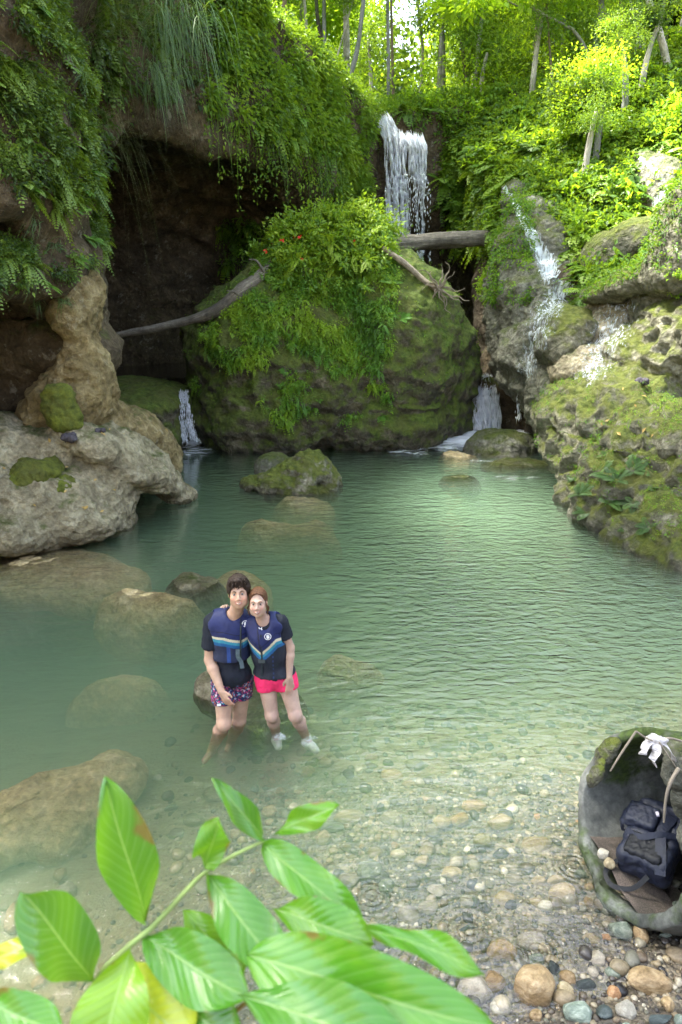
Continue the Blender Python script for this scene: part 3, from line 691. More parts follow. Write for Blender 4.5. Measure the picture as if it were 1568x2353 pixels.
def blades(C, Dr, L, Wd, tint, droop=1.0, seg=5, rs=RS):
    n = len(C); Dr = nrm(Dr); up = np.array([0, 0, 1.0]); L = np.broadcast_to(L, n); S_ = nrm(np.cross(Dr, up) + 1e-3)
    V = []
    for k in range(seg + 1):
        t = k / seg; w = Wd * (1 - t) ** 0.6 * 0.5
        p = C + Dr * (L * (t - 0.35 * t * t))[:, None] - up * (droop * L * t * t)[:, None]
        V += [p - S_ * w, p + S_ * w]
    V = np.stack(V, 1).reshape(-1, 3); K = 2 * (seg + 1); b = np.arange(n) * K; T = []
    for k in range(seg):
        T += [np.stack([b + 2 * k, b + 2 * k + 1, b + 2 * k + 3], 1), np.stack([b + 2 * k, b + 2 * k + 3, b + 2 * k + 2], 1)]
    return V.astype(np.float32), np.concatenate(T), np.repeat(np.broadcast_to(tint, n), K).astype(np.float32)
def strands(C, L, tint, leaf=0.07, nper=14, w=0.012, sway=0.12, rs=RS):
    """hanging runners with small leaves"""
    V, T, A = blades(C, np.stack([rs.normal(size=len(C)) * 0.3, rs.normal(size=len(C)) * 0.3 - 0.2, np.full(len(C), -1.0)], 1), L, w, tint - 0.25, droop=0.55, seg=4, rs=rs)
    n = len(C); t = rs.rand(n, nper); L = np.broadcast_to(L, n)
    pos = np.repeat(C, nper, 0).reshape(n, nper, 3).copy(); pos[:, :, 2] -= t * L[:, None]; pos[:, :, :2] += rs.normal(size=(n, nper, 2)) * 0.04
    pos = pos.reshape(-1, 3); m = len(pos); d = rs.normal(size=(m, 3)); d[:, 2] -= 0.6
    if leaf > 0:
        return merge([(V, T, A), leafs(pos, d, rs.normal(size=(m, 3)) + np.array([0, -1, 1.0]), leaf * rs.uniform(.6, 1.3, m), leaf * 0.5, np.repeat(np.broadcast_to(tint, n), nper) + rs.normal(size=m) * 0.1)])
    return V, T, A
def foliage_obj(name, lst, mat, parent=None):
    V, T, A = merge(lst)
    return mesh_obj(name, V, T, M[mat], parent=parent, smooth=False, attrs={'tint': np.clip(A, 0, 1)})
def pick(V, N, mask, n, rs=RS):
    idx = np.flatnonzero(mask)
    if len(idx) == 0: return np.zeros((0, 3), np.float32), np.zeros((0, 3), np.float32)
    k = rs.choice(idx, n, replace=n > len(idx)); return V[k] + rs.normal(size=(n, 3)) * 0.04, N[k]
M['leaf_hill'] = m_leaf('hill_leaf', (0.035, 0.085, 0.016), (0.11, 0.23, 0.025), (0.28, 0.40, 0.03), 0.45)
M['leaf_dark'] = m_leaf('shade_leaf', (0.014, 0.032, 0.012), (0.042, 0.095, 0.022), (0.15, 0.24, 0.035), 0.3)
M['leaf_boulder'] = m_leaf('boulder_leaf', (0.03, 0.085, 0.014), (0.085, 0.22, 0.024), (0.24, 0.38, 0.025), 0.4)
M['leaf_sun'] = m_leaf('canopy_leaf', (0.06, 0.14, 0.015), (0.16, 0.30, 0.02), (0.34, 0.46, 0.03), 0.6, tcol=(0.55, 0.75, 0.02))
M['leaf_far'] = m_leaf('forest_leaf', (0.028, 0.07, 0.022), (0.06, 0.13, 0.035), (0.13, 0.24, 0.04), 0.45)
M['grass'] = m_leaf('hanging_grass', (0.03, 0.07, 0.035), (0.07, 0.14, 0.055), (0.18, 0.27, 0.10), 0.3)
M['vine'] = m_leaf('vine', (0.05, 0.05, 0.03), (0.10, 0.11, 0.05), (0.14, 0.2, 0.05), 0.2)
M['red'] = m_plain('red_flower', (0.5, 0.02, 0.01), 0.5)

gpx, gpy = proj(GV)
gd = GV[:, 1]
CAVE = [(200, 660), (232, 520), (228, 350), (300, 215), (430, 235), (530, 255), (545, 330), (480, 420), (470, 520), (520, 610), (640, 600), (700, 560), (900, 560), (1150, 560), (1150, 1100), (440, 1100), (230, 920), (120, 680)]
UND = [(-400, 700), (120, 690), (235, 700), (235, 1100), (-400, 1100)]
FALLW = [(855, 262), (1010, 300), (1020, 600), (870, 600), (850, 420)]
UPR = [(1445, 345), (1540, 350), (1560, 520), (1470, 500)]
STR = [(1150, 420), (1200, 425), (1330, 600), (1330, 700), (1240, 850), (1130, 860), (1120, 600), (1160, 560)]
incave = inpoly(gpx, gpy, CAVE) | inpoly(gpx, gpy, UND)
bare = incave | inpoly(gpx, gpy, FALLW) | inpoly(gpx, gpy, STR) | (inpoly(gpx, gpy, UPR) & (GV[:, 1] > 14))
nzok = GN[:, 2] > -0.45
low = GV[:, 2] > 1.9
cmask = ~bare & nzok & low & (gpx > -160) & (gpx < 1740) & (gpy > -450)
nearleft = (GV[:, 0] < -2.9) & (GV[:, 1] < 13.0)
leftcl = (GV[:, 0] < 2.2) & ~nearleft
rightcl = ~nearleft & ~leftcl
cl = lambda V: 0.5 + 0.75 * fbm(V, 1.1, 3, 5.0) + 0.3 * fbm(V, 0.3, 2, 9.0)
# near left wall: dense creeping ferns, grass fringes over the undercuts
k = cmask & nearleft & (GV[:, 1] < 12.5) & (GN[:, 2] > -0.25)
k = k & (fbm(GV, 0.7, 4, 12.0) > -0.16)
C, N = pick(GV, GN, k, 11000); tnt = 0.5 + 1.2 * fbm(C, 0.5, 3, 5.0)
C3, N3 = pick(GV, GN, k, 900); C2, N2 = pick(GV, GN, k & (GN[:, 1] < 0.3), 220)
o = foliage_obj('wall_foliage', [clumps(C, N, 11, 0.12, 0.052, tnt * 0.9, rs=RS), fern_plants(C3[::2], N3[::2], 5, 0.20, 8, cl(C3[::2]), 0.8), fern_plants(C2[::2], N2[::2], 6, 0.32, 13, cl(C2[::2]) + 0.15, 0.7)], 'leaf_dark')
tag(o, 'dense creeping ferns and small leaves over near left cliff wall', 'foliage', kind='stuff')
# overhang and back wall of the left cliff
k = cmask & leftcl & (GV[:, 1] < 27)
kd = k & (gpx < 470) & (GV[:, 1] < 24); k = k & ~kd
kd = kd & (fbm(GV, 0.8, 4, 3.0) > -0.12)
C, N = pick(GV, GN, kd, 5200); C2, N2 = pick(GV, GN, kd, 520)
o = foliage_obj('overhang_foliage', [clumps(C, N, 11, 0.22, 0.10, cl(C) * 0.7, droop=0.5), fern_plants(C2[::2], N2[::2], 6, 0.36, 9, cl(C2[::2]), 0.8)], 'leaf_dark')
tag(o, 'dark leafy creepers covering the shaded overhang above the cave', 'foliage', kind='stuff')
clf = fbm(GV, 0.9, 4, 6.0); k = k & ((clf > -0.02) | (GN[:, 2] > 0.6))
C, N = pick(GV, GN, k, 12000); tnt = cl(C) * 0.85 + 0.03 * (C[:, 2] - 6)
C2, N2 = pick(GV, GN, k, 1100)
kh = k & (GN[:, 2] < 0.45); C4, N4 = pick(GV, GN, kh, 900)
o = foliage_obj('cliff_foliage', [clumps(C, N, 12, 0.26, 0.12, tnt, droop=0.45), fern_plants(C2[::2], N2[::2], 6, 0.42, 9, cl(C2[::2]), 0.8),
    strands(C4, RS.uniform(0.5, 1.8, len(C4)), cl(C4), 0.09, 16)], 'leaf_hill')
tag(o, 'trailing leafy plants and ferns hanging over left cliff above the cave', 'foliage', kind='stuff')
# right hillside
k = cmask & rightcl & (GV[:, 1] > 13) & (GV[:, 1] < 35.5)
k = k & (fbm(GV, 1.3, 4, 8.0) > -0.32)
C, N = pick(GV, GN, k, 17000); tnt = cl(C)
C2, N2 = pick(GV, GN, k & (GV[:, 1] < 25), 1300)
o = foliage_obj('hillside_foliage', [clumps(C, N, 12, 0.26, 0.13, tnt, droop=0.3), fern_plants(C2, N2, 7, 0.6, 9, cl(C2) + 0.05, 0.6)], 'leaf_hill')
tag(o, 'low green undergrowth covering the slope right of the falls', 'undergrowth', kind='stuff')
# boulder ferns
bV, bN, bQ = ROCKS['boulder']; bx, by = proj(bV)
BF = [(470, 770), (560, 680), (600, 590), (700, 480), (880, 500), (915, 610), (905, 700), (915, 780), (872, 862), (800, 850), (740, 880), (690, 850), (640, 870), (580, 830), (520, 840), (475, 810)]
front = (bN[:, 1] < 0.35)
k = inpoly(bx, by, BF) & front
ktop = (k & (by < 700) | ((bN[:, 2] > 0.5) & (by < 660))) & (bx < 885) & (bx > 600)
nzf = fbm(bV, 0.8, 4, 2.0); k2 = k & ((nzf > -0.12) | (by < 640)) & ((nzf > -0.02) | (by < 800)) | (inpoly(bx, by, [(460, 760), (700, 860), (900, 880), (900, 960), (560, 980), (450, 900)]) & front & (nzf > 0.22))
C, N = pick(bV, bN, k2, 8000); C2, N2 = pick(bV, bN, k2, 1100); C3, N3 = pick(bV, bN, k2 & (by > 620), 900)
rid = np.clip(1 - np.abs(proj(C2)[0] - 870) / 90, 0, 1)
d3 = N3 * 0.5 + np.array([0, -0.1, -0.6]) + RS.normal(size=N3.shape) * 0.25
o = foliage_obj('boulder_ferns', [clumps(C, N, 10, 0.09, 0.058, cl(C) * 0.9 + 0.1, droop=0.5, out=0.3), fern_plants(C2, N2, 5, 0.16, 7, cl(C2) + 0.05, 0.9),
    fronds(C3, d3, RS.uniform(0.08, 0.22, len(C3)), 11, cl(C3), 0.5, 0.22)], 'leaf_boulder')
tag(o, 'green curtain of small ferns and creepers draping the big boulder', 'ferns', kind='stuff')
kk_ = ktop & (by < 620) & (bx > 640) & (fbm(bV, 0.5, 3, 4.0) > -0.12)
C, N = pick(bV, bN, kk_, 900); C = C + N * (RS.rand(len(C), 1) ** 2 * 0.45)
o = foliage_obj('boulder_top_foliage', [clumps(C + N * 0.05, N, 11, 0.20, 0.10, cl(C) + 0.1, 0.2, droop=0.2), fern_plants(C[:160], N[:160], 6, 0.34, 10, cl(C[:160]) + 0.2, 0.5)], 'leaf_hill')
tag(o, 'bushy leafy plants growing on the crown of the big boulder', 'foliage', kind='stuff')
# sparse moss-plants on other rocks
def rock_tufts(key, n, L, name, label, cond=None, mat='leaf_boulder', t0=0.0):
    V_, N_, _ = ROCKS[key]; x, y = proj(V_); m = (N_[:, 2] > 0.1) & (V_[:, 2] > 0.25)
    if cond is not None: m &= cond(V_, N_, x, y)
    C, N = pick(V_, N_, m, n)
    o = foliage_obj(name, [clumps(C, N, 7, L * 1.3, L, cl(C) + t0, droop=0.3)], mat); tag(o, label, 'foliage', kind='stuff')
rock_tufts('ridge_rock', 1500, 0.06, 'ridge_moss_plants', 'short mossy leaves coating the ridge rock at right edge')
rock_tufts('stream_rock', 1500, 0.08, 'buttress_plants', 'creeping green plants over the left flank of grey buttress', lambda V, N, x, y: (x < 1225) & (y < 700) & (fbm(V, 0.7, 3) > -0.05))
rock_tufts('boulder', 1800, 0.035, 'boulder_moss_plants', 'fine moss tufts on the bare right shoulder of boulder', lambda V, N, x, y: (fbm(V, 0.6, 3) > 0.05) & (y < 930))
rock_tufts('bank_ledge', 2200, 0.03, 'ledge_moss_plants', 'fine moss tufts over the right ledge', lambda V, N, x, y: (fbm(V, 0.5, 3) > 0.05))
rock_tufts('stream_rock', 300, 0.07, 'stream_rock_plants', 'tiny leafy plants between the streams', lambda V, N, x, y: (x > 1300) & (y < 720))

# ------------------------------------------------------------------ individual plants, copied from a few kinds
def proto_fern(L=0.6, nf=9, npair=16, seed=1):
    rs = np.random.RandomState(seed); C = np.zeros((1, 3)); N = np.array([[0, 0, 1.0]])
    return fern_plants(C, N, nf, L, npair, 0.38, 0.45, 0.26, rs, 0.9, 0.72)
def proto_shrub(Rr=0.45, stems=9, per=14, leaf=0.11, seed=2, aspect=0.5):
    rs = np.random.RandomState(seed); parts = []
    for s in range(stems):
        a = rs.rand() * 6.28; e = rs.uniform(0.35, 1.4); d = np.array([math.cos(a) * math.cos(e), math.sin(a) * math.cos(e), math.sin(e)])
        t = np.linspace(0.25, 1, per)[:, None]; L = Rr * rs.uniform(0.8, 1.3)
        pos = d * t * L - np.array([0, 0, 1]) * t * t * 0.15 * L + rs.normal(size=(per, 3)) * 0.01
        ld = rs.normal(size=(per, 3)) + d * 0.5; nn = rs.normal(size=(per, 3)) * 0.3 + np.array([0, 0, 1.0])
        parts.append(leafs(pos, ld, nn, leaf * rs.uniform(0.7, 1.2, per), leaf * aspect, 0.45 + rs.normal(size=per) * 0.12))
        parts.append(blades(np.zeros((1, 3)), d[None], L * 1.2, 0.012, 0.2, 0.15))
    return merge(parts)
def proto_tuft(L=0.5, n=60, seed=3, droop=0.9, w=0.014):
    rs = np.random.RandomState(seed); a = rs.rand(n) * 6.28
    d = np.stack([np.cos(a), np.sin(a), rs.uniform(0.2, 1.6, n)], 1)
    return blades(rs.normal(size=(n, 3)) * 0.04, d, L * rs.uniform(0.6, 1.2, n), w, 0.5 + rs.normal(size=n) * 0.15, droop)
def pmesh(name, geo, mat): return mesh_data(name, geo[0], geo[1], M[mat], smooth=False, attrs={'tint': np.clip(geo[2], 0, 1)})
PM = {('fern', m, s): pmesh('fern', proto_fern(seed=s, nf=8 + s), m) for m in ('leaf_hill', 'leaf_dark', 'leaf_boulder') for s in (1, 2)}
PM.update({('shrub', m, s): pmesh('shrub', proto_shrub(seed=s), m) for m in ('leaf_hill', 'leaf_sun', 'leaf_dark') for s in (1, 2, 3)})
for s in (1, 2): PM[('tuft', 'grass', s)] = pmesh('grass_tuft', proto_tuft(seed=s), 'grass')
def plant(kind, mat, loc, n, size, label, group, cat, rz=None):
    s = random.choice([k[2] for k in PM if k[0] == kind and k[1] == mat]); nm = {'fern': 'fern', 'shrub': 'shrub', 'tuft': 'grass_tuft'}[kind]
    o = bpy.data.objects.new(nm, PM[(kind, mat, s)]); link(o)
    z = Vector((n[0] * 0.5, n[1] * 0.5, max(n[2], 0.1) * 0.5 + 0.6)).normalized()
    q = z.to_track_quat('Z', 'Y'); o.rotation_mode = 'QUATERNION'
    o.rotation_quaternion = q @ Matrix.Rotation(random.uniform(0, 6.28), 4, 'Z').to_quaternion(); o.location = loc; o.scale = (size,) * 3
    return tag(o, label, cat, group)
def zl(label, v):
    if '@' not in label: return label
    x, y = proj(np.array([v])); return label.replace('@', where(float(x[0]), float(y[0])))
def where(x, y):
    if x < 330: return ('high on near left wall', 'on the upper near left wall', 'by the near left wall edge', 'low on near left wall')[min(3, int(max(y, 0) / 190))]
    if x < 880 and y > 440: return 'left flank' if x < 720 else ('middle' if x < 800 else 'right side facing the falls')
    if x < 880: return ('above cave left of hanging grass', 'above cave at the silvery grass', 'above cave right of silvery grass', 'below the pale left trunks', 'below the blackish trunk', 'beside the top of main falls')[min(5, max(0, int((x - 330) / 92)))] + (' near frame top' if y < 110 else ' further down' if y > 260 else '')
    v = 'under the treeline' if y < 250 else 'halfway down the slope' if y < 400 else 'low beside bare rock'
    h = 'right of main falls' if x < 1080 else 'above the level log end' if x < 1190 else 'above the thin stream' if x < 1320 else 'right of the thin stream' if x < 1440 else 'near the right edge'
    return v + ' ' + h
def scatter(kind, mat, V, N, mask, n, smin, smax, label, group, cat, mind=0.5):
    idx = np.flatnonzero(mask); RS.shuffle(idx); got = []
    for i in idx:
        if len(got) >= n: break
        if all((V[i] - g) @ (V[i] - g) > mind * mind for g in got):
            got.append(V[i]); plant(kind, mat, Vector(V[i].tolist()) - Vector(N[i].tolist()) * 0.03, N[i], random.uniform(smin, smax), zl(label, V[i]), group, cat)
inframe = (gpx > -20) & (gpx < 1590) & (gpy > -40)
k = cmask & nearleft & inframe & (GV[:, 1] < 12) & (GN[:, 1] < 0.2)
scatter('fern', 'leaf_boulder', GV, GN, k & (gpx > 60), 30, 0.4, 0.75, 'bright arching fern @', 'ferns on the left cliff', 'fern', 0.45)
scatter('tuft', 'grass', GV, GN, k & (GN[:, 2] < 0.3), 16, 0.5, 0.9, 'drooping grass tuft @', 'grass tufts on the left cliff', 'grass tuft', 0.5)
k = cmask & leftcl & inframe
scatter('shrub', 'leaf_hill', GV, GN, k & (gpx > 480), 60, 0.8, 1.5, 'leafy shrub @', 'shrubs on the cliff beside the falls', 'shrub', 0.5)
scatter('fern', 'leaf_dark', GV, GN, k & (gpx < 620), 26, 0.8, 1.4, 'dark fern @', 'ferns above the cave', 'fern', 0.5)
k = cmask & rightcl & inframe & (gd < 27)
scatter('shrub', 'leaf_sun', GV, GN, k, 40, 1.2, 2.1, 'tall bright shrub @', 'tall shrubs on the right hillside', 'shrub', 1.0)
scatter('fern', 'leaf_hill', GV, GN, k, 60, 0.9, 1.7, 'light fern @', 'ferns on the right hillside', 'fern', 0.7)
scatter('shrub', 'leaf_hill', GV, GN, k, 60, 0.9, 1.8, 'green shrub @', 'shrubs on the right hillside', 'shrub', 0.7)
k = ktop & (bN[:, 2] > 0.2) & (by < 690)
scatter('shrub', 'leaf_hill', bV, bN, k, 40, 0.6, 1.5, 'bright leafy shrub on boulder crown, @', 'shrubs on the boulder crown', 'shrub', 0.35)
scatter('fern', 'leaf_hill', bV, bN, k, 9, 0.5, 0.8, 'spreading fern on boulder top, @', 'ferns on the boulder', 'fern', 0.4)
# red blossoms on the boulder top
C, N = pick(bV, bN, ktop & (by < 610), 9)
for c, n in zip(C, N):
    p = c + n * 0.35
    g = leafs(np.repeat(p[None], 6, 0), RS.normal(size=(6, 3)), np.repeat([[0, -1, 0.5]], 6, 0), 0.07, 0.05, 0.5)
    o = mesh_obj('red_flower', g[0], g[1], M['red'], smooth=False); tag(o, 'tiny red blossom among leaves on the boulder crown', 'flower', 'red blossoms on the boulder')
# long hanging grass clump above the cave, and root curtains
def hang(name, label, cat, poly, depth, n, L, w, mat, tint=0.5, dy=-0.4, group=None, leaf=0):
    a = RS.rand(n); P0 = [P(x, y, depth) for x, y in poly]; seg = np.minimum((a * (len(P0) - 1)).astype(int), len(P0) - 2); f = a * (len(P0) - 1) - seg
    C = np.array([(P0[s].lerp(P0[s + 1], ff))[:] for s, ff in zip(seg, f)]) + RS.normal(size=(n, 3)) * np.array([0.12, 0.25, 0.15])
    if leaf: geo = strands(C, RS.uniform(0.4, 1, n) * L, np.full(n, tint) + RS.normal(size=n) * 0.1, leaf, 14)
    else:
        d = np.stack([RS.normal(size=n) * 0.35 + 0.25, np.full(n, dy), RS.uniform(-0.2, 0.7, n)], 1)
        geo = blades(C, d, RS.uniform(0.5, 1.1, n) * L, w, np.full(n, tint) + RS.normal(size=n) * 0.15, 1.1, 6)
    o = foliage_obj(name, [geo], mat); tag(o, label, cat, group); return o

hang('hanging_grass', 'long silvery green grass hanging in a clump above the cave', 'grass', [(345, 50), (400, 25), (465, 40)], 14.6, 130, 1.4, 0.018, 'grass', 0.4)
hang('hanging_grass', 'shorter grass skirt hanging just under the silvery clump', 'grass', [(330, 175), (400, 160)], 14.6, 110, 0.8, 0.018, 'grass', 0.4)
for (poly, dp, n, L, lb) in [([(205, 60), (330, 40)], 13.2, 130, 2.6, 'curtain of thin brown roots hanging left above the cave'), ([(190, 280), (260, 300)], 12.0, 40, 1.6, 'thin roots hanging beside near cliff ferns'), ([(560, 240), (660, 250)], 17.5, 60, 1.8, 'thin trailing stems on the cave wall right of centre'), ([(760, 250), (850, 270)], 22.0, 50, 1.6, 'trailing stems hanging left of main falls')]:
    hang('hanging_roots', lb, 'roots', poly, dp, n, L, 0.012, 'vine', 0.4, 0.0, 'hanging root curtains')

# ferns with hand-shaped tufts on the right ledge, and small growth on other rocks
def on_rock(keys, px, py):
    best = None
    for kx in keys:
        V_, N_ = (GV, GN) if kx == 'gorge' else ROCKS[kx][:2]; x, y = proj(V_); m = ((x - px) ** 2 + (y - py) ** 2 < 64) & (N_[:, 1] < 0.3)
        if m.any():
            i = np.flatnonzero(m); i = i[np.argmin(V_[i, 1])]
            if best is None or V_[i, 1] < best[0][1]: best = (V_[i], N_[i])
    return best
for i, (px, py, s_, lb) in enumerate([(1330, 1130, 0.62, 'feathery fern at ledge corner over the water'), (1372, 1085, 0.55, 'feathery fern left in the ledge fern cluster'), (1410, 1100, 0.7, 'largest fern in the middle of ledge cluster'), (1452, 1078, 0.6, 'fern at top right of ledge cluster'), (1400, 1150, 0.6, 'fern hanging below the ledge cluster'), (1455, 1160, 0.5, 'fern low on the ledge right of cluster'),
    (1345, 1175, 0.5, 'fern drooping to the water at ledge corner'), (1490, 1205, 0.4, 'small fern on dark ledge face'), (1385, 1040, 0.4, 'small fern above the ledge cluster'), (1308, 1095, 0.36, 'small fern at left tip of right ledge'), (1500, 1120, 0.4, 'small fern on ledge right of cluster'), (1430, 1215, 0.35, 'tiny fern under the ledge overhang')]):
    h_ = on_rock(['bank_ledge'], px, py)
    if h_: plant('fern', 'leaf_dark', Vector(h_[0].tolist()), h_[1], s_ * 0.9, lb, 'ferns on the right ledge', 'fern')
for px, py, s_, lb in [(905, 650, 0.7, 'fern below the pale log on boulder'), (925, 735, 0.75, 'fern hanging on boulder right shoulder'), (890, 600, 0.8, 'fern beside the root log upper end'), (640, 890, 0.3, 'tiny fern on bare boulder face'), (870, 960, 0.3, 'tiny fern low on boulder'), (735, 925, 0.28, 'tiny fern under the curtain middle'), (560, 800, 0.4, 'fern at the left of boulder curtain'), (655, 850, 0.35, 'bluish fern under curtain left')]:
    h_ = on_rock(['boulder'], px, py)
    if h_: plant('fern', 'leaf_boulder', Vector(h_[0].tolist()), h_[1], s_, lb, 'ferns on the boulder', 'fern')
for px, py, s_, lb in [(100, 800, 0.9, 'bright grass tuft hanging left of the tan column'), (120, 640, 0.8, 'grass tuft above the tan column'), (60, 560, 0.8, 'grass tuft under near left ledge'), (150, 690, 0.7, 'grass tuft where column meets cliff'), (85, 700, 0.7, 'grass tuft in the dark left recess')]:
    h_ = on_rock(['gorge', 'rock_column'], px, py)
    if h_: plant('tuft', 'grass', Vector(h_[0].tolist()), h_[1], s_, lb, 'grass tufts on the left cliff', 'grass tuft')
for px, py, s_, lb in [(1560, 640, 0.5, 'bright leafy sprig at right edge on the ridge'), (1545, 690, 0.4, 'bright small sprig low on the ridge'), (1555, 250, 0.9, 'bright leafy sprig near upper right edge')]:
    h_ = on_rock(['ridge_rock', 'gorge'], px, py)
    if h_: plant('shrub', 'leaf_sun', Vector(h_[0].tolist()), h_[1], s_, lb, 'sprigs at the right edge', 'shrub')
# fallen leaves and scraps on the banks
M['deadleaf'] = m_leaf('fallen_leaf', (0.16, 0.09, 0.03), (0.38, 0.26, 0.08), (0.55, 0.45, 0.22), 0.1)
dl = leafs(np.array([[-0.5, 0, 0.02]]), np.array([[1.0, 0, 0.05]]), np.array([[0, 0, 1.0]]), 1.0, 0.5, 0.5, 0.3); DLM = mesh_data('fallen_leaf', dl[0], dl[1], M['deadleaf'], smooth=False, attrs={'tint': dl[2]})
rs_ = random.Random(9)
for i in range(34):
    px, py = (rs_.uniform(10, 390), rs_.uniform(960, 1180)) if i < 22 else (rs_.uniform(1260, 1550), rs_.uniform(890, 1120)); h_ = on_rock(['bank_rock', 'bank_rock2', 'rock_column'] if i < 22 else ['bank_ledge', 'slope_rock'], px, py)
    if h_ is None or h_[1][2] < 0.3: continue
    o = bpy.data.objects.new('fallen_leaf', DLM); link(o); o.location = Vector(h_[0].tolist()) + Vector(h_[1].tolist()) * 0.012; o.rotation_mode = 'QUATERNION'
    o.rotation_quaternion = Vector(h_[1].tolist()).to_track_quat('Z', 'Y') @ Matrix.Rotation(rs_.uniform(0, 6.28), 4, 'Z').to_quaternion(); o.scale = (rs_.uniform(0.05, 0.10),) * 3
    tag(o, 'small dry yellow leaf fallen on the ' + ('left bank rocks' if i < 22 else 'right ledge'), 'leaf', 'fallen leaves on the rocks')
M['rag_dark'] = m_plain('dark_cloth', (0.05, 0.045, 0.055), 0.8, 0.4, 30, 0.4)
for px, py, s_, lb in [(168, 1003, 0.13, 'dark crumpled scrap of cloth on left bank'), (235, 985, 0.07, 'grey white scrap on the left bank behind slab'), (1477, 873, 0.10, 'dark round tangle on the right slope rocks')]:
    h_ = on_rock(['bank_rock', 'bank_rock2', 'rock_column', 'slope_rock', 'bank_ledge'], px, py)
    if not h_: continue
    g = Grid([h_[0][k_] - 0.3 for k_ in range(3)], [h_[0][k_] + 0.3 for k_ in range(3)], 0.012)
    for q in range(5): g.ell([h_[0][0] + rs_.uniform(-1, 1) * s_ * 0.7, h_[0][1] + rs_.uniform(-.5, .5) * s_, h_[0][2] + rs_.uniform(0, .3) * s_], (s_ * rs_.uniform(.3, .7), s_ * .4, s_ * rs_.uniform(.2, .5)), None, 0.02)
    V_, Q_ = g.mesh(); V_, _ = rockify(V_, Q_, (0.03, 0.1), (0.03, 0.06), (0.01, 0.03)); o = mesh_obj('cloth_scrap', V_, Q_, M['rag_dark']); tag(o, lb, 'scrap', 'scraps on the banks')
# ------------------------------------------------------------------ far slope and forest
fx = np.linspace(-70, 80, 110); fy = np.linspace(35, 110, 60); FX, FY = np.meshgrid(fx, fy, indexing='ij')
def farz(X, Y):
    az = X / np.maximum(Y, 1)
    gap = np.exp(-((az - 0.10) / 0.10) ** 2)
    return 9.5 + (Y - 35) * (0.36 * (1 - 0.75 * gap)) + np.maximum(X - 3, 0) * 0.16 + np.maximum(-X, 0) * 0.1
V = np.stack([FX.ravel(), FY.ravel(), farz(FX, FY).ravel()], 1); V[:, 2] += 1.5 * fbm(V, 12, 3)
ii = np.arange(FX.size).reshape(FX.shape)
Q = np.stack([ii[:-1, :-1].ravel(), ii[1:, :-1].ravel(), ii[1:, 1:].ravel(), ii[:-1, 1:].ravel()], 1)
tag(mesh_obj('far_hillside', V, Q, M['hill']), kind='structure')
def crown_geo(seed, nc=170, nl=26, rad=(2.6, 2.6, 2.2), leaf=0.17, spread=0.55, hollow=0.35, tint=0.5):
    rs = np.random.RandomState(seed)
    # several sub-crowns of unequal size
    k = 7; cc = nrm(rs.normal(size=(k, 3))) * rs.uniform(0.3, 0.75, (k, 1)); sr = rs.uniform(0.3, 0.55, k)
    w = rs.randint(0, k, nc); d = nrm(rs.normal(size=(nc, 3))); r = rs.uniform(hollow, 1, (nc, 1))
    C = (cc[w] + d * r * sr[w][:, None]) * np.array(rad)
    N = nrm(d + np.array([0, 0, 0.4]))
    return clumps(C, N, nl, spread, leaf, np.full(nc, tint) + rs.normal(size=nc) * 0.14, 0.1, 0.5, rs=rs)
CR = {('leaf_sun', s): pmesh('crown', crown_geo(s + 20), 'leaf_sun') for s in (1, 2, 3)}
CR.update({('leaf_far', s): pmesh('crown', crown_geo(s + 30, leaf=0.2), 'leaf_far') for s in (1, 2, 3)})
CR.update({('leaf_hill', s): pmesh('crown', crown_geo(s + 40, nc=130, nl=22, leaf=0.15), 'leaf_hill') for s in (1, 2)})
CR[('broad', 1)] = pmesh('crown', crown_geo(51, nc=90, nl=14, leaf=0.34, spread=0.5), 'leaf_sun')
def m_trunk(name, a, b):
    t = NT(name); u = t.attr('uvl', 'Vector'); n = t.noise(t.scale(u, (1, 3, 1)), 2.2, 4, 0.7); n2 = t.noise(t.pos(), 1.3, 3)
    c = t.mix(t.ramp(n, [(0.35, 0), (0.65, 1)]), a, b); c = t.mix(t.ramp(n2, [(0.5, 0), (0.6, 0.5)]), c, (0.05, 0.07, 0.03))
    return t.end(t.bsdf(c, 0.8, t.bump(n, 0.5, 0.03), 0.2))
M['bark_pale'] = m_trunk('pale_bark', (0.22, 0.20, 0.17), (0.50, 0.47, 0.42))
M['bark_dark'] = m_trunk('dark_bark', (0.02, 0.018, 0.015), (0.06, 0.05, 0.04))
M['bark_grey'] = m_trunk('grey_bark', (0.10, 0.10, 0.10), (0.26, 0.26, 0.27))
M['bark_brown'] = m_trunk('brown_bark', (0.08, 0.06, 0.04), (0.22, 0.17, 0.11))
def tree(label, path, r0, r1, bark, crowns, group=None, limbs=3, name='forest_tree'):
    path = [Vector(p) for p in path]; b = path[0]
    e = empty(name, b); tag(e, label, 'tree', group)
    loc = [p - b for p in path]; n = len(loc)
    V, F, A = join([sweep(loc, [r0 + (r1 - r0) * i / (n - 1) for i in range(n)], 9, 0.08, seed=b[0])])
    mesh_obj('trunk', V, F, M[bark], parent=e, attrs={'uvl': A})
    top = loc[-1]
    for (mat, s, off, sc) in crowns:
        c = bpy.data.objects.new('crown', CR[(mat, s)]); link(c, e); c.location = top + Vector(off); c.scale = (sc[0], sc[1], sc[2]) if hasattr(sc, '__len__') else (sc,) * 3
        c.rotation_euler = (0, 0, random.uniform(0, 6.28))
        L = sweep([top - (top - loc[-2]) * 0.35, top + Vector(off) * 0.5 + Vector((0, 0, -0.2)), top + Vector(off)], [r1 * 0.9, r1 * 0.6, r1 * 0.2], 6, 0.1)
        mesh_obj('limb', L[0], [L[1], L[2]], M[bark], parent=e, attrs={'uvl': L[3]})
    return e
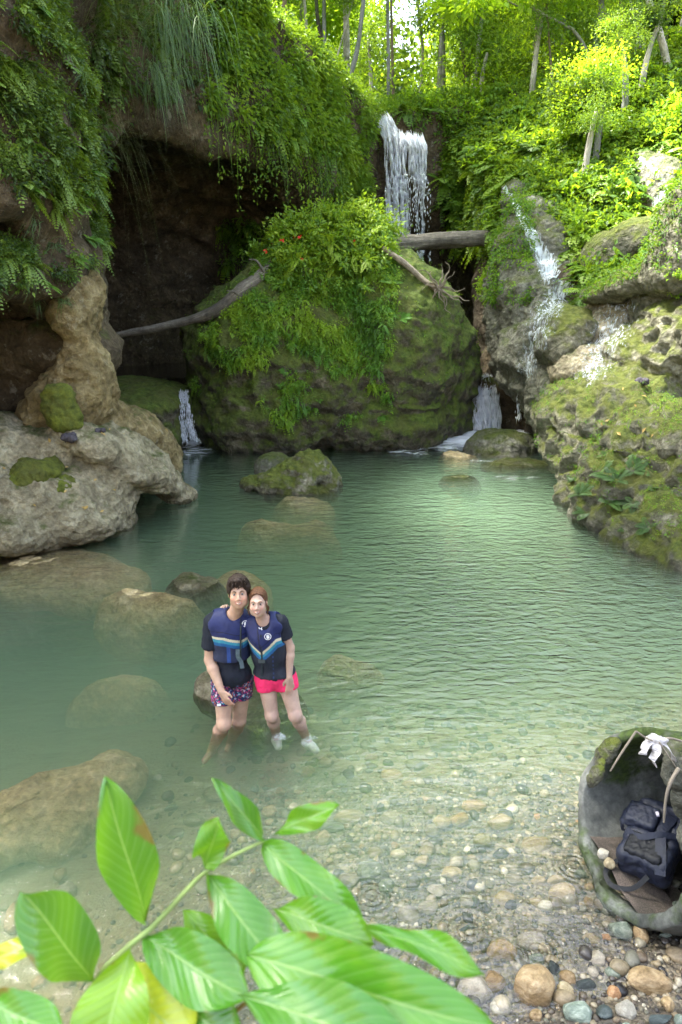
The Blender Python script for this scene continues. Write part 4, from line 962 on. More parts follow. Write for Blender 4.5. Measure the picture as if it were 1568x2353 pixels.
def gz(x, y):
    d = (GV[:, 0] - x) ** 2 + (GV[:, 1] - y) ** 2 + 0.0; k = np.flatnonzero(d < 0.15)
    return float(GV[k, 2].max()) if len(k) else (float(farz(np.array(x), np.array(y))) if y > 35 else 9.0)
def T(label, pts, Y, rpx, bark, crowns, rise=6.0, group=None):
    """pts: picture points of the visible trunk, base first; it carries on above the frame"""
    q = [P(x, y, Y) for x, y in pts]; b = q[0].copy(); b.z = min(gz(b.x, b.y) - 0.2, b.z)
    d = (q[-1] - q[-2]).normalized(); q = ([b] if (q[0] - b).length > 0.05 else []) + q + [q[-1] + d * rise * 0.5, q[-1] + d * rise]
    r = rpx * S(q[1]); return tree(label, q, r, r * 0.55, bark, crowns, group)
S3 = 'leaf_sun'
T('slim blackish trunk curving up, darkest of the forest trunks', [(745, 192), (741, 120), (730, 40), (727, 0)], 27.5, 5.5, 'bark_dark', [(S3, 1, (0, 0, 1), 1.2), (S3, 2, (-1.5, 1, -1), 0.9)])
T('thick pale brown trunk standing left of the sky gap', [(797, 185), (797, 100), (795, 0)], 28.5, 9, 'bark_pale', [(S3, 3, (0.5, 0, 1), 1.3)])
T('grey blue trunk leaning right beside the sky gap', [(800, 200), (822, 110), (836, 0)], 27, 6.5, 'bark_grey', [(S3, 2, (0.5, 1, 1.5), 1.1)])
T('thin pale stem slanting right between the dark and brown trunks', [(758, 190), (775, 130), (792, 70)], 27.6, 2.5, 'bark_pale', [('leaf_hill', 1, (0, 0, 0), 0.5)], 1.5)
T('slender green grey trunk just left of the sky gap waterfall notch', [(893, 250), (893, 140), (891, 0)], 28, 5, 'bark_grey', [(S3, 1, (-0.5, 1, 1), 1.0)])
T('second slender trunk close beside the slender green grey one', [(905, 250), (902, 140), (900, 40)], 28.6, 4, 'bark_brown', [(S3, 3, (0.3, 1, 1), 0.9)], 4)
T('pale trunk rising left of the blackish trunk', [(708, 235), (708, 130), (700, 0)], 26.5, 4.5, 'bark_pale', [(S3, 2, (-0.6, 0.5, 1.5), 1.1)])
T('mottled brown grey trunk among vines left of centre', [(655, 160), (650, 80), (655, 0)], 26, 7, 'bark_brown', [(S3, 1, (-1, 0.5, 2), 1.2)])
T('pale smooth trunk leaning left high on the right slope', [(1410, 200), (1404, 120), (1390, 40), (1380, 0)], 25, 8, 'bark_pale', [('leaf_far', 1, (-0.5, 0.5, 1), 1.1)])
T('whitest mottled trunk leaning left near upper right corner', [(1548, 240), (1525, 110), (1497, 20), (1488, -10)], 23, 9, 'bark_pale', [('leaf_far', 2, (-0.5, 0.5, 1.2), 1.1)])
T('brownish slim trunk between two pale trunks at upper right', [(1450, 170), (1440, 70), (1425, 0)], 26, 5, 'bark_brown', [('leaf_far', 3, (0, 1, 1), 0.9)])
T('thin grey stem right of the brownish trunk at upper right', [(1480, 180), (1470, 100), (1455, 30)], 26.6, 3, 'bark_grey', [('leaf_far', 1, (0, 1, 1), 0.7)], 3)
T('curved pale branchy sapling arching left on the right slope', [(1356, 150), (1345, 110), (1318, 70), (1300, 60)], 24.5, 4.5, 'bark_pale', [('broad', 1, (-1.2, 0, 0.6), (0.8, 0.6, 0.5))], 1.2)
T('slim brown stem low on right slope under broad leaves', [(1275, 220), (1268, 170), (1265, 130)], 24.5, 3.5, 'bark_brown', [('broad', 1, (0.2, 0.3, 0.5), (0.6, 0.6, 0.4))], 1.5)
T('pale forked trunk behind bright canopy right of sky gap', [(1012, 200), (1015, 100), (1010, 20)], 32, 5, 'bark_pale', [(S3, 3, (0.5, 1, 1.5), 1.2)], 4)
T('slim pale trunk in the yellow green thicket', [(968, 190), (972, 120), (966, 60)], 30, 4, 'bark_pale', [(S3, 1, (0, 0.5, 0.8), 0.8)], 2)
# midstory and canopy trees, one by one
def twhere(x, y):
    p = float(proj(np.array([[x, y, 12.0]]))[0][0]); d = ', nearer row' if y < 29 else ', farther row' if y > 32 else ''
    for a, t_ in ((500, 'over the hanging grass'), (660, 'left of the mottled brown trunk'), (790, 'around the blackish trunk'), (880, 'just left of the sky gap'), (1010, 'just right of the sky gap'), (1150, 'above the main falls right side'), (1290, 'above the thin stream'), (1400, 'left of upper right pale trunks'), (1500, 'between upper right pale trunks')):
        if p < a: return t_ + d
    return 'at the upper right corner' + d
def rt(n, xr, yr, hr, kinds, label, group, sc=(0.7, 1.1), seed=1, keep=None, brk=('bark_brown', 'bark_grey', 'bark_pale'), low=0.0):
    rr = random.Random(seed); c = 0
    while c < n:
        y = rr.uniform(*yr); x = rr.uniform(*xr) * y
        if keep is not None and not keep(x, y): continue
        z = gz(x, y) if y < 35 else float(farz(np.array(x), np.array(y)))
        h = rr.uniform(*hr); ln = rr.uniform(-0.5, 0.5)
        kd = rr.choice(kinds); s = rr.uniform(*sc)
        cs = [(kd[0], kd[1], (0, 0, 0), (s * 1.1, s * 1.1, s))]
        if low and rr.random() < low: cs.append((kd[0], kd[1], (rr.uniform(-1, 1), rr.uniform(-1, 1), -h * 0.45), s * 0.8))
        tree(label, [(x, y, z - 0.3), (x + ln * 0.3, y, z + h * 0.5), (x + ln, y, z + h)], 0.10, 0.05, rr.choice(brk), cs, group) if '@' not in label else tree(label.replace('@', twhere(x, y)), [(x, y, z - 0.3), (x + ln * 0.3, y, z + h * 0.5), (x + ln, y, z + h)], 0.10, 0.05, rr.choice(brk), cs, group); c += 1
sunk_ = [(S3, 1), (S3, 2), (S3, 3), ('leaf_hill', 1), ('leaf_hill', 2)]
gapf = lambda x, y: abs(x / y - 0.085) > 0.035
rt(16, (-0.16, 0.30), (26.5, 31), (1.6, 4.0), sunk_, 'bright young tree @', 'young trees behind the falls', (0.45, 0.75), 3, gapf)
rt(14, (-0.20, 0.42), (31, 36), (3.5, 8.0), sunk_, 'tall sunlit tree @', 'forest trees behind the falls', (0.8, 1.2), 4, gapf, low=0.6)
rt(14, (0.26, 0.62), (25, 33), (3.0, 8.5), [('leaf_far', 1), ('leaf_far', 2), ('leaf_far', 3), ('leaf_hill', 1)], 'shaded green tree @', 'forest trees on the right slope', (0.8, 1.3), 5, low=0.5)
rt(13, (0.31, 0.50), (19, 25), (0.8, 2.0), [('leaf_hill', 1), ('leaf_hill', 2), (S3, 1), ('leaf_far', 2)], 'slender sapling @', 'saplings on the hillside', (0.26, 0.48), 19)
rt(16, (0.16, 0.60), (24.5, 29), (1.0, 2.6), [('leaf_hill', 1), ('leaf_hill', 2), (S3, 2)], 'bushy low tree @', 'low trees along the hillside top', (0.45, 0.75), 9)
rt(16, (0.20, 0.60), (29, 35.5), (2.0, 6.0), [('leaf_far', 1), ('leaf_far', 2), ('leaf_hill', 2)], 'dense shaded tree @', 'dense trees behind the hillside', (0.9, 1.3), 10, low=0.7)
rt(10, (-0.50, -0.12), (22, 33), (3.0, 7.0), sunk_, 'leafy cliff top tree @', 'trees on the left cliff top', (0.9, 1.3), 6)
# far-off wood: one mass
rs = np.random.RandomState(8)
n = 7500
y = rs.uniform(36, 75, n); az = rs.uniform(-0.75, 0.85, n); x = az * y
z = farz(x, y) + rs.rand(n) ** 0.9 * (11.0 - 7.5 * np.exp(-((az - 0.085) / 0.05) ** 2))
C = np.stack([x, y, z], 1); N = nrm(np.stack([rs.normal(size=n) * 0.4, -0.5 + rs.normal(size=n) * 0.3, 0.7 + 0 * x], 1))
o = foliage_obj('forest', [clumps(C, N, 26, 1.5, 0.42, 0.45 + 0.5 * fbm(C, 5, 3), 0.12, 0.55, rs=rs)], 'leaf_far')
tag(o, 'far off wood closing the valley behind the falls', 'forest', kind='stuff')
# bright broad-leaved thicket just behind the fall lip and along the skyline
k = (GN[:, 2] > 0.3) & (GV[:, 1] > 25.5) & (GV[:, 1] < 35) & (np.abs(gpx - 920) > 25)
C, N = pick(GV, GN, k, 1700); C[:, 2] += RS.rand(len(C)) ** 1.6 * 1.5
o = foliage_obj('thicket_foliage', [clumps(C, N, 16, 0.4, 0.17, cl(C) + 0.1, droop=0.2)], 'leaf_sun'); tag(o, 'sunlit yellow green thicket between the trunks above the falls', 'thicket', kind='stuff')

# unseen tall trees shading the gorge; last two added to shade the near leaves
for i, (x, y, h, cx, cy, s) in enumerate([(-6.5, 12, 6, 1.5, 0, 1.3), (-5.0, 17.5, 6, 2.0, 0.5, 1.3), (-7.5, 9, 7, 2.0, 1.0, 1.3), (-3.0, 22.5, 5.5, 1.6, -1, 1.2), (14, 15, 8, -2.5, -0.5, 1.2), (13.5, 10.5, 11, -2.0, 0, 1.3), (-8.5, 6.5, 8, 2.5, 0, 1.4), (-8.5, 13, 8, 1, 0, 1.3), (-8.0, 2.6, 10.5, 2.6, 0.3, 1.35), (-8.5, 0.8, 10.0, 3.6, 0.6, 1.3)]):
    z = gz(x, y) if y > 5.5 else 3.4; z = z if z > 2 else 6.0
    lean = Vector((cx, cy, h)); b = Vector((x, y, z - 0.3))
    tree(('unseen tall tree leaning in from left, shading the pool' if x < 0 else 'tall tree on the right slope leaning over the pool'), [b, b + lean * 0.5 + Vector((0, 0, 0.4)), b + lean], 0.16, 0.08, 'bark_grey', [('leaf_sun', i % 3 + 1, (0, 0, 0), (s * 1.2, s * 1.2, s * 0.9)), ('leaf_sun', (i + 1) % 3 + 1, (cx * 0.8, 0.6, -0.6), s * 0.9)], 'trees leaning over the gorge')
# ------------------------------------------------------------------ falling water, foam, films
def m_white(name, alpha_sc=None, col=(0.86, 0.90, 0.97), soft=False):
    t = NT(name); b = t.bsdf(col, 0.25, None, 0.5); tr = t.n('ShaderNodeBsdfTranslucent'); tr.inputs[0].default_value = (*col, 1)
    ms = t.n('ShaderNodeMixShader'); ms.inputs[0].default_value = 0.35; t.t.links.new(b, ms.inputs[1]); t.t.links.new(tr.outputs[0], ms.inputs[2])
    out = ms.outputs[0]
    if alpha_sc:
        n = t.noise(t.scale(t.pos(), alpha_sc), 1.0, 4, 0.65, 0.6)
        a = t.mr(t.math('ADD', t.attr('dens'), t.math('MULTIPLY', t.math('SUBTRACT', n, 0.5), 2.6)), 0.36, 1.15 if soft else 1.0)
        tp = t.n('ShaderNodeBsdfTransparent'); m2 = t.n('ShaderNodeMixShader'); t.t.links.new(a, m2.inputs[0])
        t.t.links.new(tp.outputs[0], m2.inputs[1]); t.t.links.new(out, m2.inputs[2]); out = m2.outputs[0]
    return t.end(out)
M['white'] = m_white('white_water'); M['film'] = m_white('stream_water', (20, 20, 4.5), (0.72, 0.80, 0.86)); M['foam'] = m_white('foam', (2.6, 5.0, 3.0), (0.88, 0.94, 1.0), True)
M['cascade'] = m_white('cascade_water', (11, 11, 1.3), (0.80, 0.88, 0.97))
def drops(C, L, Wd, tilt):
    n = len(C); L = L[:, None]; Wd = Wd[:, None]; z = np.array([0, 0, 1.0]); x = np.array([1.0, 0, 0]); y = np.array([0, 1.0, 0])
    ax = nrm(z[None] + tilt)
    V = np.stack([C + ax * L, C - ax * L, C + x * Wd, C - x * Wd, C + y * Wd, C - y * Wd], 1).reshape(-1, 3); b = np.arange(n)[:, None] * 6
    T_ = np.concatenate([b + np.array([[i, j, k]]) for i, j, k in [(0, 2, 4), (0, 4, 3), (0, 3, 5), (0, 5, 2), (1, 4, 2), (1, 3, 4), (1, 5, 3), (1, 2, 5)]])
    return V.astype(np.float32), T_
def fall(name, label, lines, n, wid, seed, L=(0.05, 0.22), Wd=(0.006, 0.022), thin=0.5, powr=1.0, sheet=True, mat='white', parent=None):
    """lines: two 3-D polylines bounding the fall (left and right), top to bottom"""
    rs = np.random.RandomState(seed); A, B = [np.array([p[:] for p in l]) for l in lines]; K = len(A) - 1
    def at(u, t):
        s = np.clip((t * K).astype(int), 0, K - 1); f = (t * K - s)[:, None]
        a = A[s] * (1 - f) + A[s + 1] * f; b = B[s] * (1 - f) + B[s + 1] * f
        return a * (1 - u[:, None]) + b * u[:, None], (A[s + 1] - A[s])
    u = rs.rand(n * 6) ** 1.0; t = rs.rand(n * 6) ** powr
    dn = fbm(np.stack([u * 5.5, t * 1.6, 0 * u + seed], 1), 1.0, 3)
    k = np.flatnonzero(dn + rs.normal(size=len(u)) * 0.12 > thin * 0.25)[:n]; u, t = u[k], t[k]
    C, dr = at(u, t); C = C + rs.normal(size=C.shape) * np.array([0.02, wid, 0.03]); dr = nrm(dr)
    sl = dr * -1; tilt = sl - np.array([0, 0, 1]); m = len(C)
    V, T_ = drops(C, rs.uniform(*L, m), rs.uniform(*Wd, m), tilt * 0.9)
    o = mesh_obj(name, V, T_, M[mat], parent=parent, smooth=True)
    if label: tag(o, label, 'waterfall')
    if sheet:
        nu, nt_ = 40, 90; U, Tt = np.meshgrid(np.linspace(0, 1, nu), np.linspace(0, 1, nt_), indexing='ij')
        Vs, _ = at(U.ravel(), Tt.ravel()); q = np.stack([U.ravel() * 6, Tt.ravel() * 2.2, 0 * U.ravel() + seed], 1)
        Vs = Vs.copy(); Vs[:, 1] += 0.10 * fbm(q, 0.8, 3) + wid * 0.3
        ii = np.arange(nu * nt_).reshape(nu, nt_); Qs = np.stack([ii[:-1, :-1].ravel(), ii[1:, :-1].ravel(), ii[1:, 1:].ravel(), ii[:-1, 1:].ravel()], 1)
        dens = sheet * (1 - np.abs(U.ravel() - 0.5) ** 4 * 10)
        mesh_obj('water_sheet', Vs, Qs, M['cascade'], parent=o, attrs={'dens': dens})
    return o
Yf = 24.6
mf = fall('waterfall', 'tall lacy main waterfall dropping behind the level log', [[P(862, 278, 24.3), P(884, 318, 24.0), P(887, 420, 23.8), P(888, 530, 23.7), P(905, 655, 23.6)], [P(900, 272, 24.3), P(918, 318, 24.0), P(925, 420, 23.8), P(932, 530, 23.7), P(940, 655, 23.6)]], 3200, 0.08, 3, L=(0.08, 0.32), Wd=(0.004, 0.013), thin=0.0, sheet=0.40)
fall('side_stream', None, [[P(918, 312, 24.0), P(925, 340, 23.9), P(925, 430, 23.8), P(925, 655, 23.6)], [P(974, 322, 24.0), P(981, 345, 23.9), P(984, 430, 23.8), P(986, 655, 23.6)]], 3200, 0.08, 4, L=(0.06, 0.26), Wd=(0.004, 0.011), thin=0.4, sheet=0.18, parent=mf)
V, T_ = drops(np.array([P(RS.uniform(885, 990), RS.uniform(400, 660), 23.6)[:] for _ in range(500)]), RS.uniform(0.03, 0.07, 500), RS.uniform(0.008, 0.02, 500), np.zeros((500, 3)))
mesh_obj('spray', V, T_, M['white'], parent=mf)
fall('cascade', 'broad white cascade pouring through gap right of the boulder', [[P(1094, 866, 18.6), P(1088, 900, 17.9), P(1086, 950, 17.6), P(1092, 992, 17.5)], [P(1126, 866, 18.6), P(1138, 896, 18.0), P(1146, 940, 17.7), P(1154, 990, 17.6)]], 2200, 0.10, 5, L=(0.06, 0.20), Wd=(0.004, 0.014), thin=-0.3, sheet=0.95)
fall('cascade', 'small lacy cascade left of the boulder beside dark ledge', [[P(413, 900, 16.2), P(414, 930, 15.95), P(416, 975, 15.85), P(420, 1014, 15.8)], [P(430, 898, 16.2), P(434, 930, 15.95), P(443, 975, 15.85), P(462, 1014, 15.8)]], 700, 0.05, 6, L=(0.02, 0.08), Wd=(0.004, 0.012), thin=0.1, sheet=0.40)
fall('trickle', 'thin trickle dripping off right ledge beside grey rounded rock', [[P(1236, 955, 16.6), P(1234, 1000, 16.4), P(1232, 1022, 16.4)], [P(1243, 955, 16.6), P(1243, 1000, 16.4), P(1248, 1022, 16.4)]], 130, 0.03, 7, L=(0.03, 0.1), Wd=(0.005, 0.014), thin=0, sheet=0.6)
fall('trickle', 'thin trickle running down the dark rock right of broad cascade', [[P(1196, 845, 16.3), P(1190, 900, 16.2), P(1188, 965, 16.2)], [P(1202, 845, 16.3), P(1196, 900, 16.2), P(1196, 965, 16.2)]], 110, 0.04, 8, L=(0.03, 0.1), Wd=(0.004, 0.012), thin=0, sheet=False)
def foam(name, label, blobs, h=0.06):
    Vs, Qs, Ds = [], [], []
    xs = [W(b[0], b[1]) for b in blobs]; rx = [(b[2] * S(x), b[3]) for b, x in zip(blobs, xs)]
    lo = [min(x[i] - r[i] for x, r in zip(xs, rx)) for i in (0, 1)]; hi = [max(x[i] + r[i] for x, r in zip(xs, rx)) for i in (0, 1)]
    X, Y = np.meshgrid(np.arange(lo[0], hi[0], h), np.arange(lo[1], hi[1], h), indexing='ij'); d = np.zeros_like(X)
    for x, r, b in zip(xs, rx, blobs): d = np.maximum(d, b[4] * (1 - np.clip(((X - x[0]) / r[0]) ** 2 + ((Y - x[1]) / r[1]) ** 2, 0, 1)))
    p = np.stack([X.ravel(), Y.ravel(), 0 * X.ravel()], 1); p[:, 2] = 0.012 + 0.05 * d.ravel() * (1 + fbm(p, 0.25, 3))
    ii = np.arange(X.size).reshape(X.shape); Q = np.stack([ii[:-1, :-1].ravel(), ii[1:, :-1].ravel(), ii[1:, 1:].ravel(), ii[:-1, 1:].ravel()], 1)
    Q = Q[d.ravel()[Q].max(1) > 0.02]
    o = mesh_obj(name, p, Q, M['foam'], attrs={'dens': d.ravel()}); tag(o, label, 'foam', kind='stuff')
foam('foam', 'white churned water fanning out below the broad cascade', [(1110, 1000, 75, 1.6, 2.2), (1060, 1012, 80, 1.2, 1.7), (1000, 1028, 85, 0.7, 1.0), (1190, 990, 60, 1.2, 1.2), (1235, 1008, 45, 0.9, 0.8), (940, 1042, 80, 0.45, 0.6)])
foam('foam', 'bluish froth at the foot of the small left cascade', [(442, 1016, 40, 0.9, 1.5), (452, 1040, 46, 0.6, 0.75)])
foam('foam', 'thin froth around the low flat rock awash', [(1170, 1100, 90, 0.22, 0.35), (1110, 1060, 60, 0.3, 0.35)])
def film(name, label, keys, line, dens=0.8, off=0.03, cat='stream', mat='film'):
    Vs, Qs, Ds = [], [], []; o_ = 0
    for k in keys:
        V_, N_, Q_ = (GV, GN, GQ) if k == 'gorge' else ROCKS[k]
        x, y = proj(V_); best = np.zeros(len(V_))
        for (x0, y0, w0), (x1, y1, w1) in zip(line[:-1], line[1:]):
            L2 = (x1 - x0) ** 2 + (y1 - y0) ** 2; t = np.clip(((x - x0) * (x1 - x0) + (y - y0) * (y1 - y0)) / L2, 0, 1)
            dd = np.hypot(x - x0 - t * (x1 - x0), y - y0 - t * (y1 - y0)); best = np.maximum(best, 1 - dd / (w0 + (w1 - w0) * t))
        best[(N_ @ np.array([0, -0.9, 0.45])) < 0.0] = 0
        keep = (best[Q_] > 0).all(1); q = Q_[keep]
        if not len(q): continue
        u, inv = np.unique(q, return_inverse=True); Vs.append(V_[u] + N_[u] * off); Qs.append(inv.reshape(-1, 4) + o_); Ds.append(best[u] ** 0.6 * dens); o_ += len(u)
    o = mesh_obj(name, np.concatenate(Vs), np.concatenate(Qs), M[mat], attrs={'dens': np.concatenate(Ds)}); tag(o, label, cat); return o
film('stream', 'thin white stream running down grey buttress on right', ['stream_rock', 'gorge', 'boulder'], [(1163, 432, 10), (1195, 490, 15), (1225, 545, 22), (1258, 610, 32), (1290, 665, 40)], 1.05)
film('stream', 'white water sheeting over the pale wet slope at right', ['stream_rock2', 'slope_rock', 'moss_mound', 'gorge'], [(1470, 650, 26), (1430, 705, 52), (1400, 770, 62), (1375, 830, 52), (1345, 865, 40)], 0.52)
film('stream', 'narrow white trickle over bare pale rock at upper right', ['slope_rock3', 'slope_rock2', 'gorge'], [(1470, 365, 10), (1510, 400, 14), (1535, 430, 10), (1510, 470, 16)], 0.8)
film('stream', 'faint film of water spreading over lower buttress rock', ['stream_rock', 'moss_mound'], [(1290, 660, 34), (1250, 735, 40), (1225, 800, 36), (1215, 850, 36)], 0.62)
# ------------------------------------------------------------------ pebbles
def ico(sub):
    import bmesh
    bm = bmesh.new(); bmesh.ops.create_icosphere(bm, subdivisions=sub, radius=1.0)
    V = np.array([v.co[:] for v in bm.verts], np.float32); F = np.array([[v.index for v in f.verts] for f in bm.faces]); bm.free(); return V, F
IV, IF = ico(4); IV2, IF2 = ico(2)
def stone_shape(seed, V0=IV, angular=0.5):
    V = V0.copy(); q = V + seed * 7.1
    V = V * (1 + 0.22 * fbm(q, 1.3, 2) + 0.05 * fbm(q, 0.4, 2))[:, None]
    rs = np.random.RandomState(seed)
    for _ in range(int(3 + 5 * angular)):       # worn facets
        n = rs.normal(size=3); n /= np.linalg.norm(n); d = V @ n; c = rs.uniform(0.6, 0.85); m = d > c
        V[m] -= np.outer((d[m] - c) * 0.75, n)
    return V
def m_stone(name, a, b, c, spec=0.4):
    t = NT(name); p = t.obj(); r = t.n('ShaderNodeObjectInfo').outputs['Random']
    v = t.n('ShaderNodeVectorMath', operation='ADD'); t.set(v.inputs[0], p); cb = t.n('ShaderNodeCombineXYZ'); t.set(cb.inputs[0], t.math('MULTIPLY', r, 37)); t.t.links.new(cb.outputs[0], v.inputs[1]); q = v.outputs[0]
    n = t.noise(q, 1.6, 5, 0.65, 0.7); n2 = t.noise(q, 7, 4, 0.7); 
    col = t.ramp(n, [(0.3, a), (0.5, b), (0.7, c)])
    col = t.mix(0.6, col, t.ramp(n2, [(0.3, 0.65), (0.7, 1.25)]), 'MULTIPLY')
    col = t.mix(1.0, col, t.mr(r, 0, 1, 0.75, 1.15), 'MULTIPLY')
    wet = t.mr(t.pz(), 0.01, 0.10, 0.12, 0.5); col = t.mix(t.mr(t.pz(), 0.0, 0.06, 0.6, 0.0), col, (0.5, 0.42, 0.33), 'MULTIPLY')
    return t.end(t.bsdf(col, wet, t.bump(n2, 0.35, 0.12), spec))
STM = {'cream': m_stone('cream_stone', (0.22, 0.17, 0.10), (0.38, 0.31, 0.19), (0.50, 0.44, 0.32)), 'tan': m_stone('tan_stone', (0.17, 0.11, 0.05), (0.36, 0.25, 0.13), (0.50, 0.39, 0.24)),
       'white': m_stone('white_stone', (0.22, 0.20, 0.16), (0.36, 0.33, 0.27), (0.48, 0.45, 0.38)), 'green': m_stone('green_grey_stone', (0.08, 0.11, 0.09), (0.18, 0.22, 0.18), (0.34, 0.38, 0.32)),
       'dark': m_stone('dark_stone', (0.02, 0.03, 0.03), (0.045, 0.06, 0.06), (0.10, 0.12, 0.12)), 'orange': m_stone('orange_stone', (0.25, 0.12, 0.06), (0.42, 0.23, 0.11), (0.5, 0.35, 0.22)),
       'olive': m_stone('olive_stone', (0.10, 0.09, 0.045), (0.20, 0.19, 0.10), (0.34, 0.32, 0.19))}
SM = {}
def stone(mat, seed, loc, dims, rz, label, group):
    k = (mat, seed % 14)
    if k not in SM: SM[k] = mesh_data('pebble', stone_shape(seed % 14 + 1, angular=(seed % 3) / 2), IF, STM[mat])
    o = bpy.data.objects.new('pebble', SM[k]); link(o); o.location = loc; o.scale = dims; o.rotation_euler = (random.uniform(-.25, .25), random.uniform(-.25, .25), rz)
    return tag(o, label, 'pebble', group)
def bedat(px, py):
    z = 0.0
    for _ in range(6): w = W(px, py, z); z = float(bedz(w[0], w[1])) * 0.7 + z * 0.3
    return W(px, py, z)
BIG = [(805, 1884, 77, 36, 'cream', 'long cream oval stone half out of water by leaf tip'), (898, 1886, 52, 32, 'white', 'angular whitish stone right of the long cream oval'), (743, 1930, 44, 36, 'cream', 'round flat cream stone on dark gravel'),
 (760, 1903, 62, 26, 'green', 'grey green stone below the long cream oval'), (794, 1950, 27, 20, 'olive', 'small olive stone beside round flat cream stone'), (846, 2010, 66, 52, 'green', 'wet greenish white boulder stone near centre shallows'),
 (805, 2026, 52, 32, 'white', 'pale stone just left of wet greenish stone'), (890, 2040, 44, 32, 'green', 'pale green stone right of wet greenish stone'), (1005, 2051, 46, 28, 'white', 'white oval stone in mid shallows'),
 (992, 1911, 32, 28, 'white', 'small chalky wedge stone under water'), (978, 1960, 42, 26, 'cream', 'cream stone under the chalky wedge'), (1058, 1889, 50, 34, 'tan', 'rounded tan stone under rippled water'), (1016, 1894, 44, 32, 'cream', 'pale stone left of rounded tan one'),
 (1110, 1938, 48, 38, 'olive', 'angular olive stone under rippled water'), (940, 2110, 60, 48, 'white', 'large white stone touching the green leaf edge'), (984, 2092, 50, 32, 'white', 'flat white stone behind the large white one'),
 (1077, 2139, 60, 22, 'dark', 'dark slab ringed by ripples'), (1253, 2120, 36, 22, 'white', 'clean white pebble alone in dark shallows'), (1154, 2194, 68, 54, 'tan', 'smooth tan egg shaped stone below dark slab'), (1220, 2170, 64, 48, 'white', 'angular grey white stone beside tan egg stone'),
 (1426, 2147, 66, 44, 'green', 'blue green rounded stone under the concrete pipe'), (1473, 2153, 36, 42, 'tan', 'upright tan stone next to blue green stone'), (1360, 2161, 42, 26, 'cream', 'cream stone left of the blue green stone'), (1393, 2158, 20, 22, 'orange', 'small reddish stone by the blue green stone'),
 (1371, 2208, 48, 34, 'white', 'bright white round stone on wet gravel'), (1231, 2213, 48, 32, 'green', 'mottled grey green stone at the water edge'), (1272, 2233, 36, 44, 'dark', 'dark teal upright stone at the water edge'), (1305, 2252, 42, 34, 'tan', 'orange cream stone touching dark teal stone'),
 (1300, 2289, 40, 48, 'cream', 'cream upright stone right of big brown one'), (1228, 2286, 98, 92, 'tan', 'largest brown stone at the waterline, dark below'), (1129, 2263, 68, 48, 'tan', 'brown stone behind rough white stone'), (1091, 2284, 86, 62, 'white', 'rough white stone beneath leaf tips'),
 (1492, 2264, 100, 62, 'tan', 'knobbly orange tan stone on dark sand'), (1437, 2326, 46, 42, 'white', 'round white stone near bottom edge'), (1327, 2334, 78, 48, 'green', 'flat grey green stone at bottom edge'), (1363, 2238, 30, 26, 'white', 'small white stone under the bright white one'),
 (1454, 2250, 28, 22, 'white', 'small grey white stone left of knobbly stone'), (1344, 2266, 46, 28, 'dark', 'dark grey flat stone between cream stones'), (1388, 2330, 46, 30, 'dark', 'blackish stone at bottom between white and green'), (1536, 2312, 32, 34, 'tan', 'tan stone at bottom right'),
 (1515, 2345, 62, 26, 'dark', 'grey slab at bottom right corner'), (1237, 2079, 42, 24, 'cream', 'pale stone in shallows above white pebble'), (1160, 2073, 52, 38, 'cream', 'pale yellowish stone in mid ripples'), (1292, 2065, 70, 50, 'cream', 'broad pale slab stone left of pipe'),
 (1237, 2029, 42, 26, 'cream', 'cream stone left of pipe mouth'), (1184, 2024, 48, 26, 'white', 'whitish stone in moving shallows'), (1278, 2026, 42, 24, 'cream', 'dim cream stone near pipe foot'), (1036, 2010, 52, 32, 'cream', 'pale stone left of mid ripples'), (970, 1982, 36, 26, 'cream', 'pale round stone by centre shallows'),
 (1531, 2150, 42, 14, 'green', 'thin grey stone behind the pipe'), (751, 1756, 34, 28, 'cream', 'pale stone at the splashing foot'), (593, 1782, 36, 20, 'olive', 'olive stone between the couple feet and leaf'), (704, 1777, 52, 30, 'tan', 'tan sunken stones below the woman'), (688, 1823, 26, 15, 'cream', 'small cream stone above the leaf tip'),
 (446, 1892, 52, 34, 'olive', 'dim olive stone right of tall leaf'), (494, 1832, 52, 44, 'olive', 'dim round stone under murky water left of leaf tip'), (165, 1902, 40, 17, 'cream', 'cream flat stone in murky left shallows'), (81, 1977, 30, 24, 'white', 'small white stone in left shallows'),
 (150, 2055, 64, 46, 'white', 'porous whitish rock at left shallows'), (47, 2115, 62, 78, 'tan', 'large tan brown stone at left edge behind leaf'), (10, 2087, 22, 18, 'white', 'small grey white stone at left edge'), (121, 1939, 32, 15, 'cream', 'thin cream stone at left'), (139, 2013, 36, 30, 'tan', 'tan stone above porous rock'),
 (543, 1921, 30, 24, 'cream', 'cream stone between two leaves'), (620, 1869, 36, 30, 'cream', 'cream stone right of upright leaf'), (900, 1786, 54, 34, 'tan', 'yellowish sunken stone right of splashes'), (940, 1806, 40, 24, 'tan', 'second yellowish sunken stone'), (1020, 1720, 80, 60, 'olive', 'big dim sunken stone right of the couple'),
 (960, 1765, 60, 34, 'olive', 'flat dim sunken stone'), (855, 1745, 40, 24, 'tan', 'tan sunken stone right of splashing foot'), (780, 1800, 40, 26, 'olive', 'olive sunken stone above upright leaf tip'), (1090, 1860, 60, 34, 'tan', 'golden sunken stone under glitter'), (1150, 1895, 70, 40, 'cream', 'broad pale sunken stone under glitter'), (1230, 1950, 70, 44, 'cream', 'broad pale sunken patch stone')]
occ = []
for i, (px, py, w, h, mat, lab) in enumerate(BIG):
    c = bedat(px, py); m = S(c); rx, rz_ = w * m / 2, h * m / 2
    c.z += rz_ * 0.35; stone(mat, i, c, (rx, rz_ * 1.05, rz_ * 0.85), random.uniform(-0.2, 0.2), lab, 'stones of the shallows'); occ.append((px, py, w / 2))
rs = np.random.RandomState(12); cnt = 0
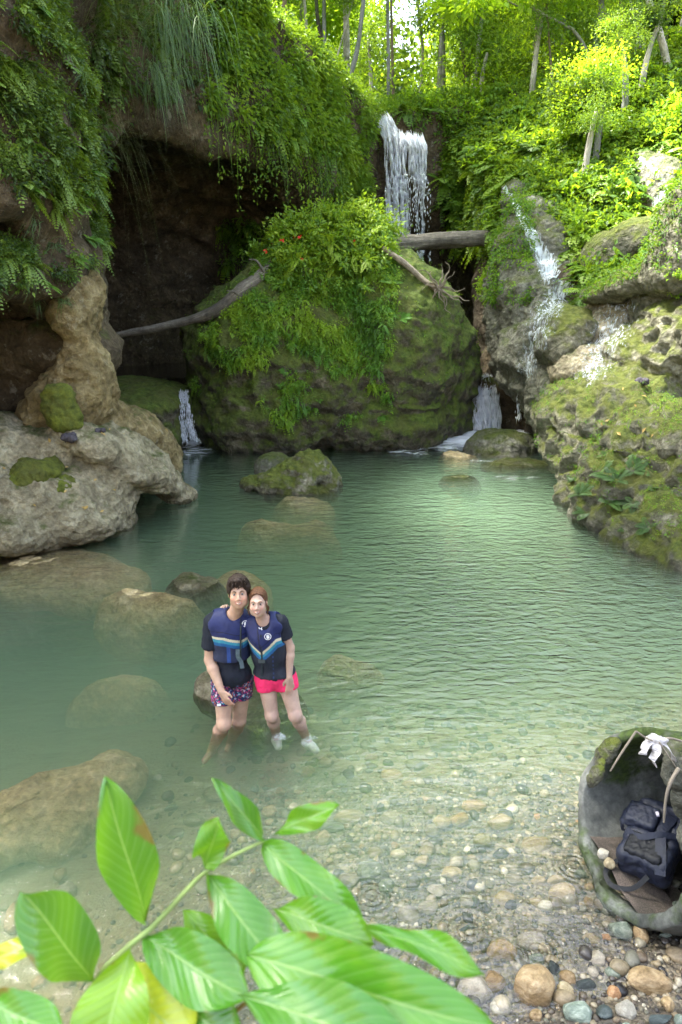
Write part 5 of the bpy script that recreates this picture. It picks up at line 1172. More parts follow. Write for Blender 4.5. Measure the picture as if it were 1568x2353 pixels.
while cnt < 225:
    px, py = rs.uniform(-20, 1590), rs.uniform(1690, 2370)
    dens = np.clip((py - 1650) / 350, 0.15, 1) * (0.55 + 0.6 * np.clip(px / 900, 0, 1))
    if py < 2060 and px < 460: dens *= 0.05
    w = rs.uniform(14, 34) * (0.7 + 0.5 * (py - 1690) / 660)
    if rs.rand() > dens or any(abs(px - a) < (b2 + w / 2) and abs(py - b) < (b2 + w / 2) * 0.7 for a, b, b2 in occ): continue
    occ.append((px, py, w / 2)); c = bedat(px, py); m = S(c); r_ = w * m / 2; h = r_ * rs.uniform(0.5, 0.8)
    mat = rs.choice(['cream', 'tan', 'white', 'green', 'dark', 'orange', 'olive'], p=[.34, .24, .12, .08, .05, .03, .14]); c.z += h * 0.3
    stone(str(mat), 100 + cnt, c, (r_, r_ * rs.uniform(0.65, 0.95), h), rs.uniform(0, 3.1), 'small rounded pebble lying on the gravel of the shallows', 'pebbles of the shallows'); cnt += 1
def gravel(name, label, n, smin, smax, mats, seed, region, lift=0.2):
    rs = np.random.RandomState(seed); x, y = region(rs, n); kp = (x + 0.25 * (y - 3)) > -0.75 + 0.5 * rs.normal(size=len(x)); x, y = x[kp], y[kp]; z = bedz(x, y); k = len(x)
    # follow the bed's own bumps
    q = np.stack([x, y, z], 1); z = z + 0.06 * fbm(q, 0.9, 3) + 0.015 * fbm(q, 0.15, 2)
    s = smin + (smax - smin) * rs.rand(k) ** 2.5; a = rs.rand(k) * 6.28; ca, sa = np.cos(a), np.sin(a)
    sh = [stone_shape(i + 60, IV2) for i in range(5)]
    V = np.stack([sh[i] for i in rs.randint(0, 5, k)]) * np.stack([s, s * rs.uniform(.6, 1, k), s * rs.uniform(.45, .75, k)], 1)[:, None, :]
    R_ = np.stack([V[..., 0] * ca[:, None] - V[..., 1] * sa[:, None], V[..., 0] * sa[:, None] + V[..., 1] * ca[:, None], V[..., 2]], 2) + np.stack([x, y, z + s * lift], 1)[:, None, :]
    nv = len(IV2); F = (IF2[None] + (np.arange(k) * nv)[:, None, None]).reshape(-1, 3)
    o = mesh_obj(name, R_.reshape(-1, 3), F, M['gravel'], attrs={'tint': np.repeat(rs.rand(k), nv)}); tag(o, label, 'gravel', kind='stuff')
t = NT('gravel'); tn = t.attr('tint'); nn = t.noise(t.pos(), 60, 3, 0.6)
c = t.ramp(tn, [(0.0, (0.02, 0.02, 0.022)), (0.25, (0.06, 0.05, 0.042)), (0.45, (0.12, 0.09, 0.06)), (0.6, (0.26, 0.20, 0.12)), (0.75, (0.11, 0.11, 0.085)), (0.9, (0.30, 0.25, 0.17)), (1.0, (0.42, 0.38, 0.30))])
M['gravel'] = t.end(t.bsdf(t.mix(0.7, c, t.ramp(nn, [(0.3, 0.6), (0.7, 1.3)]), 'MULTIPLY'), t.mr(t.pz(), 0.01, 0.05, 0.2, 0.55), t.bump(nn, 0.3, 0.01), 0.4))
gravel('gravel', 'mixed small gravel covering the bed of the shallows', 13000, 0.006, 0.026, None, 3, lambda r, n: (r.uniform(-3.0, 3.2, n), r.uniform(2.2, 4.8, n)))
gravel('coarse_gravel', 'scattered coarse gravel under deeper water', 2600, 0.015, 0.07, None, 4, lambda r, n: (r.uniform(-3.6, 3.4, n), r.uniform(2.6, 6.6, n)))
# ------------------------------------------------------------------ concrete pipe and what lies in it
PC = W(1458, 1884, 0.50); pn_ = Vector((-0.93, -0.15, 0.335)).normalized(); pu = Vector((0, 0, 1)) - pn_ * pn_.z; pu.normalize(); pv = pn_.cross(pu)
RO = 0.585
def pipe():
    nt_, ns = 120, 26; V, F, D_ = [], [], []
    def rim(a):     # broken rim: how far the edge is worn back, a = 0 at the top, + towards the viewer side
        return 0.03 + 0.07 * math.exp(-((a - 0.55) / 0.5) ** 2) + 0.05 * math.sin(5 * a + 1) * 0.3 + 0.10 * math.exp(-((a + 0.2) / 0.3) ** 2)
    ring = []
    for i in range(nt_):
        a = 2 * math.pi * i / nt_; d = pu * math.cos(a) + pv * math.sin(a)
        aa = (a + math.pi) % (2 * math.pi) - math.pi; s0 = rim(aa) + 0.02 * math.sin(9 * a) * 0.5
        prof = []
        for k in range(ns): s = s0 + (1.25 - s0) * (1 - k / (ns - 1)); prof.append((RO - 0.005 + 0.03 * (s * 0.4), s))     # outside, back to rim
        for q in range(1, 6): ang = math.pi * q / 6; prof.append((RO - 0.04 + 0.04 * math.cos(ang), s0 - 0.02 * math.sin(ang)))
        for k in range(ns): s = s0 + (1.25 - s0) * (k / (ns - 1)); prof.append((RO - 0.08, s))
        ring.append([PC + d * r - pn_ * s for r, s in prof])
    m = len(ring[0]); V = np.array([p[:] for r in ring for p in r], np.float32)
    i = np.arange(nt_)[:, None]; j = np.arange(m - 1)[None]; a = i * m + j; b = ((i + 1) % nt_) * m + j
    Q = np.stack([a.ravel(), (a + 1).ravel(), (b + 1).ravel(), b.ravel()], 1)
    N = normals(V, Q); V = V + N * (0.024 * fbm(V, 0.12, 4) + 0.03 * fbm(V, 0.4, 2))[:, None]
    return V, Q
V, Q = pipe()
t = NT('concrete'); p = t.pos(); n1 = t.noise(p, 3, 5, 0.6); n2 = t.noise(p, 22, 5, 0.7); n3 = t.noise(p, 2.2, 5, 0.7)
c = t.ramp(n1, [(0.3, (0.04, 0.045, 0.042)), (0.55, (0.12, 0.125, 0.115)), (0.75, (0.30, 0.31, 0.29))]); c = t.mix(0.8, c, t.ramp(n2, [(0.3, 0.5), (0.7, 1.3)]), 'MULTIPLY')
mk = t.mr(t.math('ADD', n3, t.math('MULTIPLY', t.pz(), 0.10)), 0.50, 0.62); c = t.mix(mk, c, t.ramp(n2, [(0.35, (0.018, 0.03, 0.008)), (0.65, (0.055, 0.085, 0.018))]))
M['concrete'] = t.end(t.bsdf(c, 0.8, t.bump(n2, 0.6, 0.012), 0.3))
pipe_o = mesh_obj('concrete_pipe', V, Q, M['concrete']); tag(pipe_o, 'broken mossy concrete pipe section lying open at the water edge', 'pipe')
# dark disc added deep inside to darken the interior, and the sand floor
def disc(name, c, n, r, mat, parent=None, nr=14, na=48, amp=0.02, fr=0.12):
    n = Vector(n).normalized(); u = n.cross(Vector((0, 0, 1)) if abs(n.z) < .9 else Vector((0, 1, 0))).normalized(); v = n.cross(u); V = [c[:]]
    for i in range(1, nr + 1):
        for k in range(na): a = 2 * math.pi * k / na; V.append((c + (u * math.cos(a) + v * math.sin(a)) * r * i / nr)[:])
    V = np.array(V, np.float32); V += np.array(n[:]) * (amp * fbm(V, fr, 3))[:, None]
    T_ = np.array([[0, 1 + k, 1 + (k + 1) % na] for k in range(na)])
    Q = np.array([[1 + i * na + k, 1 + (i + 1) * na + k, 1 + (i + 1) * na + (k + 1) % na, 1 + i * na + (k + 1) % na] for i in range(nr - 1) for k in range(na)])
    return mesh_obj(name, V, [Q, T_], mat, parent=parent)
t = NT('dark_sand'); n = t.noise(t.pos(), 150, 3, 0.7); n2 = t.noise(t.pos(), 8, 3)
c = t.mix(t.ramp(n2, [(0.4, 0), (0.6, 1)]), (0.06, 0.05, 0.042), (0.10, 0.08, 0.068)); M['sand'] = t.end(t.bsdf(t.mix(0.9, c, t.ramp(n, [(0.35, 0.5), (0.62, 1.5), (0.75, 3.0)]), 'MULTIPLY'), 0.85, t.bump(n, 0.4, 0.005), 0.3))
disc('end_shade_disc', PC - pn_ * 1.2, pn_, RO - 0.06, M['sand'], pipe_o)
# sand: a level fill in the bottom of the pipe
V = []; ng = 34
for i in range(ng):
    s = 0.05 + 1.12 * i / (ng - 1)
    for k in range(ng):
        f = -1 + 2 * k / (ng - 1); base = PC - pn_ * s; rr_ = RO - 0.07
        lvl = -rr_ + 0.105 + 0.02 * math.sin(3 * f) + 0.10 * (i / ng); half = math.sqrt(max(rr_ ** 2 - lvl ** 2, 0)); V.append((base + pv * f * half * 1.0 + pu * (lvl + 0.015 * pn([[f * 2, s * 5, 3]])[0]))[:])
ii = np.arange(ng * ng).reshape(ng, ng); Q = np.stack([ii[:-1, :-1].ravel(), ii[1:, :-1].ravel(), ii[1:, 1:].ravel(), ii[:-1, 1:].ravel()], 1)
sand = mesh_obj('sand_floor', np.array(V), Q, M['sand'], parent=pipe_o)
def onfloor(px, py, dz=0.0):      # the point of the pipe's sand floor seen at a pixel
    best = None
    x, y = proj(np.array(V)); i = int(np.argmin((x - px) ** 2 + (y - py) ** 2)); q = Vector(V[i]); q.z += dz; return q
for px, py, w, h, mat, lab in [(1382, 1966, 32, 26, 'white', 'white dappled stone inside the pipe mouth'), (1382, 1999, 26, 26, 'cream', 'yellowish round stone inside the pipe mouth')]:
    q = onfloor(px, py); m = S(q); q.z += h * m * 0.25; stone(mat, px + w, q, (w * m / 2, h * m / 2, h * m * 0.45), 0.3, lab, 'stones in the pipe')
# backpack
bp = onfloor(1482, 1965); bp.z += 0.0
M['navy'] = m_plain('navy_nylon', (0.006, 0.009, 0.022), 0.6, 0.35, 30, 0.35, 0.4, 0.0, 0.01); M['black'] = m_plain('black_nylon', (0.006, 0.007, 0.010), 0.6, 0.3, 40, 0.3)
M['greyplastic'] = m_plain('grey_plastic', (0.45, 0.42, 0.5), 0.4, 0.1)
def local_frame(a, b, toward):     # axis a->b, facing a point
    y = (b - a).normalized(); n = (toward - a); n = (n - y * n.dot(y)).normalized(); x = y.cross(n); return x, y, n
camv = Vector((0, 0, CAMZ))
A_ = onfloor(1475, 2030); A_.z += 0.05; B_ = onfloor(1535, 1880); B_.z += 0.30; B_ = A_ + (B_ - A_).normalized() * 0.50
bx_, by_, bn_ = local_frame(A_, B_, camv + Vector((-1.5, 0, 0)))
def bw(x, y, z): return A_ + bx_ * x + by_ * y + bn_ * z
def cloth_lump(name, parts, mat, parent=None, h=0.010, k=0.03, wr=0.010, sc=0.05, cut=None, anis=(1, 1, 1)):
    pts = [Vector(p[0]) for p in parts]; mx = max(max(p[1]) if hasattr(p[1], '__len__') else p[1] for p in parts) + 0.06
    lo = [min(p[i] for p in pts) - mx for i in range(3)]; hi = [max(p[i] for p in pts) + mx for i in range(3)]
    g = Grid(lo, hi, h)
    for p in parts:
        c, r = Vector(p[0]), p[1]; R3 = np.array([bx_[:], by_[:], bn_[:]], np.float32)
        def fn(X, Y, Z, c=c, r=r):
            x, y, z = X - c[0], Y - c[1], Z - c[2]; q = [R3[i, 0] * x + R3[i, 1] * y + R3[i, 2] * z for i in range(3)]; e = 0.45
            d = [np.abs(q[i]) - (r[i] - e * min(r)) for i in range(3)]
            return np.sqrt(sum(np.maximum(v, 0) ** 2 for v in d)) + np.minimum(np.maximum(np.maximum(d[0], d[1]), d[2]), 0) - e * min(r)
        g.op(fn, k=k)
    V, Q = g.mesh(); N = normals(V, Q); q = V * np.array(anis)
    V = V + N * (wr * fbm(q, sc, 3, 3.0, ridged=True) + wr * 0.8 * fbm(q, sc * 3, 2))[:, None]
    return mesh_obj(name, V, Q, M[mat] if isinstance(mat, str) else mat, parent=parent)
bag = cloth_lump('backpack', [(bw(0, 0.24, 0.09), (0.15, 0.25, 0.095)), (bw(0, 0.44, 0.08), (0.12, 0.07, 0.07))], 'navy', wr=0.014, sc=0.08)
tag(bag, 'dark navy backpack slumped inside the concrete pipe', 'backpack')
cloth_lump('front_pocket', [(bw(-0.08, 0.30, 0.19), (0.095, 0.085, 0.045)), (bw(-0.16, 0.27, 0.15), (0.04, 0.06, 0.05))], 'navy', bag, 0.008, 0.03, 0.007, 0.04)
cloth_lump('lower_pocket', [(bw(0.0, 0.09, 0.17), (0.11, 0.08, 0.035))], 'black', bag, 0.008, 0.03, 0.008, 0.04)
def strap(name, pts, w, mat, parent, th=0.006, face=None):
    V, F = [], []; pts = [Vector(p) for p in pts]; n = len(pts); fine = []
    for i in range(n - 1):
        a, b, c, d = pts[max(i - 1, 0)], pts[i], pts[i + 1], pts[min(i + 2, n - 1)]
        for k in range(6): t = k / 6; fine.append(0.5 * ((2 * b) + (c - a) * t + (2 * a - 5 * b + 4 * c - d) * t * t + (3 * b - a - 3 * c + d) * t ** 3))
    fine.append(pts[-1])
    for i, p in enumerate(fine):
        t = (fine[min(i + 1, len(fine) - 1)] - fine[max(i - 1, 0)]).normalized(); f = Vector(face) if face is not None else (camv - p); s = t.cross(f).normalized(); nn = s.cross(t)
        for (u, v) in ((-1, -1), (1, -1), (1, 1), (-1, 1)): V.append((p + s * u * w / 2 + nn * v * th / 2)[:])
    for i in range(len(fine) - 1):
        for k in range(4): F.append([i * 4 + k, i * 4 + (k + 1) % 4, i * 4 + 4 + (k + 1) % 4, i * 4 + 4 + k])
    F.append([3, 2, 1, 0]); b = (len(fine) - 1) * 4; F.append([b, b + 1, b + 2, b + 3])
    return mesh_obj(name, np.array(V), np.array(F), M[mat] if isinstance(mat, str) else mat, parent=parent, smooth=False)
strap('shoulder_strap', [bw(0.05, 0.50, 0.12), bw(0.08, 0.36, 0.21), bw(0.06, 0.22, 0.22), bw(0.10, 0.06, 0.20), bw(0.12, -0.03, 0.14)], 0.06, 'navy', bag, 0.015)
strap('strap', [bw(-0.14, 0.16, 0.19), bw(-0.04, 0.13, 0.215), bw(0.06, 0.18, 0.235), bw(0.14, 0.24, 0.20)], 0.035, 'navy', bag, 0.008)
strap('strap', [bw(-0.12, 0.02, 0.10), bw(-0.20, -0.06, 0.03), bw(-0.14, -0.14, 0.02), bw(-0.02, -0.12, 0.04), bw(0.05, -0.04, 0.10)], 0.028, 'black', bag, 0.006)
strap('strap', [bw(-0.15, 0.36, 0.12), bw(-0.17, 0.26, 0.20), bw(-0.15, 0.18, 0.17)], 0.02, 'black', bag, 0.006)
strap('buckle', [bw(0.0, 0.335, 0.245), bw(0.015, 0.305, 0.25)], 0.018, 'greyplastic', bag, 0.01)
# litter on the pipe rim
M['rag'] = m_plain('white_plastic', (0.40, 0.38, 0.38), 0.6, 0.5, 30, 0.6)
rg = [P(1500, 1705, 3.45), P(1512, 1703, 3.45)]
parts = []
rs = np.random.RandomState(3)
hub = P(1504, 1702, 3.40)
def rag_strip(path, w, name='plastic_strip', parent=None): return strap(name, path, w, 'rag', parent, 0.003)
e = empty('plastic_rag', hub); tag(e, 'torn white plastic strips knotted over the pipe top edge', 'plastic rag')
def loc_strip(pts, w):
    o = rag_strip([Vector(p) - hub for p in pts], w); o.parent = e
for pts, w in [([P(1502, 1702, 3.40), P(1488, 1708, 3.37), P(1480, 1722, 3.35), P(1477, 1734, 3.35)], 0.045), ([P(1508, 1704, 3.38), P(1509, 1726, 3.34), P(1501, 1742, 3.33), P(1505, 1758, 3.33)], 0.05), ([P(1510, 1703, 3.4), P(1530, 1712, 3.38), P(1545, 1732, 3.37), P(1549, 1748, 3.38)], 0.032)]: loc_strip(pts, w)
g = Grid(*bounds_(hub, 0.12), 0.006) if False else Grid([hub[i] - 0.14 for i in range(3)], [hub[i] + 0.14 for i in range(3)], 0.006)
for a_, b_, r_ in ((1496, 1704, 0.022), (1506, 1700, 0.026), (1517, 1705, 0.020), (1490, 1711, 0.014), (1526, 1702, 0.014)): g.ell(P(a_, b_, 3.40), (r_ * 1.5, r_, r_ * 0.8), None, 0.01)
V_, Q_ = g.mesh(); V_, _ = rockify(V_, Q_, (0.012, 0.06), (0.016, 0.035), (0.004, 0.012)); mesh_obj('plastic_knot', V_ - np.array(hub[:], np.float32), Q_, M['rag'], parent=e)
M['twig'] = m_bark('twig', (0.10, 0.08, 0.06), (0.26, 0.22, 0.17), (0.42, 0.37, 0.30), (3, 3), 0.3)
def twig(name, label, path, r, cat='stick', parent=None):
    V, F, A = join([sweep(path, [r, r * 0.9, r * 0.7][:len(path)] + [r * 0.5] * max(0, len(path) - 3), 7, 0.1)]); o = mesh_obj(name, V, F, M['twig'], parent=parent, attrs={'uvl': A})
    if label: tag(o, label, cat)
    return o
twig('stick', 'bare stick hanging down across the pipe mouth', [P(1462, 1680, 3.36), P(1432, 1725, 3.33), P(1403, 1772, 3.32)], 0.007)
twig('stick', 'short bent stick running from pipe top to plastic strips', [P(1463, 1681, 3.36), P(1482, 1694, 3.37), P(1500, 1702, 3.38)], 0.006)
twig('root', 'thin dark root trailing over pipe edge at right', [P(1515, 1705, 3.36), P(1535, 1735, 3.35), P(1552, 1760, 3.35), P(1566, 1790, 3.4)], 0.004, 'root')
twig('root', 'pale fibrous root hanging down the right side of pipe mouth', [P(1560, 1765, 3.3), P(1540, 1800, 3.28), P(1530, 1840, 3.27), P(1526, 1890, 3.27)], 0.012, 'root')
twig('root', 'pale brown root lying over the pipe top at right edge', [P(1520, 1700, 3.4), P(1545, 1697, 3.42), P(1590, 1712, 3.5)], 0.008, 'root')
rock('crumbled_concrete', 'crumbled pale concrete lump hanging at the right edge of pipe mouth', 'grey', [(1560, 1770, 3.42, 34, 46, 0.07), (1575, 1830, 3.42, 26, 60, 0.07), (1560, 1725, 3.5, 36, 20, 0.08), (1585, 1920, 3.4, 22, 60, 0.07)], h=0.012, k=0.04, big=(0.02, 0.15), mid=(0.015, 0.07), fine=(0.006, 0.03), off=99)
rock('moss_clod', 'mossy clod at the top left edge of the pipe', 'mossy', [(1395, 1730, 3.80, 16, 40, 0.06, (0, R(28), 0)), (1372, 1778, 3.72, 10, 36, 0.05, (0, R(20), 0))], h=0.012, k=0.04, big=(0.02, 0.12), mid=(0.012, 0.05), fine=(0.006, 0.02), off=101)
# ------------------------------------------------------------------ foreground leafy branch
def m_bigleaf():
    t = NT('big_leaf'); at = t.n('ShaderNodeAttribute', attribute_name='uvl'); sp = t.n('ShaderNodeSeparateXYZ'); t.t.links.new(at.outputs['Vector'], sp.inputs[0]); u, v = sp.outputs[0], sp.outputs[1]
    tint = t.attr('tint'); au = t.math('ABSOLUTE', u)
    ph = t.math('SUBTRACT', t.math('MULTIPLY', v, 11.0), t.math('MULTIPLY', au, 3.2)); s = t.math('SINE', t.math('MULTIPLY', ph, 6.283))
    vein = t.mr(s, 0.75, 1.0); mid = t.mr(au, 0.05, 0.0)
    n = t.noise(t.obj(), 14, 3)
    base = t.ramp(t.math('ADD', tint, t.math('MULTIPLY', t.math('SUBTRACT', n, 0.5), 0.3)), [(0.0, (0.02, 0.11, 0.025)), (0.5, (0.075, 0.25, 0.018)), (0.8, (0.24, 0.40, 0.012)), (1.0, (0.60, 0.60, 0.06))])
    col = t.mix(t.math('MULTIPLY', vein, 0.20), base, (0.28, 0.45, 0.16)); col = t.mix(t.math('MULTIPLY', mid, 0.7), col, (0.34, 0.50, 0.14))
    brown = t.mr(t.math('MULTIPLY', t.noise(t.obj(), 9, 4, 0.7), t.mr(au, 0.3, 1.0, 0.75, 1.08)), 0.565, 0.63); col = t.mix(brown, col, (0.16, 0.10, 0.03))
    nb = t.bump(t.math('ADD', t.math('MULTIPLY', s, 0.5), t.math('MULTIPLY', mid, -1.0)), 0.2, 0.003)
    b = t.bsdf(col, 0.27, nb, 0.7); tr = t.n('ShaderNodeBsdfTranslucent'); t.set(tr.inputs[0], t.mix(0.5, col, (0.4, 0.7, 0.02)))
    ms = t.n('ShaderNodeMixShader'); ms.inputs[0].default_value = 0.34; t.t.links.new(b, ms.inputs[1]); t.t.links.new(tr.outputs[0], ms.inputs[2]); return t.end(ms.outputs[0])
M['bigleaf'] = m_bigleaf()
def leaf(pb, pt, w, d0, d1, tint, parent, label=None, shape=0.45, roll=0.0, sag=0.06, cup=0.25, seed=0, blunt=0.0):
    a = D(*pb, d0); b = D(*pt, d1); y = b - a; L = y.length; y.normalize(); n = (camv - (a + b) * 0.5).normalized(); n = (n - y * n.dot(y)).normalized()
    n = (Matrix.Rotation(roll, 3, y) @ n); x = n.cross(y); W_ = w * (d0 + d1) / 2 / FPX / max(math.cos(roll), 0.5)
    nu, nv = 17, 34; V, U, rs = [], [], random.Random(seed); ph = rs.uniform(0, 6)
    for j in range(nv):
        t = j / (nv - 1); pr = (t ** (0.62)) * ((1 - t) ** (0.8 - blunt)) if shape < 0.4 else (t ** shape_p(shape)) * ((1 - t) ** (0.85 - blunt))
        for i in range(nu):
            u = -1 + 2 * i / (nu - 1); ww = W_ * 0.5 * pr / PKN(shape, blunt)
            z = -sag * L * (4 * (t - 0.35) ** 2) + cup * ww * abs(u) ** 1.2 + 0.006 * math.sin(6.283 * (11 * t - 3.2 * abs(u))) * 0.12 + 0.012 * math.sin(ph + t * 9 + u * 2) * abs(u)
            bend = 0.03 * L * math.sin(ph + t * 3)
            V.append((a - parent_loc + y * (t * L) + x * (u * ww + bend * t * (1 - t) * 2) + n * z)[:]); U.append((u, t))
    ii = np.arange(nu * nv).reshape(nv, nu); Q = np.stack([ii[:-1, :-1].ravel(), ii[:-1, 1:].ravel(), ii[1:, 1:].ravel(), ii[1:, :-1].ravel()], 1)
    o = mesh_obj('leaf', np.array(V), Q, M['bigleaf'], parent=parent, attrs={'uvl': np.array(U), 'tint': np.full(len(V), tint)})
    if label: o['label'] = label
    return o
def shape_p(s): return 0.6 + s
def PKN(shape, blunt):
    p = 0.62 if shape < 0.4 else shape_p(shape); q = (0.8 if shape < 0.4 else 0.85) - blunt; t = p / (p + q); return t ** p * (1 - t) ** q
parent_loc = D(200, 2420, 1.12)
br = empty('leafy_branch', parent_loc); tag(br, 'out of focus bright green leafy branch reaching over the near bank', 'branch')
def stem(path, rad):
    V, F, A = join([sweep([D(*p) - parent_loc for p in path], rad, 8, 0.06)]); return mesh_obj('stem', V, F, M['stem'], parent=br, attrs={'uvl': A})
M['stem'] = m_bark('green_stem', (0.16, 0.24, 0.06), (0.28, 0.38, 0.12), (0.36, 0.44, 0.18), (1, 1), 0.2)
M['stem2'] = m_bark('brown_stem', (0.25, 0.14, 0.04), (0.38, 0.24, 0.08), (0.45, 0.3, 0.12), (1, 1), 0.2)
stem([(609, 1932, 1.22), (545, 1962, 1.2), (472, 2005, 1.18), (430, 2045, 1.16), (350, 2130, 1.14), (280, 2190, 1.12), (222, 2260, 1.12), (200, 2420, 1.12)], [0.0025, 0.003, 0.0036, 0.004, 0.0045, 0.005, 0.0055, 0.006])
o = stem([(640, 2240, 1.04), (570, 2300, 1.06), (500, 2360, 1.08), (430, 2440, 1.1)], [0.0025, 0.003, 0.0035, 0.004]); o.data.materials[0] = M['stem2']
LV = [((338, 2128), (253, 1812), 138, 1.16, 1.06, 0.42, 0.10, 0.0), ((222, 2258), (72, 2066), 158, 1.12, 1.02, 0.30, 0.15, 0.12), ((608, 1928), (497, 1790), 62, 1.22, 1.20, 0.30, 0.2, 0.0), ((628, 1918), (770, 1850), 62, 1.22, 1.18, 0.55, -0.2, 0.1),
      ((470, 1998), (500, 1900), 88, 1.18, 1.12, 0.55, 0.1, 0.18), ((474, 2002), (652, 2236), 130, 1.17, 1.05, 0.40, -0.15, 0.1), ((603, 1936), (842, 2136), 100, 1.21, 1.10, 0.50, -0.25, 0.05), ((322, 2148), (556, 2288), 150, 1.14, 1.02, 0.42, 0.1, 0.08),
      ((96, 2160), (-30, 2212), 62, 1.14, 1.12, 0.95, 0.2, 0.1), ((300, 2180), (230, 2450), 190, 1.08, 0.98, 0.68, 0.0, 0.2), ((250, 2215), (430, 2400), 200, 1.13, 1.03, 0.93, 0.2, 0.25), ((-60, 2290), (140, 2370), 110, 1.0, 0.95, 0.45, 0.0, 0.1),
      ((625, 2085), (855, 2160), 120, 1.12, 1.06, 0.55, -0.2, 0.12), ((560, 2196), (1130, 2370), 205, 1.02, 0.88, 0.50, 0.15, 0.05), ((545, 2285), (960, 2440), 190, 0.98, 0.86, 0.38, -0.1, 0.1), ((840, 2130), (1112, 2226), 74, 1.02, 0.95, 0.52, -0.4, 0.0), ((420, 2090), (560, 2240), 110, 1.2, 1.16, 0.6, 0.1, 0.1), ((640, 2180), (800, 2260), 120, 1.1, 1.05, 0.35, 0.3, 0.1), ((130, 2330), (60, 2440), 120, 1.05, 1.0, 0.7, -0.2, 0.1), ((420, 2300), (560, 2420), 130, 1.08, 1.0, 0.25, 0.25, 0.1), ((760, 2290), (1010, 2310), 90, 1.0, 0.95, 0.3, 0.5, 0.05)]
for i, (pb, pt, w, d0, d1, tn_, roll, bl) in enumerate(LV):
    leaf(pb, pt, w * 0.9, d0, d1, tn_, br, 'yellowing leaf with pale blotches' if tn_ > 0.85 else None, shape=0.2 if i in (2, 6, 13) else 0.45, roll=roll, seed=i, blunt=bl * 1.5)
# ------------------------------------------------------------------ people
def m_vcol(name, rough=0.6, bump=0.3, bsc=90, spec=0.35, sss=0.0, bd=0.003, sheen=0.0):
    t = NT(name); c = t.attr('col', 'Color'); n = t.noise(t.pos(), bsc, 3, 0.6); n2 = t.noise(t.pos(), 14, 4, 0.6)
    c = t.mix(0.8, c, t.ramp(n2, [(0.3, 0.78), (0.7, 1.18)]), 'MULTIPLY')
    kw = {'Subsurface_Weight': sss, 'Subsurface_Scale': 0.01} if sss else {}
    return t.end(t.bsdf(c, rough, t.bump(n, bump, bd), spec, **kw))
M['skin'] = m_vcol('skin', 0.5, 0.15, 200, 0.4, 0.12); M['cloth'] = m_vcol('knit_cloth', 0.8, 0.4, 160, 0.2); M['neoprene'] = m_vcol('neoprene', 0.6, 0.35, 120, 0.35); M['shorts'] = m_vcol('swim_shorts', 0.65, 0.3, 140, 0.3)
def m_hair(name, a, b):
    t = NT(name); u = t.noise(t.scale(t.pos(), (90, 90, 25)), 1.5, 3, 0.6); return t.end(t.bsdf(t.ramp(u, [(0.35, a), (0.65, b)]), 0.5, t.bump(u, 0.8, 0.006), 0.2))
M['hair_dark'] = m_hair('dark_hair', (0.012, 0.008, 0.006), (0.04, 0.025, 0.018)); M['hair_red'] = m_hair('auburn_hair', (0.045, 0.02, 0.010), (0.125, 0.058, 0.03))
M['brow_dark'] = m_plain('eyebrow', (0.05, 0.03, 0.02), 0.7); M['brow_red'] = m_plain('light_eyebrow', (0.16, 0.09, 0.05), 0.7)
M['white_print'] = m_plain('white_print', (0.72, 0.74, 0.78), 0.5, 0.05); M['webbing'] = m_plain('webbing', (0.02, 0.03, 0.035), 0.6, 0.2, 60); M['greyweb'] = m_plain('grey_webbing', (0.07, 0.10, 0.12), 0.6, 0.2, 60)
M['lip'] = m_plain('lip', (0.30, 0.14, 0.115), 0.4, 0.05); M['tooth'] = m_plain('tooth', (0.46, 0.43, 0.38), 0.3, 0.02)
M['shoe'] = m_plain('wet_white_shoe', (0.55, 0.58, 0.50), 0.5, 0.2, 20, 0.4)
VX, VY, VZ = Vector((1, 0, 0)), Vector((0, 1, 0)), Vector((0, 0, 1))
class Fig:
    def __init__(s, root, sex): s.root = root; s.sex = sex; s.o = root.location.copy()
    def out(s, name, g, mat, colf, disp=0.0, dsc=0.06, sm=1, parent=None, label=None):
        V, Q = g.mesh(); V = smooth_mesh(V, Q, sm)
        if disp: V = V + normals(V, Q) * (disp * fbm(V * np.array([1, 1, 0.6]), dsc, 3, 7.0, ridged=True))[:, None]
        c = colf(V); o = mesh_obj(name, V - np.array(s.o[:], np.float32), Q, M[mat], parent=parent or s.root, attrs={'col': c})
        if label: o['label'] = label
        return o
def bounds(pts, m):
    return [min(p[i] for p in pts) - m for i in range(3)], [max(p[i] for p in pts) + m for i in range(3)]
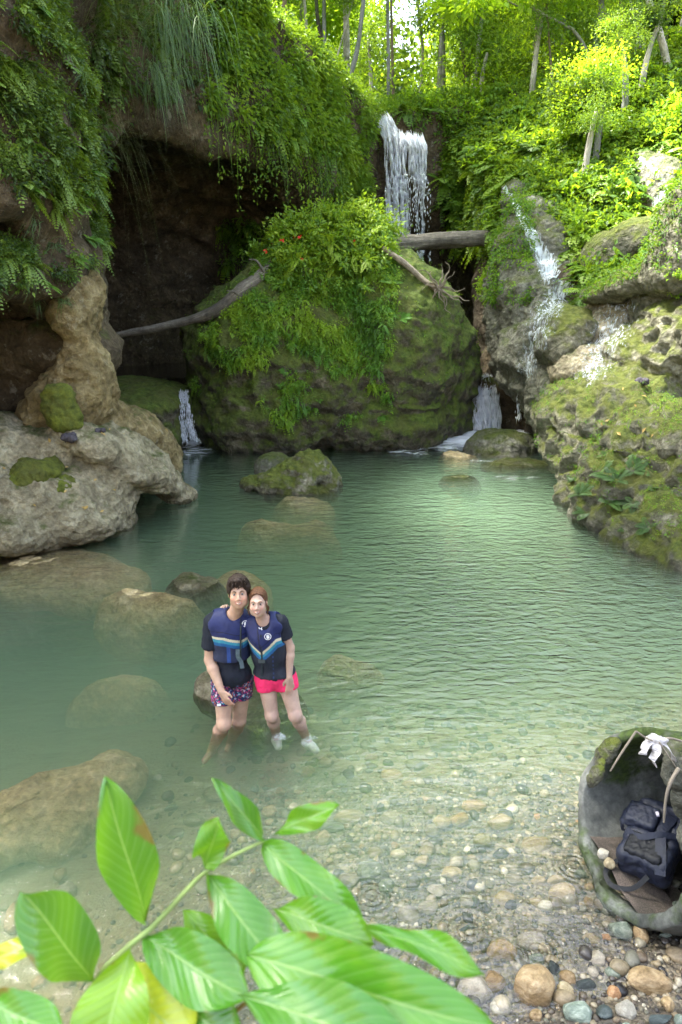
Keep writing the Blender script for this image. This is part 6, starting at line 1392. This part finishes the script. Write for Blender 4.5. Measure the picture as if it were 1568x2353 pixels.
def hand(g, wrist, d, s_, n, sc=1.0, curl=(0.5, 0.6, 0.7, 0.8), thumb=True):
    d = d.normalized(); s_ = (s_ - d * s_.dot(d)).normalized(); n = n.normalized()
    R3 = Matrix((s_, d, s_.cross(d))).transposed()
    g.ell(wrist + d * 0.047 * sc, (0.040 * sc, 0.052 * sc, 0.017 * sc), R3, 0.012)
    g.cap(wrist, wrist + d * 0.03 * sc, 0.026 * sc, 0.024 * sc, 0.012)
    for i in range(4):
        b = wrist + d * (0.086 + (0, 0.006, 0.004, -0.006)[i]) * sc + s_ * (0.030 - 0.0205 * i) * sc; L = (0.040, 0.045, 0.042, 0.033)[i] * sc; a = curl[i]
        m = b + (d * math.cos(a * 0.6) + n * math.sin(a * 0.6)) * L; e = m + (d * math.cos(a * 1.6) + n * math.sin(a * 1.6)) * L * 0.62; f = e + (d * math.cos(a * 2.4) + n * math.sin(a * 2.4)) * L * 0.45
        g.cap(b, m, 0.0095 * sc, 0.0088 * sc, 0.004); g.cap(m, e, 0.0088 * sc, 0.0082 * sc, 0.003); g.cap(e, f, 0.0082 * sc, 0.0072 * sc, 0.003)
    if thumb:
        b = wrist + d * 0.022 * sc + s_ * 0.028 * sc; m = b + (d * 0.7 + s_ * 0.55 + n * 0.35).normalized() * 0.042 * sc; e = m + (d * 0.95 + s_ * 0.1 + n * 0.4).normalized() * 0.030 * sc
        g.cap(b, m, 0.013 * sc, 0.0105 * sc, 0.008); g.cap(m, e, 0.0105 * sc, 0.009 * sc, 0.003)
def head_frame(c, up, fwd):
    f = Vector(fwd).normalized(); u = Vector(up); u = (u - f * u.dot(f)).normalized(); x = u.cross(f) * -1
    x = f.cross(u) * -1; x = u.cross(f)
    return c, x, u, f
def build_person(kind, root, J, skin, hair_mat, brow_mat):
    F = Fig(root, kind); man = kind == 'man'; hs = J['hs']
    C, hx, hu, hf = head_frame(J['head'], J['hup'], J['hfwd'])
    if hx.x < 0: hx = -hx
    def L(x, y, z): return C + (hx * x + hu * y + hf * z) * hs
    RH = Matrix((hx, hu, hf)).transposed()
    pts = [J[k] for k in J if isinstance(J[k], Vector) and k not in ('hup', 'hfwd')] + [p for lg in J['legs'] for p in lg[:4]] + [p for a in J['arms'] for p in a[:3]]
    lo, hi = bounds(pts, 0.16); g = Grid(lo, hi, 0.0055)
    E = lambda c, r, k=0.03, mode='add': g.ell(L(*c), tuple(q * hs for q in r), RH, k, mode)
    # torso
    def torso(g, inf=0.0):
        for c, r, k in J['torso']: g.ell(c, tuple(q + inf for q in r), None, 0.06)
        g.cap(J['shR'], J['shL'], J['shr'] + inf, J['shr'] + inf, 0.05)
    torso(g)
    g.cap(J['neck'], (J['shR'] + J['neck']) * 0.5, 0.045, 0.045, 0.04); g.cap(J['neck'], (J['shL'] + J['neck']) * 0.5, 0.045, 0.045, 0.04)
    g.cap(J['neck'] - VZ * 0.02, L(0, -0.06, -0.02), J['neckr'] * 1.1, J['neckr'], 0.03)
    # head
    E((0, 0.03, -0.015), (0.075, 0.093, 0.096)); E((0, -0.028, 0.018), (0.064, 0.088, 0.074)); E((0, -0.074, 0.032), (0.049 if man else 0.043, 0.042, 0.053))
    E((0, -0.106, 0.060), (0.024 if man else 0.018, 0.017, 0.020), 0.02)
    for s in (-1, 1):
        E((s * 0.040, -0.038, 0.062), (0.025, 0.028, 0.026), 0.02); E((s * 0.045, -0.075, 0.022), (0.020, 0.028, 0.035), 0.03)
        E((s * 0.031, -0.002, 0.103), (0.019, 0.012, 0.018), 0.012, 'sub')
        E((s * 0.077, -0.012, -0.006), (0.010, 0.031, 0.019), 0.006); E((s * 0.083, -0.010, -0.001), (0.006, 0.020, 0.010), 0.004, 'sub')
        g.cap(L(s * 0.012, 0.020, 0.089), L(s * 0.045, 0.020, 0.078), 0.009 * hs, 0.007 * hs, 0.012)
        g.cap(L(s * 0.020, -0.006, 0.086), L(s * 0.042, -0.005, 0.079), 0.005 * hs, 0.004 * hs, 0.003)
        E((s * 0.012, -0.043, 0.093), (0.008, 0.007, 0.010), 0.006)
    g.cap(L(0, 0.012, 0.088), L(0, -0.036, 0.112 if man else 0.106), 0.008 * hs, 0.011 * hs, 0.012)
    for s in (-1, 1):
        g.cap(L(0, -0.066, 0.097), L(s * 0.026, -0.060, 0.080), 0.0055 * hs, 0.004 * hs, 0.004)
        g.cap(L(0, -0.085, 0.094), L(s * 0.024, -0.066, 0.081), 0.0062 * hs, 0.004 * hs, 0.004)
    # arms, hands
    for a in J['arms']:
        sh, el, wr, (r0, r1, r2), hd = a
        g.cap(sh, el, r0, r1, 0.02); mid = el.lerp(wr, 0.28); g.cap(el, mid, r1 * 0.98, r1 * 1.04, 0.02); g.cap(mid, wr, r1 * 1.04, r2, 0.015)
        if hd: hand(g, wr, *hd)
    # legs, feet
    for hp, kn, an, toe, (r0, r1, rc, r2) in J['legs']:
        g.cap(hp, kn, r0, r1, 0.05); g.ell(kn + Vector((0, -0.012, 0.0)), (r1 * 0.92, r1, r1 * 1.1), None, 0.02)
        mid = kn.lerp(an, 0.32) + Vector((0, 0.014, 0)); g.cap(kn, mid, r1 * 0.9, rc, 0.03); g.cap(mid, an, rc, r2, 0.03)
        g.cap(an - VZ * 0.02, toe, 0.036, 0.026, 0.03)
    sk = np.array(skin)
    def skincol(V):
        c = np.tile(sk, (len(V), 1)); q = (V - np.array(C[:])) / hs
        x, y, z = q @ np.array(hx[:]), q @ np.array(hu[:]), q @ np.array(hf[:])
        fz = (z > 0.05) & (np.abs(x) < 0.08) & (np.abs(y) < 0.13)
        def bl(m, col, a): c[:] = c * (1 - (m * a)[:, None]) + np.array(col) * (m * a)[:, None]
        g_ = lambda cx, cy, sx, sy: np.exp(-(((np.abs(x) - cx) / sx) ** 2 + ((y - cy) / sy) ** 2)) * fz
        bl(g_(0.042, -0.035, 0.02, 0.018), sk * [1.12, 0.72, 0.68], 0.6); bl(g_(0, -0.04, 0.013, 0.012), sk * [1.1, 0.78, 0.72], 0.5)
        bl(g_(0.031, 0.0, 0.018, 0.012), sk * [0.62, 0.5, 0.48], 0.55)
        yc = -0.0745 + 0.010 * (x / 0.025) ** 2
        lips = (np.abs(x) < 0.029) & (np.abs(y - yc) < 0.0135) & fz; teeth = (np.abs(x) < 0.019) & (np.abs(y - yc) < 0.0048) & fz
        c[lips] = sk * [0.92, 0.72, 0.70]
        ear = np.abs(x) > 0.073; bl((ear & (np.abs(y) < 0.05)).astype(float), sk * [1.1, 0.75, 0.7], 0.5)
        for hd in J['hands']:
            d = np.linalg.norm(V - np.array(hd[:]), axis=1); bl(np.exp(-(d / 0.05) ** 2), sk * [1.1, 0.72, 0.66], 0.45)
        for lg in J['legs']:
            d = np.linalg.norm(V - np.array(lg[1][:]), axis=1); bl(np.exp(-(d / 0.05) ** 2), sk * [1.08, 0.78, 0.72], 0.4)
        return c
    body = F.out('body', g, 'skin', skincol)
    # eyes, brows
    for s in (-1, 1):
        Vv, Ff = IV2 * 0.0105 * hs, IF2; ec = L(s * 0.031, -0.0005, 0.0800)
        Wd = Vv + np.array((ec - F.o)[:]); z = IV2 @ np.array(hf[:]); col = np.where((z > 0.88)[:, None], (0.015, 0.015, 0.02), np.where((z > 0.60)[:, None], (0.07, 0.08, 0.08), (0.36, 0.33, 0.31)))
        mesh_obj('eye', Wd, Ff, M['skin'], parent=root, attrs={'col': col})
        pts = [L(s * 0.014, 0.0195, 0.098) - F.o, L(s * 0.030, 0.0255, 0.093) - F.o, L(s * 0.048, 0.0200, 0.079) - F.o]
        V, Fc, A = join([sweep(pts, [0.0035 * hs, 0.004 * hs, 0.002 * hs], 6, 0.2)]); mesh_obj('eyebrow', V, Fc, M[brow_mat], parent=root, attrs={'uvl': A})
    mp = [(-0.027, -0.0615, 0.081), (-0.016, -0.0705, 0.094), (0.0, -0.0745, 0.0995), (0.016, -0.0705, 0.094), (0.027, -0.0615, 0.081)]
    V, Fc, A = join([sweep([L(x, y, z) - F.o for x, y, z in mp], [0.0015 * hs, 0.0042 * hs, 0.0052 * hs, 0.0042 * hs, 0.0015 * hs], 8, 0)]); mo = mesh_obj('mouth', V, Fc, M['lip'], parent=root)
    V, Fc, A = join([sweep([L(x * 0.74, y + 0.0005, z + 0.0038) - F.o for x, y, z in mp], [0.0006 * hs, 0.0022 * hs, 0.0026 * hs, 0.0022 * hs, 0.0006 * hs], 8, 0)]); mesh_obj('teeth', V, Fc, M['tooth'], parent=mo)
    # hair
    lo, hi = L(0, 0, 0) - Vector((.17, .17, .19)), L(0, 0, 0) + Vector((.17, .17, .17)); g = Grid(lo, hi, 0.005)
    inf = 0.010 if man else 0.007
    g.ell(L(0, 0.036, -0.016), tuple((r + inf) * hs for r in (0.075, 0.093, 0.096)), RH, 0.0)
    if man:
        g.ell(L(0, 0.105, 0.045), (0.062 * hs, 0.035 * hs, 0.055 * hs), RH, 0.03); g.ell(L(0, 0.02, -0.05), (0.08 * hs, 0.10 * hs, 0.075 * hs), RH, 0.03)
        g.ell(L(0, -0.045, 0.075), (0.068 * hs, 0.122 * hs, 0.080 * hs), RH, 0.02, 'sub')
    else:
        g.ell(L(0, 0.01, -0.06), (0.074 * hs, 0.10 * hs, 0.06 * hs), RH, 0.03); g.ell(L(0, -0.025, -0.115), (0.042 * hs, 0.042 * hs, 0.035 * hs), RH, 0.02)
        g.ell(L(0, -0.035, 0.080), (0.064 * hs, 0.120 * hs, 0.095 * hs), RH, 0.02, 'sub')
        g.cap(L(0, 0.145, -0.02), L(0, 0.110, 0.085), 0.006, 0.006, 0.01, 'sub')
    g.half(L(0, -0.055 if man else -0.07, 0), -hu)
    # ears stay free
    for s in (-1, 1): g.ell(L(s * 0.088, -0.018, 0.002), (0.016, 0.030, 0.018), RH, 0.005, 'sub')
    hair = F.out('hair', g, hair_mat, lambda V: np.tile((0.04, 0.025, 0.018), (len(V), 1)), 0.012 if man else 0.003, 0.022, 0)
    rs = random.Random(5); tb = []
    if man:
        for i in range(60):
            x = rs.uniform(-0.068, 0.068); y = rs.uniform(0.085, 0.13); z = math.sqrt(max(0.0, 1 - (x / 0.09) ** 2)) * 0.088 * rs.uniform(0.7, 1.0); a = L(x, y, z); side = rs.uniform(-1, 1)
            b = L(x + 0.012 * side, y - 0.012, z + 0.016); c = L(x + 0.022 * side, y - rs.uniform(0.022, 0.045), z + 0.018); d = L(x + 0.004 * side, y - rs.uniform(0.034, 0.062), z + 0.012)
            tb.append(sweep([a - F.o, b - F.o, c - F.o, d - F.o], [0.006, 0.0058, 0.004, 0.0015], 5, 0.2))
        for i in range(60):
            th = rs.uniform(0, 6.28); e = rs.uniform(0.1, 1.4); dd = (math.cos(th) * math.cos(e), math.sin(e), math.sin(th) * math.cos(e)); r = 0.107
            if dd[2] > 0.2 and dd[1] < 0.5: continue
            a = L(dd[0] * 0.090, 0.036 + dd[1] * r, -0.016 + dd[2] * r); b = a + Vector((rs.uniform(-1, 1), rs.uniform(-.6, .6), rs.uniform(0, .8))) * 0.014; c = b + Vector((rs.uniform(-1, 1), rs.uniform(-1, 1), rs.uniform(-1.2, .3))) * 0.014
            tb.append(sweep([a - F.o, b - F.o, c - F.o], [0.006, 0.005, 0.002], 5, 0.2))
    else:
        for s in (-1, 1):
            for i in range(5):
                a = L(s * 0.073, 0.01 - 0.01 * i, 0.030 - 0.008 * i); b = L(s * (0.080 + 0.004 * i), -0.05, 0.03 - 0.01 * i); c = L(s * (0.074 + 0.005 * rs.random()), -0.095 - 0.008 * i, 0.035 - 0.012 * i)
                tb.append(sweep([a - F.o, b - F.o, c - F.o], [0.0035, 0.003, 0.0012], 5, 0.2))
            for i in range(16):
                t = i / 15; a = L(s * 0.004, 0.122 - 0.03 * t, 0.035 + 0.045 * t); b = L(s * 0.045, 0.098 - 0.02 * t, 0.02 + 0.045 * t); c = L(s * 0.078, 0.035 - 0.01 * t, -0.02 + 0.03 * t); tb.append(sweep([a - F.o, b - F.o, c - F.o], [0.0035, 0.0045, 0.004], 5, 0.2))
    V, Fc, A = join(tb); mesh_obj('hair_strands', V, Fc, M[hair_mat], parent=hair, attrs={'uvl': A})
    # shirt
    lo, hi = bounds([J['shR'], J['shL'], J['neck'], J['pelvis']], 0.30); g = Grid(lo, hi, 0.0065)
    torso(g, 0.014)
    g.cap(J['neck'], (J['shR'] + J['neck']) * 0.5, 0.055, 0.055, 0.04); g.cap(J['neck'], (J['shL'] + J['neck']) * 0.5, 0.055, 0.055, 0.04)
    for a in J['arms']:
        sh, el = a[0], a[1]; cu = sh.lerp(el, J['cuff']); gg = Grid([min(sh[i], el[i]) - 0.12 for i in range(3)], [max(sh[i], el[i]) + 0.12 for i in range(3)], 0.0065)
        g.cap(sh, cu, a[3][0] + 0.012, a[3][0] + 0.016, 0.03)
        d = (el - sh).normalized(); g.cap(cu + d * 0.040, el + d * 0.1, 0.066, 0.066, 0.0, 'sub')
        g.ell(cu + d * 0.075, (0.075, 0.075, 0.075), None, 0, 'sub')
    hz = J['hem']; g.half(hz, (0, 0, -1)); g.ell(J['neck'] + Vector((0, -0.035, 0.035)), (0.060, 0.075, 0.062), None, 0.01, 'sub')
    F.out('shirt', g, 'cloth', lambda V: np.tile((0.012, 0.015, 0.024), (len(V), 1)), 0.007, 0.07)
    # life vest
    lo, hi = bounds([J['shR'], J['shL'], J['neck'], J['pelvis']], 0.26); g = Grid(lo, hi, 0.005); torso(g, 0.036)
    g.cap(J['neck'], (J['shR'] * 0.6 + J['neck'] * 0.4), 0.062, 0.066, 0.04); g.cap(J['neck'], (J['shL'] * 0.6 + J['neck'] * 0.4), 0.062, 0.066, 0.04)
    g.half(J['vhem'], (0, 0, -1))
    for a in J['arms']:
        sh, el = a[0], a[1]; ctr = sh + (sh - J['neck']).normalized() * 0.018; ctr.z = sh.z - 0.005
        g.cap(ctr + VZ * 0.045, sh.lerp(el, 0.42) + (sh - J['neck']).normalized() * 0.02, 0.072, 0.080, 0.015, 'sub')
    for c, r in J['vneck']: g.ell(c, r, None, 0.02, 'sub')
    cx, zc, sl = J['chev']; dn, up_, st = J['band']
    yf = J['neck'].y
    def vestcol(V):
        s_ = np.abs(V[:, 0] - cx - (V[:, 2] - zc) * J['lean']); zz = V[:, 2] - (zc + sl * np.minimum(s_, 0.14)); c = np.tile((0.008, 0.011, 0.022), (len(V), 1))
        c[zz > 0] = (0.009, 0.015, 0.075); c[(zz > -st * 1) & (zz <= 0)] = (0.50, 0.46, 0.34); c[(zz > -st * 2.2) & (zz <= -st)] = (0.04, 0.22, 0.32); c[(zz > -st * 3.4) & (zz <= -st * 2.2)] = (0.012, 0.09, 0.24)
        seam = (np.abs(zz - 0.045) < 0.004) | ((np.abs(s_) < 0.006) & (zz > -st * 6)); c[seam] *= 0.4
        if man:
            lower = zz < -st * 3.4; c[lower] = (0.012, 0.018, 0.05)
            c[lower & (np.abs(V[:, 0] - cx + 0.105) < 0.016)] = (0.02, 0.05, 0.20)
        else: c[(zz < -st * 3.4) & (np.abs(V[:, 0] - cx - 0.095) < 0.006) & (np.sin(V[:, 2] * 160) > 0)] = (0.02, 0.035, 0.11)
        return c
    vest = F.out('life_vest', g, 'neoprene', vestcol, 0.004, 0.08, 1)
    # shorts
    lo, hi = bounds([J['legs'][0][0], J['legs'][1][0], J['pelvis'], J['shem']], 0.26); g = Grid(lo, hi, 0.006)
    c, r, k = J['torso'][-1]; g.ell(c, tuple(q + 0.014 for q in r), None, 0.05)
    for i, (hp, kn, an, toe, rr_) in enumerate(J['legs']):
        d = (kn - hp).normalized(); e = hp + d * J['sleg'][i]; g.cap(hp, e, rr_[0] + 0.014, rr_[0] + 0.012, 0.04)
        g.half(e + d * 0.01, (d.x * 0.4, d.y * 0.4, d.z)) if False else g.ell(e + d * 0.115, (0.13, 0.13, 0.105), None, 0.0, 'sub')
    g.half(J['hem'] + VZ * 0.05, (0, 0, 1))
    if man:
        def sc_(V):
            a = fbm(V, 0.022, 2, 3); b = fbm(V, 0.022, 2, 40); c = np.tile((0.015, 0.02, 0.07), (len(V), 1)); c[a > 0.20] = (0.42, 0.03, 0.15); c[b > 0.22] = (0.04, 0.22, 0.35); c[(a + b) > 0.45] = (0.5, 0.45, 0.5); c[(a < -0.30)] = (0.35, 0.08, 0.04)
            return c
    else:
        def sc_(V): return np.tile((0.75, 0.03, 0.13), (len(V), 1))
    F.out('shorts', g, 'shorts', sc_, 0.005, 0.05)
    return F, L, vest, body
def onbody(F, objs, px, py, lift=0.004):     # nearest-to-camera vertex of the given meshes seen at a pixel
    best = None
    for o in objs:
        V = np.array([v.co[:] for v in o.data.vertices]) + np.array(F.o[:]); x, y = proj(V); m = (x - px) ** 2 + (y - py) ** 2 < 9
        if m.any():
            k = np.flatnonzero(m); i = k[np.argmin(V[k, 1])]; v = Vector(V[i])
            if best is None or v.y < best.y: best = v
    best = best or P(px, py, F.o.y - 0.15); n = (camv - best).normalized(); return best + n * lift, n
def decal(F, name, polys, c, n, size, mat, parent):      # flat printed mark: polygons in a unit square, raised 1 mm
    u = Vector((0, 0, 1)); n = (n + Vector((0, -0.35, -0.25))).normalized(); u = (u - n * u.dot(n)).normalized(); x = u.cross(n); V, Fc = [], []; c = c + n * 0.008
    for q in polys:
        b = len(V); V += [(c + x * (a * size) + u * (d * size) - F.o)[:] for a, d in q]; Fc.append(list(range(b, b + len(q))))
    me = bpy.data.meshes.new(name); me.from_pydata(V, [], Fc); me.materials.append(M[mat]); o = bpy.data.objects.new(name, me); link(o, parent); return o
def ringp(r0, r1, n=20): return [[(r1 * math.cos(a), r1 * math.sin(a)), (r1 * math.cos(b), r1 * math.sin(b)), (r0 * math.cos(b), r0 * math.sin(b)), (r0 * math.cos(a), r0 * math.sin(a))] for a, b in [(6.2832 * i / n, 6.2832 * (i + 1) / n) for i in range(n)]]
HANDMARK = ringp(0.42, 0.5) + [[(-0.16, -0.30), (0.14, -0.30), (0.18, -0.02), (-0.18, -0.02)]] + [[(x, -0.02), (x + 0.075, -0.02), (x + 0.075 + d, t), (x + d, t)] for x, d, t in ((-0.18, -0.06, 0.20), (-0.09, -0.02, 0.30), (0.0, 0.02, 0.32), (0.10, 0.06, 0.24))] + [[(0.14, -0.24), (0.30, -0.04), (0.24, 0.0), (0.12, -0.10)]]
# ---- man
Ym = 5.06
mr_ = empty('person', W(520, 1740, -0.36)); mr_.location = Vector((P(520, 1600, Ym).x, Ym, -0.36)); tag(mr_, 'man with wet dark hair in navy life vest and patterned shorts, arm hanging in front', 'person', 'couple standing in the pool')
j = {}
j['hs'] = 1.0; j['head'] = P(549, 1361, 5.0); j['hup'] = Vector((-0.06, 0.20, 1)); j['hfwd'] = Vector((0.10, -1, 0.24))
j['neck'] = P(539, 1414, 5.08); j['neckr'] = 0.054; j['shr'] = 0.058
j['shR'] = P(494, 1427, 5.06); j['shL'] = P(568, 1424, 5.12); j['pelvis'] = P(533, 1548, 5.08)
j['torso'] = [(P(526, 1450, 5.08), (0.150, 0.105, 0.155), 0), (P(530, 1500, 5.08), (0.132, 0.098, 0.16), 0), (P(534, 1548, 5.08), (0.148, 0.110, 0.115), 0)]
wr = P(509, 1588, 4.90)
j['arms'] = [(P(487, 1430, 5.06), P(482, 1516, 5.02), wr, (0.054, 0.044, 0.029), (P(525, 1618, 4.86) - wr, Vector((1.0, -0.5, 0.3)), Vector((0.25, 0.75, -0.4)), 1.0, (0.6, 0.75, 0.85, 0.95))),
             (P(568, 1428, 5.12), P(592, 1470, 5.34), P(610, 1510, 5.30), (0.052, 0.044, 0.03), None)]
j['legs'] = [(P(513, 1560, 5.08), P(515, 1662, 4.96), P(488, 1722, 5.10), P(470, 1748, 5.00), (0.088, 0.060, 0.060, 0.038)), (P(556, 1562, 5.12), P(550, 1658, 5.14), P(530, 1706, 5.40), P(522, 1722, 5.30), (0.086, 0.058, 0.058, 0.038))]
j['hands'] = [P(528, 1620, 4.86)]; j['cuff'] = 0.62; j['hem'] = P(530, 1588, 4.97); j['vhem'] = P(530, 1524, 4.95); j['shem'] = P(515, 1628, 5.0); j['sleg'] = (0.165, 0.12)
zb = P(554, 1476, 4.94); j['chev'] = (zb.x, zb.z, 0.30); j['band'] = (0, 0, 0.024); j['lean'] = -0.02
j['vneck'] = [(j['neck'] + Vector((0.0, -0.02, 0.05)), (0.060, 0.085, 0.085)), (P(549, 1418, 4.94), (0.045, 0.09, 0.065))]
F, L, vest, body = build_person('man', mr_, j, (0.44, 0.28, 0.20), 'hair_dark', 'brow_dark')
c, n = onbody(F, [vest], 566, 1431); decal(F, 'emblem', HANDMARK, c, n, 0.055, 'white_print', vest)
def lstrap(F, name, pts, w, mat, parent, th=0.005):
    o = strap(name, [Vector(p) - F.o for p in pts], w, mat, parent, th, face=(0, -1, 0.3)); return o
c1, _ = onbody(F, [vest], 549, 1492, 0.010); c2, _ = onbody(F, [vest], 550, 1508, 0.012); c3, _ = onbody(F, [vest], 556, 1522, 0.016)
lstrap(F, 'strap', [c1, c2, c3, c3 + Vector((0.01, -0.005, -0.06))], 0.034, 'greyweb', vest)
c1, _ = onbody(F, [vest], 556, 1437, 0.003); c2, _ = onbody(F, [vest], 555, 1470, 0.003); c3, _ = onbody(F, [vest], 556, 1518, 0.003); lstrap(F, 'zip', [c1, c2, c3], 0.010, 'webbing', vest)
sh_ = [o for o in mr_.children if o.name.startswith('shorts')]; c, n = onbody(F, sh_, 502, 1618); decal(F, 'label_patch', [[(-0.5, -0.3), (0.5, -0.3), (0.5, 0.3), (-0.5, 0.3)]], c, n, 0.032, 'white_print', sh_[0] if sh_ else vest)
# ---- woman
Yw = 5.02
wr_ = empty('person', Vector((P(635, 1600, Yw).x, Yw, -0.34))); tag(wr_, 'smiling woman with auburn hair in navy life vest and pink shorts leaning on the man', 'person', 'couple standing in the pool')
j = {}
j['hs'] = 0.90; j['head'] = P(593, 1384, 4.96); j['hup'] = Vector((-0.02, 0.18, 1)); j['hfwd'] = Vector((0.02, -1, 0.24))
j['neck'] = P(606, 1427, 5.02); j['neckr'] = 0.044; j['shr'] = 0.048
j['shR'] = P(584, 1432, 5.06); j['shL'] = P(643, 1430, 5.02); j['pelvis'] = P(632, 1548, 5.06)
j['torso'] = [(P(614, 1457, 5.04), (0.125, 0.098, 0.135), 0), (P(620, 1500, 5.05), (0.118, 0.088, 0.14), 0), (P(631, 1548, 5.07), (0.148, 0.108, 0.105), 0)]
wr = P(665, 1556, 4.97)
j['arms'] = [(P(646, 1432, 5.02), P(667, 1488, 5.04), wr, (0.044, 0.036, 0.024), (P(668, 1592, 4.96) - wr, Vector((-0.9, -0.45, 0)), Vector((-0.3, 0.8, 0)), 0.88, (0.35, 0.4, 0.5, 0.6))),
             (P(583, 1432, 5.10), P(552, 1440, 5.30), P(522, 1402, 5.20), (0.042, 0.034, 0.024), (P(512, 1384, 5.10) - P(522, 1402, 5.20), Vector((1, 0, 0.3)), Vector((0, -0.6, -0.8)), 0.88, (0.5, 0.5, 0.5, 0.6)))]
j['legs'] = [(P(612, 1560, 5.07), P(625, 1643, 4.99), P(636, 1694, 5.12), P(640, 1716, 5.02), (0.082, 0.054, 0.052, 0.033)), (P(657, 1560, 5.07), P(679, 1643, 4.97), P(705, 1697, 5.10), P(726, 1724, 4.98), (0.083, 0.055, 0.054, 0.034))]
j['hands'] = [P(668, 1585, 4.95)]; j['cuff'] = 0.52; j['hem'] = P(632, 1566, 4.95); j['vhem'] = P(632, 1560, 4.95); j['shem'] = P(632, 1582, 5.0); j['sleg'] = (0.055, 0.05)
zb = P(600, 1500, 4.93); j['chev'] = (zb.x, zb.z, 0.92); j['band'] = (0, 0, 0.026); j['lean'] = -0.10
j['vneck'] = [(j['neck'] + Vector((0.0, -0.02, 0.04)), (0.056, 0.085, 0.075)), (P(607, 1437, 4.90), (0.050, 0.09, 0.075))]
F, L, vest, body = build_person('woman', wr_, j, (0.41, 0.275, 0.215), 'hair_red', 'brow_red')
shirt = [o for o in wr_.children if o.name.startswith('shirt')][0]
c, n = onbody(F, [vest], 616.5, 1460); decal(F, 'emblem', HANDMARK, c, n, 0.056, 'white_print', vest)
c, n = onbody(F, [shirt], 596.5, 1444); decal(F, 'chest_mark', [[(-0.5, 0.35), (-0.3, 0.45), (-0.2, 0.1), (0.2, 0.1), (0.3, 0.45), (0.5, 0.35), (0.36, 0.0), (-0.36, 0.0)], [(-0.36, 0.0), (0.36, 0.0), (0.5, -0.35), (0.3, -0.45), (0.2, -0.1), (-0.2, -0.1), (-0.3, -0.45), (-0.5, -0.35)]], c, n, 0.030, 'white_print', shirt)
c1, _ = onbody(F, [vest], 599, 1457, 0.003); c2, _ = onbody(F, [vest], 599, 1500, 0.003); c3, _ = onbody(F, [vest], 600, 1552, 0.003); lstrap(F, 'zip', [c1, c2, c3], 0.012, 'webbing', vest)
c1, _ = onbody(F, [vest], 592, 1520, 0.006); c2, _ = onbody(F, [vest], 608, 1521, 0.006); lstrap(F, 'buckle', [c1, c2], 0.03, 'webbing', vest, 0.012)
for lg in j['legs']:
    g = Grid(*bounds([lg[2], lg[3]], 0.09), 0.008); g.cap(lg[2] - VZ * 0.035, lg[3], 0.044, 0.034, 0.02); g.cap(lg[2] + VZ * 0.02, lg[2] - VZ * 0.04, 0.042, 0.044, 0.02)
    V, Q = g.mesh(); mesh_obj('shoe', V - np.array(F.o[:], np.float32), Q, M['shoe'], parent=wr_)
foam('splash_foam', 'thin splash of water round the woman feet', [(640, 1702, 26, 0.10, 0.55), (716, 1712, 34, 0.12, 0.65), (480, 1722, 26, 0.06, 0.25)], 0.02)
